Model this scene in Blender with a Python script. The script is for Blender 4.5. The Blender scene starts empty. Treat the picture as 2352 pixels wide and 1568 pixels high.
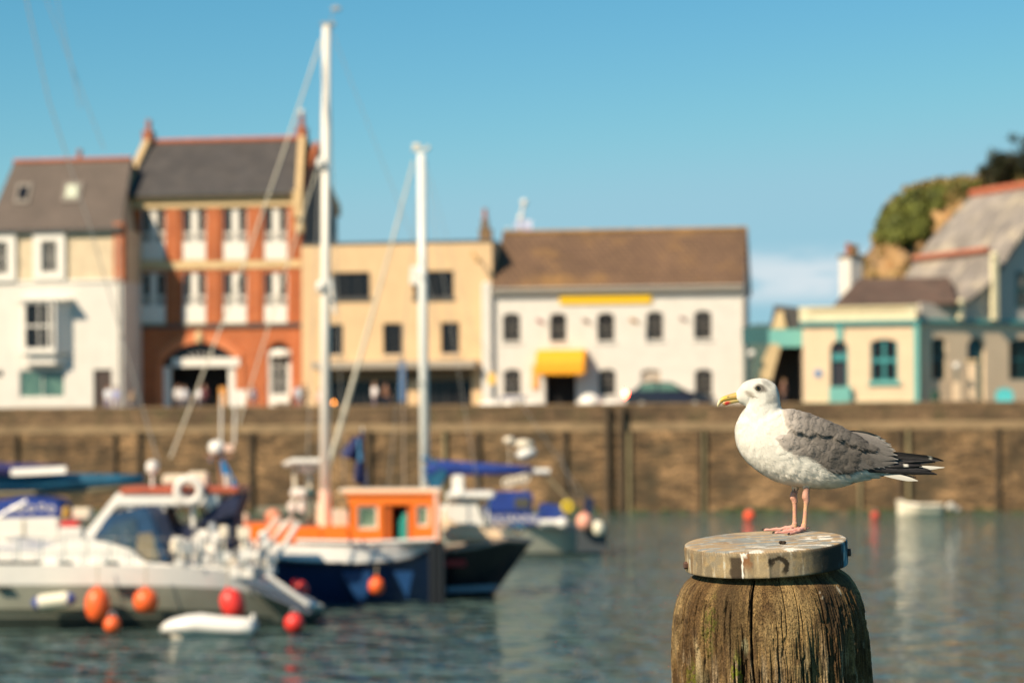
import bpy, math, random
import numpy as np
from mathutils import Vector, Matrix
random.seed(7); rng = np.random.default_rng(11)
R = math.radians
S = bpy.context.scene
COL = S.collection

# ---------------------------------------------------------------- camera
FPX, HROW, HCAM, ROLL = 5553.0, 1010.0, 4.05, 0.0048      # lens in picture units, eye level row, eye height, roll
cam = bpy.data.cameras.new('camera'); camo = bpy.data.objects.new('camera', cam); COL.objects.link(camo)
cam.lens = 85; cam.sensor_width = 36; cam.sensor_fit = 'HORIZONTAL'
cam.shift_y = (HROW - 784) / 2352
cam.clip_start = 0.1; cam.clip_end = 5000
cam.dof.use_dof = True; cam.dof.focus_distance = 6.26; cam.dof.aperture_fstop = 3.3; cam.dof.aperture_blades = 0
camo.location = (0, 0, HCAM); camo.rotation_euler = (R(90), ROLL, 0)
S.camera = camo

# ---------------------------------------------------------------- sky and sun
SUN_AZ, SUN_EL = (-0.735, -0.678), R(39)                     # horizontal direction towards the sun, elevation
W = bpy.data.worlds.new('World'); S.world = W; W.use_nodes = True
nt = W.node_tree; nt.nodes.clear()
N = nt.nodes.new; L = nt.links.new
out = N('ShaderNodeOutputWorld'); bg = N('ShaderNodeBackground'); sky = N('ShaderNodeTexSky')
sky.sky_type = 'NISHITA'; sky.sun_disc = False; sky.sun_elevation = SUN_EL
sky.sun_rotation = math.atan2(SUN_AZ[0], SUN_AZ[1])
sky.air_density = 1.2; sky.dust_density = 0.1; sky.ozone_density = 5.0; sky.altitude = 0
# deeper, cleaner blue overhead than the plain model gives: a response curve on each channel
sp_ = N('ShaderNodeSeparateColor'); cb_ = N('ShaderNodeCombineColor'); L(sky.outputs[0], sp_.inputs[0])
for ch, (gm_, k_, cap_) in enumerate(((1.8, .285, 3.7), (1.15, .916, 6.6), (1.1, .975, 8.0))):
    pw = N('ShaderNodeMath'); pw.operation = 'POWER'; pw.inputs[1].default_value = gm_; L(sp_.outputs[ch], pw.inputs[0])
    ml = N('ShaderNodeMath'); ml.operation = 'MULTIPLY'; ml.inputs[1].default_value = k_; L(pw.outputs[0], ml.inputs[0])
    mn = N('ShaderNodeMath'); mn.operation = 'SMOOTH_MIN'; mn.inputs[1].default_value = cap_; mn.inputs[2].default_value = .8; L(ml.outputs[0], mn.inputs[0]); L(mn.outputs[0], cb_.inputs[ch])
# low far cloud bank on the horizon, to the right of the white inn
tc = N('ShaderNodeTexCoord'); mp = N('ShaderNodeMapping'); mp.inputs['Scale'].default_value = (1, 1, 3.2)
L(tc.outputs['Generated'], mp.inputs[0])
nz = N('ShaderNodeTexNoise'); nz.inputs['Scale'].default_value = 16; nz.inputs['Detail'].default_value = 6; nz.inputs['Roughness'].default_value = .6
L(mp.outputs[0], nz.inputs[0])
sx = N('ShaderNodeSeparateXYZ'); L(tc.outputs['Generated'], sx.inputs[0])
def mr(a, b, c, d, src, smooth=True):
    m = N('ShaderNodeMapRange'); m.interpolation_type = 'SMOOTHSTEP' if smooth else 'LINEAR'
    for i, v in enumerate((a, b, c, d)): m.inputs[i + 1].default_value = v
    L(src, m.inputs[0]); return m.outputs[0]
def mul(a, b):
    m = N('ShaderNodeMath'); m.operation = 'MULTIPLY'; L(a, m.inputs[0]); L(b, m.inputs[1]); return m.outputs[0]
c1 = mr(.40, .58, 0, 1, nz.outputs[0]); c2 = mr(.052, .062, 0, 1, sx.outputs[2]); c3 = mr(.068, .082, 1, 0, sx.outputs[2])
c4 = mr(.06, .10, 0, 1, sx.outputs[0])
cl = mul(mul(c1, c2), mul(c3, c4))
k = N('ShaderNodeMath'); k.operation = 'MULTIPLY'; k.inputs[1].default_value = .85; L(cl, k.inputs[0])
cm = N('ShaderNodeMix'); cm.data_type = 'RGBA'; cm.inputs[7].default_value = (8.4, 9.2, 9.6, 1)
L(k.outputs[0], cm.inputs[0]); L(cb_.outputs[0], cm.inputs[6]); L(cm.outputs[2], bg.inputs[0])
bg.inputs[1].default_value = 0.060
L(bg.outputs[0], out.inputs[0])
sun = bpy.data.lights.new('sun', 'SUN'); suno = bpy.data.objects.new('sun', sun); COL.objects.link(suno)
sun.energy = 5.0; sun.angle = R(.53); sun.color = (1.0, .83, .60)
sd = Vector((SUN_AZ[0] * math.cos(SUN_EL), SUN_AZ[1] * math.cos(SUN_EL), math.sin(SUN_EL)))
suno.rotation_euler = sd.to_track_quat('Z', 'Y').to_euler(); suno.location = (-30, -30, 40)
S.view_settings.view_transform = 'Standard'; S.view_settings.look = 'None'; S.view_settings.gamma = 1
S.view_settings.use_curve_mapping = False; S.view_settings.exposure = 0.56
S.cycles.max_bounces = 6; S.cycles.caustics_reflective = False; S.cycles.caustics_refractive = False

# ---------------------------------------------------------------- picture units -> metres
CR, SR = math.cos(ROLL), math.sin(ROLL)
def slope(dx, dy):
    a, b = dx - 1176, HROW - dy
    return (a * CR + b * SR) / FPX, (-a * SR + b * CR) / FPX
def DQ(dx): return 136.0 / (1 + (dx - 1176) * 2.94e-5)            # distance of the quay face
def P(dx, dy, D):
    s = slope(dx, dy); return Vector((D * s[0], D, HCAM + D * s[1]))

# ---------------------------------------------------------------- materials
MC = {}
def mat(name, col, rough=.7, metal=0., var=.0, vscale=3., stretch=(1, 1, 1), bump=0., bscale=20., spec=.5, col2=None, trans=0., emit=0., clear=0.):
    if name in MC: return MC[name]
    m = bpy.data.materials.new(name); m.use_nodes = True; t = m.node_tree; b = t.nodes['Principled BSDF']
    b.inputs['Base Color'].default_value = (*col, 1); b.inputs['Roughness'].default_value = rough
    b.inputs['Metallic'].default_value = metal; b.inputs['Specular IOR Level'].default_value = spec
    if trans: b.inputs['Transmission Weight'].default_value = trans
    if clear: b.inputs['Coat Weight'].default_value = clear
    if emit: b.inputs['Emission Color'].default_value = (*col, 1); b.inputs['Emission Strength'].default_value = emit
    if var or bump:
        tcn = t.nodes.new('ShaderNodeTexCoord'); mpn = t.nodes.new('ShaderNodeMapping'); mpn.inputs['Scale'].default_value = stretch
        t.links.new(tcn.outputs['Object'], mpn.inputs[0])
    if var:
        n = t.nodes.new('ShaderNodeTexNoise'); n.inputs['Scale'].default_value = vscale; n.inputs['Detail'].default_value = 5; n.inputs['Roughness'].default_value = .62
        t.links.new(mpn.outputs[0], n.inputs[0])
        r = t.nodes.new('ShaderNodeMapRange'); r.inputs[1].default_value = .3; r.inputs[2].default_value = .7
        t.links.new(n.outputs[0], r.inputs[0])
        x = t.nodes.new('ShaderNodeMix'); x.data_type = 'RGBA'
        lo = tuple(max(0, c * (1 - var)) for c in col) if col2 is None else col2
        hi = tuple(min(1, c * (1 + var * .6)) for c in col) if col2 is None else col
        x.inputs[6].default_value = (*lo, 1); x.inputs[7].default_value = (*hi, 1)
        t.links.new(r.outputs[0], x.inputs[0]); t.links.new(x.outputs[2], b.inputs['Base Color'])
    if bump:
        n = t.nodes.new('ShaderNodeTexNoise'); n.inputs['Scale'].default_value = bscale; n.inputs['Detail'].default_value = 4
        t.links.new(mpn.outputs[0], n.inputs[0])
        bp = t.nodes.new('ShaderNodeBump'); bp.inputs['Strength'].default_value = bump; bp.inputs['Distance'].default_value = .02
        t.links.new(n.outputs[0], bp.inputs['Height']); t.links.new(bp.outputs[0], b.inputs['Normal'])
    MC[name] = m; return m

def brickmat(name, c1, c2, mortar, bw, bh, ms, rough=.85, axis='xz', var=.3, vscale=.6, stain=None, rough_courses=0):
    m = bpy.data.materials.new(name); m.use_nodes = True; t = m.node_tree; b = t.nodes['Principled BSDF']
    n = t.nodes.new; l = t.links.new
    tcn = n('ShaderNodeTexCoord'); sp = n('ShaderNodeSeparateXYZ'); l(tcn.outputs['Object'], sp.inputs[0])
    cb = n('ShaderNodeCombineXYZ'); l(sp.outputs[0], cb.inputs[0])
    l(sp.outputs[2 if axis == 'xz' else 1], cb.inputs[1])
    if rough_courses:
        wn_ = n('ShaderNodeTexNoise'); wn_.inputs['Scale'].default_value = 1.1; wn_.inputs['Detail'].default_value = 4; l(tcn.outputs['Object'], wn_.inputs[0]); wv = n('ShaderNodeVectorMath'); wv.operation = 'MULTIPLY_ADD'; wv.inputs[1].default_value = (rough_courses,) * 3; l(wn_.outputs[1], wv.inputs[0]); l(cb.outputs[0], wv.inputs[2]); cb = wv
    br = n('ShaderNodeTexBrick'); br.inputs['Scale'].default_value = 1; br.inputs['Brick Width'].default_value = bw; br.inputs['Row Height'].default_value = bh
    br.inputs['Mortar Size'].default_value = ms; br.inputs['Color1'].default_value = (*c1, 1); br.inputs['Color2'].default_value = (*c2, 1); br.inputs['Mortar'].default_value = (*mortar, 1)
    l(cb.outputs[0], br.inputs[0])
    nz = n('ShaderNodeTexNoise'); nz.inputs['Scale'].default_value = vscale; nz.inputs['Detail'].default_value = 7; nz.inputs['Roughness'].default_value = .65
    l(tcn.outputs['Object'], nz.inputs[0])
    r = n('ShaderNodeMapRange'); r.inputs[1].default_value = .3; r.inputs[2].default_value = .7; r.inputs[3].default_value = 1 - var; r.inputs[4].default_value = 1 + var
    l(nz.outputs[0], r.inputs[0])
    x = n('ShaderNodeMix'); x.data_type = 'RGBA'; x.blend_type = 'MULTIPLY'; x.inputs[0].default_value = 1
    l(br.outputs[0], x.inputs[6]); l(r.outputs[0], x.inputs[7])
    last = x.outputs[2]
    if stain:
        col, sc, lo, hi = stain
        n2 = n('ShaderNodeTexNoise'); n2.inputs['Scale'].default_value = sc; n2.inputs['Detail'].default_value = 6; n2.inputs['Roughness'].default_value = .7
        l(tcn.outputs['Object'], n2.inputs[0])
        r2 = n('ShaderNodeMapRange'); r2.inputs[1].default_value = lo; r2.inputs[2].default_value = hi; l(n2.outputs[0], r2.inputs[0])
        x2 = n('ShaderNodeMix'); x2.data_type = 'RGBA'; x2.inputs[7].default_value = (*col, 1)
        l(r2.outputs[0], x2.inputs[0]); l(last, x2.inputs[6]); last = x2.outputs[2]
    l(last, b.inputs['Base Color']); b.inputs['Roughness'].default_value = rough
    bp = n('ShaderNodeBump'); bp.inputs['Strength'].default_value = .6; bp.inputs['Distance'].default_value = .03
    l(br.outputs['Fac'], bp.inputs['Height']); bp.invert = True
    l(bp.outputs[0], b.inputs['Normal'])
    MC[name] = m; return m

# ---------------------------------------------------------------- mesh builder
class MB:
    def __init__(s): s.v, s.f = [], []
    def add(s, vs, fs):
        o = len(s.v); s.v += [tuple(p) for p in vs]; s.f += [tuple(o + i for i in f) for f in fs]; return s
    def box(s, x0, x1, y0, y1, z0, z1):
        x0, x1 = min(x0, x1), max(x0, x1); y0, y1 = min(y0, y1), max(y0, y1); z0, z1 = min(z0, z1), max(z0, z1)
        return s.add([(x0, y0, z0), (x1, y0, z0), (x1, y1, z0), (x0, y1, z0), (x0, y0, z1), (x1, y0, z1), (x1, y1, z1), (x0, y1, z1)],
                     [(0, 3, 2, 1), (4, 5, 6, 7), (0, 1, 5, 4), (1, 2, 6, 5), (2, 3, 7, 6), (3, 0, 4, 7)])
    def prism(s, poly, y0, y1, axis='y'):          # polygon in xz extruded along y (or in yz along x)
        n = len(poly)
        if axis == 'y': a = [(p[0], y0, p[1]) for p in poly]; b = [(p[0], y1, p[1]) for p in poly]
        elif axis == 'x': a = [(y0, p[0], p[1]) for p in poly]; b = [(y1, p[0], p[1]) for p in poly]
        else: a = [(p[0], p[1], y0) for p in poly]; b = [(p[0], p[1], y1) for p in poly]
        return s.add(a + b, [tuple(range(n)), tuple(range(2 * n - 1, n - 1, -1))] + [(i, i + n, (i + 1) % n + n, (i + 1) % n) for i in range(n)])
    def tube(s, pts, r, n=8, cap=True):
        pts = [Vector(p) for p in pts]; rs = r if isinstance(r, (list, tuple)) else [r] * len(pts)
        rings = []; up = None
        for i, p in enumerate(pts):
            d = (pts[min(i + 1, len(pts) - 1)] - pts[max(i - 1, 0)]).normalized()
            if up is None: up = Vector((0, 0, 1)) if abs(d.z) < .9 else Vector((1, 0, 0))
            a = d.cross(up).normalized(); up = a.cross(d).normalized()
            rings.append([p + (a * math.cos(2 * math.pi * j / n) + up * math.sin(2 * math.pi * j / n)) * rs[i] for j in range(n)])
        vs = [v for g in rings for v in g]; fs = []
        for i in range(len(pts) - 1):
            for j in range(n): fs.append((i * n + j, (i + 1) * n + j, (i + 1) * n + (j + 1) % n, i * n + (j + 1) % n))
        if cap: fs += [tuple(range(n)), tuple(range(len(vs) - 1, len(vs) - 1 - n, -1))]
        return s.add(vs, fs)
    def lathe(s, prof, c=(0, 0, 0), n=16, M=None):   # profile of (r, z)
        vs = []
        for r, z in prof:
            for j in range(n):
                v = Vector((r * math.cos(2 * math.pi * j / n), r * math.sin(2 * math.pi * j / n), z))
                if M: v = M @ v
                vs.append(v + Vector(c))
        fs = [(i * n + j, i * n + (j + 1) % n, (i + 1) * n + (j + 1) % n, (i + 1) * n + j) for i in range(len(prof) - 1) for j in range(n)]
        fs += [tuple(range(n - 1, -1, -1)), tuple((len(prof) - 1) * n + j for j in range(n))]
        return s.add(vs, fs)
    def ball(s, c, r, n=14, sc=(1, 1, 1), M=None):
        k = n // 2 + 1; prof = [(max(1e-4, math.sin(math.pi * i / k)), -math.cos(math.pi * i / k)) for i in range(k + 1)]
        D = Matrix.Diagonal((r * sc[0], r * sc[1], r * sc[2]))
        return s.lathe(prof, c, n, (M @ D) if M else D)
    def torus(s, c, R1, r, n=20, m=8, M=None):
        vs = []
        for i in range(n):
            a = 2 * math.pi * i / n
            for j in range(m):
                b = 2 * math.pi * j / m
                v = Vector(((R1 + r * math.cos(b)) * math.cos(a), r * math.sin(b), (R1 + r * math.cos(b)) * math.sin(a)))
                vs.append((M @ v if M else v) + Vector(c))
        return s.add(vs, [(i * m + j, i * m + (j + 1) % m, ((i + 1) % n) * m + (j + 1) % m, ((i + 1) % n) * m + j) for i in range(n) for j in range(m)])
    def quad(s, a, b, c, d, th=None):
        if th is None: return s.add([a, b, c, d], [(0, 1, 2, 3)])
        a, b, c, d = map(Vector, (a, b, c, d)); n = (b - a).cross(d - a).normalized() * th
        return s.add([a, b, c, d, a - n, b - n, c - n, d - n], [(0, 1, 2, 3), (7, 6, 5, 4), (0, 4, 5, 1), (1, 5, 6, 2), (2, 6, 7, 3), (3, 7, 4, 0)])
    def build(s, name, m, parent=None, smooth=False, bevel=0):
        me = bpy.data.meshes.new(name); me.from_pydata(s.v, [], s.f); me.validate(); me.update()
        for x in (m if isinstance(m, (list, tuple)) else [m]): me.materials.append(x)
        import bmesh as _b
        bm = _b.new(); bm.from_mesh(me); _b.ops.recalc_face_normals(bm, faces=bm.faces)
        if bevel: _b.ops.bevel(bm, geom=[e for e in bm.edges if len(e.link_faces) == 2 and e.calc_face_angle(0) > .5], offset=bevel, segments=2, affect='EDGES')
        bm.to_mesh(me); bm.free()
        if smooth: me.polygons.foreach_set('use_smooth', [True] * len(me.polygons))
        o = bpy.data.objects.new(name, me); COL.objects.link(o)
        if parent: o.parent = parent
        return o

def tag(o, label=None, cat=None, group=None, kind=None):
    if label: o['label'] = label
    if cat: o['category'] = cat
    if group: o['group'] = group
    if kind: o['kind'] = kind
    return o
def thing(name, label, cat, loc=(0, 0, 0), rz=0, group=None):
    o = bpy.data.objects.new(name, None); COL.objects.link(o); o.location = loc; o.rotation_euler = (0, 0, rz); o.empty_display_size = .3
    return tag(o, label, cat, group)

class Frame:
    """local frame of a thing: x along it, y away from the camera, z up; L() turns a picture point on a local depth y into local metres"""
    def __init__(s, loc, yaw=0.):
        s.o = Vector(loc); s.yaw = yaw
        s.ux = Vector((math.cos(yaw), math.sin(yaw), 0)); s.uy = Vector((-math.sin(yaw), math.cos(yaw), 0))
    def L(s, dx, dy, y=0.):
        a, b = slope(dx, dy); d = Vector((a, 1, b)); C = Vector((0, 0, HCAM))
        t = ((s.o - C).dot(s.uy) + y) / d.dot(s.uy); p = C + d * t - s.o
        return p.dot(s.ux), p.z
    def R(s, x0, x1, y0, y1, y=0.):                 # rectangle given in the picture -> local x0,x1,z0,z1
        xm, ym = (x0 + x1) / 2, (y0 + y1) / 2
        a = s.L(x0, ym, y)[0]; b = s.L(x1, ym, y)[0]; c = s.L(xm, y1, y)[1]; d = s.L(xm, y0, y)[1]
        return a, b, c, d

# facade wall with real openings: openings are (x0,x1,z0,z1,rise) with rise>0 for an arched head
def wall(mb, x0, x1, z0, z1, ops, y=0., reveal=.18):
    xs = sorted({x0, x1, *[o[0] for o in ops], *[o[1] for o in ops]}); zs = sorted({z0, z1, *[o[2] for o in ops], *[o[3] for o in ops]})
    for i in range(len(xs) - 1):
        for j in range(len(zs) - 1):
            cx, cz = (xs[i] + xs[i + 1]) / 2, (zs[j] + zs[j + 1]) / 2
            if any(o[0] < cx < o[1] and o[2] < cz < o[3] for o in ops): continue
            mb.quad((xs[i], y, zs[j]), (xs[i + 1], y, zs[j]), (xs[i + 1], y, zs[j + 1]), (xs[i], y, zs[j + 1]))
    for o in ops:
        a, b, c, d = o[:4]; rise = o[4] if len(o) > 4 else 0; y1 = y + reveal
        mb.quad((a, y, c), (a, y1, c), (a, y1, d), (a, y, d)); mb.quad((b, y, c), (b, y, d), (b, y1, d), (b, y1, c))
        mb.quad((a, y, c), (b, y, c), (b, y1, c), (a, y1, c))
        if rise > 0:
            n = 14; w = (b - a) / 2; cx = (a + b) / 2; Rr = (w * w + rise * rise) / (2 * rise); cz = d - Rr
            pts = [(a + (b - a) * i / n) for i in range(n + 1)]; zz = [cz + math.sqrt(max(0, Rr * Rr - (p - cx) ** 2)) for p in pts]
            for i in range(n):
                mb.quad((pts[i], y, zz[i]), (pts[i + 1], y, zz[i + 1]), (pts[i + 1], y, d), (pts[i], y, d))
                mb.quad((pts[i], y, zz[i]), (pts[i], y1, zz[i]), (pts[i + 1], y1, zz[i + 1]), (pts[i + 1], y, zz[i + 1]))
        else: mb.quad((a, y, d), (a, y1, d), (b, y1, d), (b, y, d))
def shell(mb, x0, x1, z0, z1, depth, y=0.):        # the other three walls of a building
    mb.quad((x0, y, z0), (x0, y, z1), (x0, depth, z1), (x0, depth, z0)); mb.quad((x1, y, z0), (x1, depth, z0), (x1, depth, z1), (x1, y, z1))
    mb.quad((x0, depth, z0), (x0, depth, z1), (x1, depth, z1), (x1, depth, z0))
def window(par, r, nx=2, nz=2, fm=None, gm=None, y=.10, fw=.07, bar=.04, name='window'):
    a, b, c, d = r[:4]; m = MB()
    m.box(a, a + fw, y, y + .07, c, d).box(b - fw, b, y, y + .07, c, d).box(a + fw, b - fw, y, y + .07, c, c + fw).box(a + fw, b - fw, y, y + .07, d - fw, d)
    for i in range(1, nx): xx = a + (b - a) * i / nx; m.box(xx - bar / 2, xx + bar / 2, y + .005, y + .06, c + fw, d - fw)
    for j in range(1, nz): zz = c + (d - c) * j / nz; bb = bar * (1.5 if 2 * j == nz else 1); m.box(a + fw, b - fw, y + .01, y + .065, zz - bb / 2, zz + bb / 2)
    w = m.build(name, fm, par)
    MB().quad((a, y + .05, c), (b, y + .05, c), (b, y + .05, d), (a, y + .05, d), .012).build('pane', gm, w)
    return w
# ================================================================ materials of the place
white_r = mat('white_render', (.68, .64, .585), .8, var=.08, vscale=1.2)
white_p = mat('white_paint', (.78, .735, .67), .5, var=.04, vscale=3)
cream_r = mat('cream_render', (.68, .47, .27), .85, var=.10, vscale=.8)
cream_s = mat('cream_stone', (.66, .48, .26), .85, var=.12, vscale=2)
pale_w = mat('pale_buff_render', (.74, .56, .38), .85, var=.08, vscale=1.0)
buff_r = mat('aged_stone_render', (.64, .52, .36), .9, var=.18, vscale=1.4)
brick = brickmat('orange_red_brick', (.52, .13, .035), (.44, .10, .028), (.40, .22, .12), .44, .15, .012, var=.18)
slate = brickmat('dark_slate', (.055, .05, .05), (.075, .065, .06), (.03, .03, .03), .5, .25, .01, .7, 'xy', .25, .7)
slate_b = brickmat('brown_grey_slate', (.105, .082, .068), (.12, .092, .075), (.07, .055, .05), .5, .25, .01, .8, 'xy', .15, .7)
slate_g = brickmat('weathered_grey_slate', (.30, .26, .22), (.20, .175, .16), (.12, .11, .10), .6, .35, .012, .8, 'xy', .45, .5, ((.44, .37, .27), .35, .52, .66))
tile_b = brickmat('brown_pantile', (.20, .115, .062), (.15, .085, .05), (.07, .04, .025), .42, .30, .05, .85, 'xy', .22, .35, ((.36, .19, .05), .16, .49, .75))
ridge_r = mat('red_ridge_tile', (.42, .12, .06), .8, var=.2)
lead = mat('lead_flashing', (.07, .07, .07), .6)
glass = mat('dark_window_glass', (.012, .013, .016), .15, spec=.3)
glassg = mat('grey_window_glass', (.030, .031, .031), .2, spec=.3)
glasst = mat('shop_glass', (.02, .07, .07), .08, spec=.7, var=.6, vscale=1.5, col2=(.16, .28, .22))
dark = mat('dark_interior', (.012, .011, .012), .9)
teal = mat('teal_paint', (.05, .27, .28), .5, var=.1)
teal_d = mat('dark_teal_paint', (.015, .09, .10), .5, var=.15)
teal_l = mat('pale_teal_paint', (.16, .42, .38), .5, var=.1)
yellow = mat('yellow_sign_paint', (.85, .52, .006), .5, var=.03)
yell_c = mat('yellow_canvas', (.86, .37, .012), .75, var=.06)
pipe_m = mat('grey_pipe', (.45, .42, .37), .6)
stone_c = mat('sandstone_coping', (.60, .42, .22), .85, var=.25, vscale=2)
terra = mat('terracotta', (.36, .12, .06), .8, var=.25)
oldstone = mat('weathered_chimney_stone', (.20, .13, .07), .9, var=.45, vscale=2)
metal = mat('galvanised_metal', (.45, .46, .46), .45, .6)
navy = mat('navy_paint', (.012, .03, .10), .35, clear=.3)

# ================================================================ the setting
# quay line: left end 140.8 m away, right end 131.3 m away
QA, QB = P(0, 1010, 140.8), P(2352, 1010, 131.3)
qd = (QB - QA); qd.z = 0; qyaw = math.atan2(qd.y, qd.x); QL = qd.length
QF = Frame((QA.x, QA.y, 0), qyaw)
QZ, ROADZ = 6.05, 5.62
def qz(row): return QF.L(1176, row)[1]

def ground_poly(name, mb, m): return tag(mb.build(name, m), kind='structure')
# water
wm = bpy.data.materials.new('harbour_water'); wm.use_nodes = True
t = wm.node_tree; b = t.nodes['Principled BSDF']; n = t.nodes.new; l = t.links.new
b.inputs['Base Color'].default_value = (.058, .098, .090, 1); b.inputs['Roughness'].default_value = .04; b.inputs['IOR'].default_value = 1.33
tcn = n('ShaderNodeTexCoord')
def noise_h(scale, sc, det, w):
    mp_ = n('ShaderNodeMapping'); mp_.inputs['Scale'].default_value = sc; l(tcn.outputs['Object'], mp_.inputs[0])
    z = n('ShaderNodeTexNoise'); z.inputs['Scale'].default_value = scale; z.inputs['Detail'].default_value = det; z.inputs['Roughness'].default_value = .55
    l(mp_.outputs[0], z.inputs[0]); q = n('ShaderNodeMath'); q.operation = 'MULTIPLY'; q.inputs[1].default_value = w; l(z.outputs[0], q.inputs[0]); return q.outputs[0]
a1 = noise_h(1.15, (1, .8, 1), 1.2, .95); a2 = noise_h(3.6, (1, .8, 1), 2, .06); a3 = noise_h(.22, (1, .7, 1), 2, .9)
s1 = n('ShaderNodeMath'); l(a1, s1.inputs[0]); l(a2, s1.inputs[1]); s2 = n('ShaderNodeMath'); l(s1.outputs[0], s2.inputs[0]); l(a3, s2.inputs[1])
bp = n('ShaderNodeBump'); bp.inputs['Strength'].default_value = 1.0; bp.inputs['Distance'].default_value = 1.0
l(s2.outputs[0], bp.inputs['Height']); l(bp.outputs[0], b.inputs['Normal'])
wq = QF.o + QF.uy * .3
def qpt(u, v): return QF.o + QF.ux * u + QF.uy * v
c0, c1_ = qpt(-500, .25), qpt(600, .25)
m_ = MB(); nx_, ny_ = 24, 24
for i in range(nx_ + 1):
    for j in range(ny_ + 1):
        far = c0.lerp(c1_, i / nx_); near = Vector((-500 + 1000 * i / nx_, -60, 0)); p = near.lerp(far, j / ny_); m_.v.append((p.x, p.y, 0))
m_.f = [(i * (ny_ + 1) + j, (i + 1) * (ny_ + 1) + j, (i + 1) * (ny_ + 1) + j + 1, i * (ny_ + 1) + j + 1) for i in range(nx_) for j in range(ny_)]
ground_poly('water', m_, wm)
# harbour bed, and the land behind the quay out to the horizon
ground_poly('seabed', MB().quad((-500, -60, -3), (500, -60, -3), (500, 160, -3), (-500, 190, -3)), mat('mud', (.09, .07, .045), .9, var=.3))
asph = mat('road_asphalt', (.07, .065, .06), .9, var=.2, vscale=1.5)
land = mat('land', (.10, .11, .05), .9, var=.3, vscale=.05)
a, b_, c, d = qpt(-480, .6), qpt(560, .6), qpt(560, 14), qpt(-480, 14)
ground_poly('road', MB().quad(*[(p.x, p.y, ROADZ) for p in (a, b_, c, d)]), asph)
a, b_, c, d = qpt(-480, 10.5), qpt(560, 10.5), qpt(560, 14.2), qpt(-480, 14.2)
ground_poly('pavement', MB().quad(*[(p.x, p.y, ROADZ + .12) for p in (a, b_, c, d)], th=.12), mat('paving', (.28, .25, .21), .9, var=.2))
a, b_, c, d = qpt(-2400, .7), qpt(2500, .7), qpt(2500, 2600), qpt(-2400, 2600)
ground_poly('land', MB().quad(*[(p.x, p.y, ROADZ - .06) for p in (a, b_, c, d)]), land)
# distant headland and the sea beyond, seen through the gap
def ridge(name, x0, x1, D, rows, m, depth=120, seed=0):
    rr = np.random.default_rng(seed); nn = 60; mb = MB()
    for i in range(nn + 1):
        dx = x0 + (x1 - x0) * i / nn; row = np.interp(dx, [r[0] for r in rows], [r[1] for r in rows]) + rr.normal() * .5
        top = P(dx, row, D); k_ = 10
        for j in range(k_ + 1):
            s_ = j / k_; hz = (top.z - 3) * math.sin(s_ * math.pi) ** .6
            mb.v.append((top.x * (1 + (s_ - .5) * depth / D), D + (s_ - .5) * depth, 3 + hz + rr.normal() * .15))
    mb.f = [(i * 11 + j, (i + 1) * 11 + j, (i + 1) * 11 + j + 1, i * 11 + j + 1) for i in range(nn) for j in range(10)]
    return tag(mb.build(name, m, smooth=True), kind='structure')
ridge('hills', 600, 2600, 900, [(600, 880), (1500, 800), (1710, 745), (1800, 742), (1900, 770), (2600, 800)], mat('far_hill', (.07, .11, .09), .9, var=.3, vscale=.02))

# ---------------------------------------------------------------- quay wall
qstone = brickmat('quay_stone', (.27, .16, .075), (.14, .085, .04), (.07, .045, .024), 1.1, .34, .04, .9, 'xz', .85, .42, ((.05, .038, .02), .35, .46, .66), rough_courses=1.1)
qpar = brickmat('quay_parapet_stone', (.17, .105, .055), (.11, .07, .037), (.07, .045, .025), .7, .28, .03, .9, 'xz', .75, .5, ((.07, .06, .025), .6, .50, .68), rough_courses=.8)
qledge = mat('pale_quay_ledge', (.29, .20, .11), .9, var=.5, vscale=.5, stretch=(1, 1, 3))
Q0, Q1 = -60, QL + 60
qw = thing('quay_wall', 'long brown stone quay wall behind the moored boats, stained dark in patches', 'harbour wall', (QF.o.x, QF.o.y, 0), qyaw)
zl = qz(972); zl2 = qz(990)
m = MB(); nu, nv = 260, 22
for i in range(nu + 1):
    for j in range(nv + 1):
        u = Q0 + (Q1 - Q0) * i / nu; z = -3 + (zl2 + 3) * j / nv
        m.v.append((u, -.10 + .10 * (z + 3) / 8 + random.uniform(-.04, .04), z))
m.f = [(i * (nv + 1) + j, (i + 1) * (nv + 1) + j, (i + 1) * (nv + 1) + j + 1, i * (nv + 1) + j + 1) for i in range(nu) for j in range(nv)]
m.quad((Q0, .05, zl2), (Q1, .05, zl2), (Q1, .65, zl2), (Q0, .65, zl2))
m.build('wall_face', qstone, qw)
weed = mat('green_weed', (.05, .07, .018), .8, var=.5, vscale=1.5)
m = MB()
for i in range(240):
    u = Q0 + (Q1 - Q0) * (i + random.random()) / 240; w_ = random.uniform(.3, .7); h_ = random.uniform(.05, .28)
    m.prism([(u - w_, -.2), (u + w_, -.2), (u + w_ * .7, h_ * .8), (u, h_), (u - w_ * .6, h_ * .7)], -.22, -.1)
o = m.build('weed_band', weed, qw); o['kind'] = 'stuff'
MB().box(Q0, Q1, -.03, .64, zl2, zl).build('ledge', qledge, qw)
MB().box(Q0, Q1, .02, .62, zl, QZ - .12).build('parapet', qpar, qw)
m = MB(); u = Q0
while u < Q1:
    w_ = random.uniform(1.1, 1.9); m.box(u, u + w_ - .03, -.02, .70, QZ - .12, QZ + random.uniform(-.02, .02)); u += w_
m.build('coping', mat('coping_stone', (.24, .155, .085), .9, var=.3, vscale=1), qw)
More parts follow.
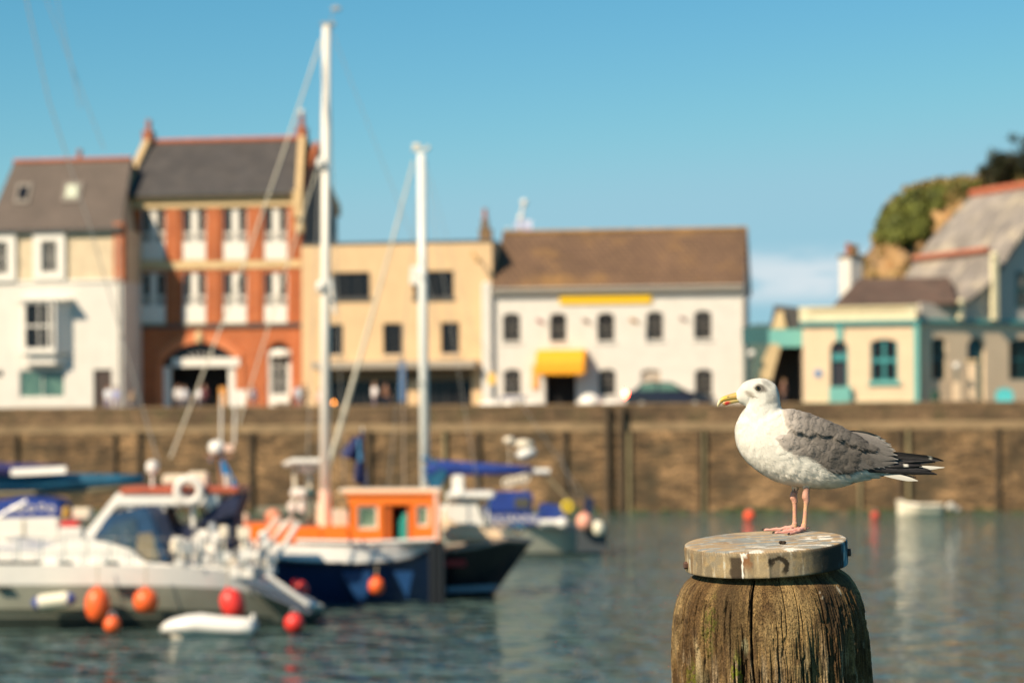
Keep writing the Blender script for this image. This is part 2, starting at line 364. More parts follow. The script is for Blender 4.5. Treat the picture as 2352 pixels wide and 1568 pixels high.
# timber fender piles and ladders on the wall
pile = mat('dark_pile_timber', (.10, .068, .04), .9, var=.5, vscale=2, stretch=(1, 1, .3))
pile_l = mat('pale_pile_timber', (.30, .24, .13), .9, var=.35, vscale=2, stretch=(1, 1, .3))
PS = [(40, 5, 0, 'at the far left'), (265, 6, 0, 'above the middle of the teal boom cover'), (322, 5, 0, 'above the teal boom cover end'), (578, 9, 0, 'between the wheelhouse boat and the radar arch'), (848, 8, 0, 'above the orange wheelhouse'),
      (1022, 7, 1, 'just right of the shorter mast'), (1097, 8, 0, 'above the blue boom cover'), (1298, 8, 0, 'left of the wide ladder'), (1446, 7, 1, 'just right of the wide ladder'),
      (1607, 7, 0, 'left of the gull'), (1618, 5, 1, 'beside a dark one left of the gull'), (1975, 6, 1, 'above the gull\'s tail'), (2068, 8, 0, 'left of the pair behind the gull tail'), (2086, 7, 1, 'right of the pair behind the gull tail'), (2290, 8, 0, 'near the right end of the wall')]
for dx, w_, kind, where in PS:
    u, _ = QF.L(dx, 1080); top = qz(985 + (dx % 7)) ; ww = w_ / 40 * .5
    base = qpt(u, -.3); o = thing('fender_pile', ('pale' if kind else 'dark') + ' timber fender pile on the quay wall, ' + where, 'pile', (base.x, base.y, -2.5), qyaw, 'timber piles on the quay wall')
    MB().box(-ww, ww, .02, .28, 0, top + 2.5 - .1).build('post', pile_l if kind else pile, o, bevel=.03)
    MB().box(-ww * 1.1, ww * 1.1, -.0, .28, top + 2.5 - .1, top + 2.5).build('cap', pile, o)
u, _ = QF.L(1412, 1080); base = qpt(u, -.32)
lad = thing('quay_ladder', 'wide dark timber fender frame with ladder rungs up the quay wall', 'ladder', (base.x, base.y, -2.5), qyaw)
for sx_ in (-.42, .42): MB().box(sx_ - .12, sx_ + .12, -.15, .17, 0, 8.45).build('stile', pile, lad)
for i in range(26): MB().tube([(-.30, 0, .3 + i * .3), (.30, 0, .3 + i * .3)], .035, 6).build('rung', pile, lad)
u, _ = QF.L(2338, 1010)
# ================================================================ buildings
def facade(name, label, dx0, D0, dx1, D1, cat='building', z=ROADZ):
    A, B = P(dx0, 1010, D0), P(dx1, 1010, D1); yaw = math.atan2(B.y - A.y, B.x - A.x)
    f = Frame((A.x, A.y, z), yaw); f.w = (Vector((B.x, B.y, 0)) - Vector((A.x, A.y, 0))).length
    f.t = thing(name, label, cat, f.o, yaw); return f
def roof2(mb, x0, x1, ze, zr, yr, yb, over=.3, th=.16):     # pitched roof, ridge along x
    s = (zr - ze) / (yr + over)
    mb.prism([(-over, ze), (yr, zr), (yr, zr - th), (-over, ze - th)], x0, x1, 'x')
    mb.prism([(yr, zr), (yb, ze), (yb, ze - th), (yr, zr - th)], x0, x1, 'x')
def sash(f, r, nx=2, nz=4, fm=None, gm=None, **k): return window(f.t, r, nx, nz, fm or white_p, gm or glass, **k)

# ---------------------------------------------------------------- far left: white house, slate roof
f = facade('white_house', 'white rendered house with brown slate roof, two skylights and an oriel window, left edge', 0, 152.0, 285, 150.6, 'house')
X0, X1 = f.L(-120, 900)[0], f.L(283, 900)[0]
ze = f.L(140, 527)[1]; YR = 4.6; zr = f.L(160, 370, YR)[1]; zs = f.L(140, 646)[1]
WL = [f.R(67, 106, 705, 795, -.0)]
shop = f.R(45, 148, 850, 913); door = f.R(215, 257, 848, 938); door = (door[0], door[1], .12, door[3]); sm = f.R(-12, 8, 850, 868)
bay = f.R(50, 146, 700, 800)
m = MB(); wall(m, X0, X1, 0, zs, [shop, door, sm, bay]); shell(m, X0, X1, 0, zs, 9.2); m.build('wall', white_r, f.t)
d1, d2 = f.R(-14, 20, 556, 630), f.R(97, 133, 554, 626)
m = MB(); wall(m, X0, X1 - .55, zs, ze, [d1, d2], y=.02); shell(m, X0, X1 - .02, zs, ze, 9.2, y=.02); m.build('upper_wall', buff_r, f.t)
MB().box(X1 - .55, X1 + .06, -.10, .5, zs - .1, ze + .35).build('corner_pier', brick, f.t)
MB().box(X0, X1 + .02, -.10, .02, zs - .09, zs + .09).build('string_course', white_p, f.t)
window(f.t, shop, 2, 1, white_p, glasst); window(f.t, sm, 1, 1, white_p, glass)
for dd in (d1, d2):
    w_ = window(f.t, dd, 2, 4, white_p, glass, y=.02)
    s_ = .52; m = MB()
    m.box(dd[0] - s_, dd[0], -.22, .02, dd[2] - .45, dd[3] + .5).box(dd[1], dd[1] + s_, -.22, .02, dd[2] - .45, dd[3] + .5).box(dd[0], dd[1], -.22, .02, dd[3], dd[3] + .5).box(dd[0], dd[1], -.22, .02, dd[2] - .45, dd[2])
    m.build('surround', white_p, w_)
m = MB(); m.box(door[0], door[1], .16, .2, .12, door[3]); dr = m.build('door', mat('brown_door', (.05, .03, .025), .6), f.t)
MB().ball((door[1] - .2, .14, 1.2), .05, 8).build('handle', metal, dr)
# oriel
m = MB(); pr = -1.05; a, b_, c_, d_ = bay
zt, zb_ = f.L(110, 690, pr)[1], f.L(110, 832, pr)[1]
m.prism([(a, 0.0), (a + .5, pr), (b_ - .15, pr), (b_ + .55, 0.0)], d_ + .05, zt, 'z').prism([(a, 0.0), (a + .5, pr), (b_ - .15, pr), (b_ + .55, 0.0)], zb_ + .55, c_, 'z')
m.prism([(a + .2, 0.0), (a + .6, pr + .35), (b_ - .3, pr + .35), (b_ + .3, 0.0)], zb_ - .1, zb_ + .55, 'z')
for px_ in (a + .5, b_ - .65, b_ - .28): m.box(px_, px_ + .14, pr + .01, pr + .16, c_, d_ + .05)
m.prism([(a, 0), (a + .5, pr), (a + .62, pr + .1), (a + .12, 0)], c_, d_ + .05, 'z'); m.prism([(b_ + .55, 0), (b_ - .15, pr), (b_ - .27, pr + .1), (b_ + .43, 0)], c_, d_ + .05, 'z')
m.box(a - .1, b_ + .7, pr - .12, 0, zt, zt + .13)
ori = m.build('oriel', white_p, f.t)
m = MB(); m.quad((a + .6, pr + .12, c_), (b_ - .3, pr + .12, c_), (b_ - .3, pr + .12, d_), (a + .6, pr + .12, d_), .02)
m.quad((b_ - .22, pr + .14, c_), (b_ + .40, -.02, c_), (b_ + .40, -.02, d_), (b_ - .22, pr + .14, d_), .02); m.build('oriel_glass', glass, ori)
m = MB(); zc = (c_ + d_) / 2; m.box(a + .6, b_ - .3, pr + .05, pr + .11, zc - .06, zc + .06).box((a + b_ + .2) / 2, (a + b_ + .2) / 2 + .06, pr + .05, pr + .11, c_, d_).build('glazing_bar', white_p, ori)
MB().tube([(X1 - .22, -.07, .2), (X1 - .22, -.07, ze - .3)], .06, 8).build('downpipe', pipe_m, f.t)
MB().box(X0, X1, -.38, -.22, ze - .20, ze - .04).build('gutter', lead, f.t)
rl, rr_ = f.L(32, 369, YR)[0], f.L(303, 365, YR)[0]; el_, er = f.L(-34, 525, -.3)[0], f.L(279, 525, -.3)[0]
m = MB(); m.quad((el_, -.3, ze), (er, -.3, ze), (rr_, YR, zr), (rl, YR, zr), .16); m.quad((rl, YR, zr), (rr_, YR, zr), (er, 9.5, ze), (el_, 9.5, ze), .16); m.quad((el_, 9.5, ze), (el_, -.3, ze), (rl, YR, zr), (rl, YR + .05, zr), .1); m.build('roof', slate_b, f.t)
m = MB(); m.add([(er - .4, 0, ze - .1), (er - .4, 9.2, ze - .1), (rr_ - .2, YR, zr - .2)], [(0, 1, 2)]); m.build('end_gable', buff_r, f.t)
MB().tube([(rl, YR, zr + .05), (rr_, YR, zr + .05)], .16, 6).build('ridge_tiles', ridge_r, f.t)
def on_slope(f_, r, yr, ze_, zr_, over=.3):     # picture point -> local point on the front slope
    lo, hi = -over, yr
    for _ in range(30):
        y = (lo + hi) / 2; x, z = f_.L(r[0], r[1], y); zs_ = ze_ + (zr_ - ze_) * (y + over) / (yr + over)
        if z > zs_: lo = y
        else: hi = y
    return x, y, z
for (x0, x1, y0, y1, gm_) in ((32, 74, 424, 470, glass), (141, 190, 421, 466, mat('painted_reflection_glass', (.55, .58, .45), .3))):  # second pane's pale colour paints in a bright reflection
    c_ = [Vector(on_slope(f, q, YR, ze, zr)) for q in ((x0 - 0, y1), (x1 - 8, y1), (x1 + 2, y0), (x0 + 8, y0))]
    up = Vector((0, -.05, .09)); fr_ = MB(); fr_.quad(*[p + up for p in c_], th=.12); w_ = fr_.build('skylight', mat('skylight_frame', (.22, .19, .16), .6), f.t)
    cc = sum(c_, Vector()) / 4; MB().quad(*[cc + (p - cc) * .62 + up * 1.3 for p in c_], th=.01).build('pane', gm_, w_)
x_, z_ = f.L(183, 352, YR); m = MB(); m.lathe([(.16, zr - .1), (.14, z_ - .1), (.2, z_), (.12, z_ + .25)], (x_, YR, 0), 8); m.build('roof_vent', terra, f.t)

# ---------------------------------------------------------------- orange brick building
f = facade('brick_building', 'tall orange brick building with dark slate roof, stone gable copings and a big arched entrance', 288, 154.4, 690, 152.6)
X0, X1 = 0, f.L(692, 800)[0]; ze = f.L(500, 446)[1]; YR = 5.0; zr = f.L(520, 324, YR)[1]; zt = ze - .25
wins = []
for (a, b_) in ((325, 380), (420, 473), (513, 567), (607, 660)):
    for (c_, d_) in ((478, 597), (625, 742)): wins.append(f.R(a, b_, c_, d_))
arch = list(f.R(375, 545, 787, 930)); arch[2] = .12; arch.append((arch[3] - f.L(457, 830)[1]))
dr = list(f.R(614, 668, 785, 922)); dr[2] = .5; dr.append(.65)
m = MB(); wall(m, X0, X1, 0, zt, wins + [arch, dr], reveal=.3); shell(m, X0, X1, 0, zt, 10); 
m.prism([(0, zt), (10, zt), (YR, zr - .2)], X1 - .3, X1 - .001, 'x'); m.prism([(0, zt), (10, zt), (YR, zr - .2)], X0 + .001, X0 + .3, 'x')
m.build('wall', brick, f.t)
MB().box(X1 + .001, X1 + .05, .6, 9.9, f.L(700, 620)[1], zt).prism([(.6, zt), (9.9, zt), (YR, zr - .35)], X1 + .001, X1 + .05, 'x').build('slate_hung_gable', slate, f.t)
for r in wins:
    a, b_, c_, d_ = r; w_ = window(f.t, r, 2, 2, white_p, glassg, y=.16, fw=.10, bar=.10)
    zc = c_ + (d_ - c_) * .36; xm = (a + b_) / 2
    MB().box(a + .02, b_ - .02, -.02, .12, c_ + .02, zc).box(xm - .22, xm + .22, .06, .15, zc, d_ - .05).build('white_panel', white_p, w_)
    m = MB()
    for k_ in range(9): xx = a + .1 + (b_ - a - .2) * k_ / 8; m.box(xx - .015, xx + .015, .0, .03, zc, zc + .55)
    m.box(a + .05, b_ - .05, -.005, .035, zc + .55, zc + .6).build('railing', white_p, w_)
    MB().box(a - .07, b_ + .07, -.10, .01, c_ - .14, c_).build('sill', cream_s, w_)
for r0, r1, mm, pr in ((458, 476, cream_s, .14), (600, 617, cream_s, .10), (744, 752, lead, .16)):
    z1, z0 = f.L(500, r0)[1], f.L(500, r1)[1]; MB().box(X0, X1, -pr, -.001, z0, z1).build('stone_band', mm, f.t)
MB().box(X0 - .05, X1 + .1, -.42, -.02, f.L(500, 457)[1] + .01, ze - .12).build('cornice', mat('ochre_cornice', (.30, .20, .09), .8), f.t)
MB().box(X0, X1, -.55, -.43, ze - .12, ze).build('gutter', lead, f.t)
for a, b_ in ((383, 417), (476, 510), (570, 604), (663, 684)):       # brick piers
    r = f.R(a, b_, 478, 742); MB().box(r[0] + .12, r[1] - .12, -.10, -.002, f.L(500, 599)[1], f.L(500, 478)[1]).box(r[0] + .12, r[1] - .12, -.10, -.002, f.L(500, 742)[1], f.L(500, 619)[1]).build('pier', brick, f.t)
xa_, xb_ = f.L(342, 324, YR)[0], f.L(694, 318, YR)[0]
m = MB(); m.quad((X0 + .1, -.5, ze), (X1 - .1, -.5, ze), (xb_, YR, zr), (xa_, YR, zr), .16); m.quad((xa_, YR, zr), (xb_, YR, zr), (X1 - .1, 10.2, ze), (X0 + .1, 10.2, ze), .16); m.build('roof', slate, f.t)
MB().tube([(xa_ + .2, YR, zr + .05), (xb_ - .2, YR, zr + .05)], .2, 6).build('ridge_tiles', ridge_r, f.t)
for xx, xt in ((X0, xa_), (X1, xb_)):
    m = MB()
    for (y0_, z0_, xq), (y1_, z1_, xw) in (((-.5, ze + .1, xx), (YR, zr + .55, xt)), ((YR, zr + .55, xt), (10.3, ze + .1, xx))):
        c8 = [(xq - .2, y0_, z0_), (xq + .2, y0_, z0_), (xw + .2, y1_, z1_), (xw - .2, y1_, z1_)]; m.add(c8 + [(a, b, c - .7) for a, b, c in c8], [(0, 1, 2, 3), (7, 6, 5, 4), (0, 4, 5, 1), (1, 5, 6, 2), (2, 6, 7, 3), (3, 7, 4, 0)])
    m.build('gable_coping', stone_c, f.t)
    MB().box(xx - .33, xx + .33, -.75, -.1, ze - 1.7, ze + .1).box(xx - .28, xx + .28, -.5, -.1, ze - 2.6, ze - 1.7).build('kneeler_stone', stone_c, f.t, bevel=.05)
    cst = MB().box(xt - .3, xt + .3, YR - .5, YR + .5, zr, zr + .75).build('chimney', terra, f.t)
    MB().lathe([(.22, 0), (.17, .5), (.22, .55), (.10, .8)], (xt, YR, zr + .75), 10).build('chimney_pot', terra, cst)
MB().ball((xb_, YR, zr + 1.75), .2, 10, (1, 1.3, 1)).tube([(xb_, YR, zr + 1.4), (xb_, YR, zr + 1.8)], .03, 6).build('perched_gull_ball', white_p, f.t)  # white ball on a rod, put here for a perched gull
# arch: brick ring, fanlight, lintel, posts
a, b_, c_, d_, rise = arch; cx = (a + b_) / 2; w_ = (b_ - a) / 2; Rr = (w_ ** 2 + rise ** 2) / (2 * rise); cz = d_ - Rr
m = MB(); n_ = 24; a0 = math.asin(w_ / Rr)
for i in range(n_):
    t0, t1 = -a0 + 2 * a0 * i / n_, -a0 + 2 * a0 * (i + 1) / n_
    q = lambda t_, r_: (cx + r_ * math.sin(t_), cz + r_ * math.cos(t_))
    m.prism([q(t0, Rr), q(t1, Rr), q(t1, Rr + .55), q(t0, Rr + .55)], -.14, -.001)
m.box(a - .4, a, -.14, -.001, .12, cz + Rr * math.cos(a0)).box(b_, b_ + .4, -.14, -.001, .12, cz + Rr * math.cos(a0)).build('arch_ring', mat('pale_brick', (.62, .20, .08), .85, var=.2, vscale=6), f.t)
zl_ = f.L(457, 840)[1]; fan = MB().box(a, b_, .25, .3, zl_, d_).build('fanlight', glass, f.t)
m = MB()
for i in range(11):
    th = math.pi * (i + .5) / 11; m.tube([(cx, .2, zl_), (cx + math.cos(th) * w_ * .62, .2, zl_ + math.sin(th) * (d_ - zl_) * .62)], .03, 4)
m.build('fan_bars', white_p, fan)
MB().box(f.L(398, 830)[0], f.L(552, 830)[0], -.2, .1, zl_ - .05, f.L(470, 822)[1]).build('fascia', white_p, f.t)
for p0, p1 in ((376, 392), (525, 540)): r = f.R(p0, p1, 842, 930); MB().box(r[0], r[1], 0, .25, .12, zl_ - .05).build('door_post', white_p, f.t)
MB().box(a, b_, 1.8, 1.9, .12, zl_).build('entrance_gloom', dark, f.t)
MB().ball((cx, -.25, d_ + .35), .28, 8, (1, .6, 1.5)).build('keystone', cream_s, f.t)
a, b_, c_, d_, _r = dr
dw = window(f.t, (a + .2, b_ - .2, 1.15, f.L(640, 838)[1]), 2, 4, white_p, glass, y=.15); MB().box(a, a + .2, .1, .28, .5, d_ - .5).box(b_ - .2, b_, .1, .28, .5, d_ - .5).box(a + .2, b_ - .2, .1, .28, .5, 1.15).build('surround', white_p, dw)
r = f.R(620, 668, 801, 822); MB().ball(((r[0] + r[1]) / 2, -.2, (r[2] + r[3]) / 2), .3, 12, (2.1, .5, .95)).build('oval_sign', white_p, f.t)
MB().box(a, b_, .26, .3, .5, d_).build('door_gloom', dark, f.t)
r = f.R(625, 668, 905, 925); MB().box(r[0], r[1], -.35, -.01, r[2], r[3]).build('door_step', white_p, f.t)

# ---------------------------------------------------------------- cream flat roofed building
f = facade('cream_building', 'cream flat roofed building with dark windows and a flat canopy over the shop front', 690, 151.0, 1132, 148.9)
X0, X1 = 0.12, f.L(1131, 800)[0]; zt = f.L(900, 560)[1]
ops = [f.R(762, 850, 625, 685), f.R(950, 1042, 622, 684), f.R(752, 788, 745, 815), f.R(880, 922, 742, 814), f.R(1013, 1055, 740, 812)]
s1_ = list(f.R(742, 936, 850, 922)); s2_ = list(f.R(962, 1084, 848, 920)); s1_[2] = s2_[2] = .35
m = MB(); wall(m, X0, X1, 0, zt, ops + [s1_, s2_], reveal=.25); shell(m, X0, X1, 0, zt, 10); m.quad((X0, 0, zt - .4), (X1, 0, zt - .4), (X1, 10, zt - .4), (X0, 10, zt - .4)); m.build('wall', cream_r, f.t)
MB().box(X0 - .04, X1 + .04, -.06, .3, zt, zt + .14).box(X1 - .3, X1 + .04, .3, 10, zt, zt + .14).build('parapet_flashing', lead, f.t)
for i, r in enumerate(ops):
    w_ = window(f.t, r, 3 if i == 0 else 2, 1, mat('dark_frame', (.05, .045, .045), .5), glass, y=.15)
    MB().box(r[0] - .08, r[1] + .08, -.10, 0, r[2] - .16, r[2]).build('sill', pale_w if i > 1 else lead, w_)
r = f.R(944, 963, 612, 655); MB().box(r[0], r[1], -.35, -.01, r[2], r[3]).build('vent_box', white_p, f.t, bevel=.05)
for s_ in (s1_, s2_): window(f.t, s_, 4, 1, mat('dark_frame', (.05, .045, .045), .5), glass, y=.2, name='shop_window')
r = f.R(716, 1091, 829, 845, -1.3); MB().box(r[0], r[1], -1.35, -.02, r[2], r[3]).build('canopy', mat('grey_canopy', (.36, .31, .25), .7, var=.1), f.t)
MB().box(s1_[0], s2_[1], -.06, -.003, r[2] - .75, r[2] - .12).build('fascia_board', mat('brown_fascia', (.16, .11, .06), .7), f.t)
m = MB(); bx, bz = f.L(1090, 590)[0], f.L(1090, 590)[1]; m.tube([(bx - .1, 0, bz + .1), (bx, -.5, bz + .3), (bx + .3, -.8, bz - .2)], .06, 6).ball((bx + .35, -.85, bz - .3), .14, 8).build('wall_lamp', mat('brass', (.45, .26, .08), .4, .4), f.t)
r = f.R(1118, 1128, 575, 660); m = MB(); m.tube([(r[0], -.1, 0.2), (r[0], -.1, r[2])], .06, 6).lathe([(.05, 0), (.2, .25), (.2, .5), (.05, .55)], (r[0], -.25, r[2] - .2), 8).build('downpipe', white_p, f.t)

# ---------------------------------------------------------------- white inn
f = facade('white_inn', 'long white two storey inn with brown tiled roof, yellow sign and yellow awning', 1132, 148.6, 1706, 146.4)
X0, X1 = 0, f.w; ze = f.L(1420, 660)[1]; YR = 4.4; zr = f.L(1420, 531, YR)[1]
up = [list(f.R(a, b_, 718, 783)) + [.18] for a, b_ in ((1155, 1195), (1263, 1301), (1372, 1411), (1485, 1523), (1595, 1634))]
for i, r in enumerate(up): k_ = f.L([1175, 1282, 1391, 1504, 1615][i], [719, 719, 718, 715, 713][i])[1]; r[2] += k_ - r[3]; r[3] = k_
lo = [list(f.R(a, b_, 847, 907)) + [.18] for a, b_ in ((1157, 1196), (1375, 1414), (1472, 1518), (1596, 1636))]
dr = list(f.R(1251, 1325, 852, 915)); dr[2] = .12
m = MB(); wall(m, X0, X1, 0, ze, up + lo + [dr], reveal=.22); shell(m, X0, X1, 0, ze, 8.8)
m.prism([(0, ze), (8.8, ze), (YR, zr - .15)], X1 - .25, X1, 'x').prism([(0, ze), (8.8, ze), (YR, zr - .15)], X0, X0 + .25, 'x'); m.build('wall', white_r, f.t)
for i, r in enumerate(up + lo):
    w_ = window(f.t, r, 2, 4, white_p if i in (7,) else mat('grey_frame', (.20, .17, .14), .6), glass if i != 7 else mat('curtained_glass', (.5, .4, .3), .3, var=.4, vscale=1.4), y=.12, fw=.05, bar=.045)
    MB().box(r[0] - .1, r[1] + .1, -.1, 0, r[2] - .12, r[2]).build('sill', white_p, w_)
for i in (1, 2): r = up[i]; MB().box(r[0] + .05, r[1] - .05, .09, .115, r[3] - .55, r[3] - .06).build('open_sash', dark, f.t)
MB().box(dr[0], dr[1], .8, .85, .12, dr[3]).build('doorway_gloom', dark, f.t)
m = MB(); m.box(dr[0], dr[0] + .08, .1, .2, .12, dr[3]).box(dr[1] - .08, dr[1], .1, .2, .12, dr[3]).box(dr[0] + .08, dr[1] - .08, .1, .2, dr[3] - .08, dr[3]).build('door_frame', white_p, f.t)
r = f.R(1285, 1496, 671, 697, -.12); MB().box(r[0], r[1], -.12, -.02, r[2], r[3]).build('sign_board', yellow, f.t)
# awning: curved canvas hood
pj = -1.5; r = f.R(1230, 1340, 807, 857, pj); m = MB(); n_ = 8
prof = [(-.01, r[3] + .15)] + [(pj * math.sin(math.pi / 2 * i / n_), r[3] + .15 - (r[3] - r[2] - .3) * (1 - math.cos(math.pi / 2 * i / n_))) for i in range(1, n_ + 1)] + [(pj, r[2])]
for i in range(len(prof) - 1):
    (y0_, z0_), (y1_, z1_) = prof[i], prof[i + 1]; m.quad((r[0], y0_, z0_), (r[1], y0_, z0_), (r[1], y1_, z1_), (r[0], y1_, z1_), .02)
side = prof + [(-.01, r[2] + .1)]
m.prism(side, r[0] - .02, r[0], 'x').prism(side, r[1], r[1] + .02, 'x')
k_ = 22
for i in range(k_): xx = r[0] + (r[1] - r[0]) * i / k_; ww = (r[1] - r[0]) / k_; m.prism([(xx, r[2]), (xx + ww, r[2]), (xx + ww / 2, r[2] - .12)], pj - .01, pj + .01)
m.build('awning', yell_c, f.t)
MB().box(X0 - .1, X1 + .1, -.34, -.002, ze - .34, ze - .06).build('fascia', mat('grey_fascia', (.36, .32, .27), .7), f.t)
MB().tube([(X0 - .1, -.42, ze - .03), (X1 + .1, -.42, ze - .03)], .07, 6).build('gutter', pipe_m, f.t)
m = MB(); roof2(m, X0 + .02, X1 + .15, ze + .05, zr, YR, 9.1, .4); m.build('roof', tile_b, f.t)
MB().tube([(X0 + .05, YR, zr + .03), (X1 + .12, YR, zr + .03)], .15, 6).build('ridge_tiles', mat('mossy_ridge', (.33, .19, .07), .9, var=.4, vscale=2), f.t)
MB().box(X1 - .02, X1 + .12, -.1, .05, .1, ze - .3).build('downpipe', pipe_m, f.t)
cx_, cz_ = f.L(1114, 500, YR); ch = MB().box(cx_ - .32, cx_ + .42, YR - .4, YR + .4, zr - 1.5, zr + .3).box(cx_ - .2, cx_ + .2, YR - .3, YR + .3, zr + .3, f.L(1114, 505, YR)[1]).build('chimney', oldstone, f.t)
MB().lathe([(.16, 0), (.13, .6), (.17, .65)], (cx_, YR, f.L(1114, 503, YR)[1]), 8).build('chimney_pot', terra, ch)
r = f.R(1107, 1131, 650, 930, -.3); 
m = MB(); m.box(r[0], X0 - .02, -.35, .2, 0, r[3]); m.build('corner_pier', white_r, f.t)
r = f.R(1222, 1236, 838, 893, -.1); MB().box(r[0], r[1], -.12, -.03, r[2], r[3]).build('orange_banner', mat('orange_cloth', (.85, .38, .10), .7), f.t)
inn = f
# angled flagpoles on the inn front
pk = [(1232, 733, 1262, 749, (.75, .35, .33), 'pink'), (1338, 733, 1369, 750, (.50, .30, .22), 'brown'), (1446, 733, 1482, 748, (.85, .42, .12), 'orange and green'), (1560, 728, 1592, 744, (.80, .55, .48), 'pale pink')]
for i, (x0, y0, x1, y1, c, nm) in enumerate(pk):
    a = f.L(x1, y1, -.05); b_ = f.L(x0, y0, -1.3); fl = thing('wall_flag', f'furled {nm} flag on a thin pole leaning out from the white inn', 'flag', f.o + f.ux * a[0] + f.uy * -.05 + Vector((0, 0, a[1])), f.yaw, 'furled flags along the inn front')
    e = Vector((b_[0] - a[0], -1.25, b_[1] - a[1])); MB().tube([(0, 0, 0), e], .025, 6).build('pole', pipe_m, fl)
    MB().tube([e * .4, e * .55, e * .8, e], [.03, .12, .14, .05], 7).build('flag', mat('flag_' + nm.replace(' ', '_'), c, .8, var=.3, vscale=4), fl)

# ---------------------------------------------------------------- mast with domes standing behind the inn
p = P(1200, 560, 165); am = thing('signal_mast', 'white mast with two round lamps above the inn roof ridge', 'mast', (p.x, p.y, ROADZ))
q = lambda dx, dy: (P(dx, dy, 165).x - p.x, 0, P(dx, dy, 165).z - ROADZ)
MB().tube([(0, 0, 0), q(1196, 500), q(1204, 466)], .09, 8).build('pole', white_p, am)
for dx, dy, r_ in ((1204, 465, .24), (1196, 500, .22), (1166, 525, .1)): MB().ball(q(dx, dy), r_, 10).build('lamp', white_p, am)
MB().box(q(1182, 520)[0], q(1196, 520)[0], -.2, .2, q(0, 533)[2], q(0, 515)[2]).box(q(1200, 520)[0], q(1222, 520)[0], -.3, .3, q(0, 535)[2], q(0, 512)[2]).build('cabinet', mat('blue_white', (.25, .33, .70), .6, var=.5, vscale=2, col2=(.8, .8, .85)), am)

# ---------------------------------------------------------------- teal footbridge and lean-to between the inn and the buff building
f = facade('teal_fence', 'dark teal board fence high on posts in the gap right of the inn', 1706, 143, 1780, 142.4, 'fence')
r = f.R(1706, 1770, 751, 790); MB().box(0, r[1], 0, .12, r[2], r[3]).build('board_panel', teal_d, f.t)
for xx in (.1, 1.5): MB().box(xx, xx + .12, .12, .24, 0, r[2]+.5).build('post', teal_d, f.t)
f = facade('teal_kiosk', 'small kiosk with pale teal fascia board and dark open front, left of the buff building', 1768, 141.2, 1847, 140.8, 'kiosk')
zt = f.L(1800, 756)[1]; zb_ = f.L(1800, 797)[1]
MB().box(0, f.w, -.3, 0, zb_, zt).build('fascia', teal_l, f.t); MB().box(.02, f.w, .0, 3, zt - .15, zt - .02).build('ceiling', teal_d, f.t)
m = MB(); m.box(0, .15, 0, 3, 0, zt - .15).box(f.w - .15, f.w, 0, 3, 0, zt - .15).box(0, f.w, 2.9, 3, 0, zt - .15).build('wall', mat('grey_brown_wall', (.12, .10, .085), .9), f.t)
ra, rb = f.L(1782, 702, 1.5), f.L(1840, 702, 1.5); m = MB(); m.prism([(ra[0] - .3, zt), (f.w, zt), (f.w, rb[1] - .2), (ra[0], ra[1])], .6, 3); m.build('roof', slate, f.t)
r = f.L(1790, 718, .3); m = MB(); m.prism([(r[0] - .45, zt + .05), (r[0] + .4, zt + .05), (r[0] + .2, r[1] + .1), (r[0] - .1, r[1] + .1)], .3, .58); m.build('gable_front', cream_s, f.t)
# leaning cream board
p = P(1765, 871, 138.5); bd = thing('leaning_board', 'tall cream board leaning to the right behind the gull head', 'board', (p.x, p.y, ROADZ))
q = lambda dx, dy: (P(dx, dy, 138.5).x - p.x, P(dx, dy, 138.5).z - ROADZ)
MB().prism([q(1740, 873), q(1772, 873), q(1778, 850), q(1793, 795), q(1780, 788), q(1768, 790), (q(1750, 830))], -.05, .05).build('board', cream_s, bd); MB().tube([(0, .3, 0), (q(1780, 820)[0], .1, q(1780, 820)[1])], .04, 6).box(-.3, .4, -.3, .4, 0, .15).build('stand', metal, bd)
p = P(1727, 812, 138); lp = thing('globe_lamp', 'round white lamp on a post, right of the inn corner', 'street lamp', (p.x, p.y, ROADZ), 0, 'globe lamps'); MB().tube([(0, 0, 0), (0, 0, p.z - ROADZ - .2)], .05, 6).build('post', lead, lp); MB().ball((0, 0, p.z - ROADZ), .22, 10).build('globe', white_p, lp)
# ---------------------------------------------------------------- buff single storey building with teal trim
f = facade('buff_building', 'single storey buff building with teal cornice, teal arched door and window, behind the gull', 1845, 139.4, 2110, 138.0)
W_ = f.w; zc = f.L(1980, 745)[1]; zp = f.L(1980, 703)[1]
dr = list(f.R(1907, 1948, 782, 915)); dr[2] = .12; dr.append(.55)
wn = list(f.R(1999, 2062, 778, 876)) + [.2]
m = MB(); wall(m, 0, W_, 0, zc, [dr, wn], reveal=.25); shell(m, 0, W_, 0, zc, 8); m.build('wall', pale_w, f.t)
MB().box(-.15, W_ + .12, -.22, 8, zc, zc + .2).build('cornice', teal, f.t)
m = MB(); m.box(-.1, W_ - .1, -.12, .25, zc + .2, zp - .1).box(-.2, W_ - .02, -.2, .33, zp - .1, zp).box(-.18, .5, -.18, .3, zc + .2, zp - .1)
m.build('parapet', mat('pale_yellow_render', (.74, .66, .44), .85, var=.1), f.t)
m = MB(); k_ = 26
for i in range(k_): xx = .2 + (W_ - .8) * i / k_; m.box(xx, xx + .09, -.19, -.1, zp - .3, zp - .11)
m.build('dentils', stone_c, f.t)
MB().box(-.03, W_ + .03, -.06, -.002, 0, .6).build('plinth', mat('plinth', (.66, .62, .42), .85), f.t)
w_ = window(f.t, wn, 2, 2, teal, glass, y=.12, fw=.12, bar=.16); MB().box(wn[0] - .15, wn[1] + .15, -.14, 0, wn[2] - .2, wn[2]).build('sill', teal_l, w_)
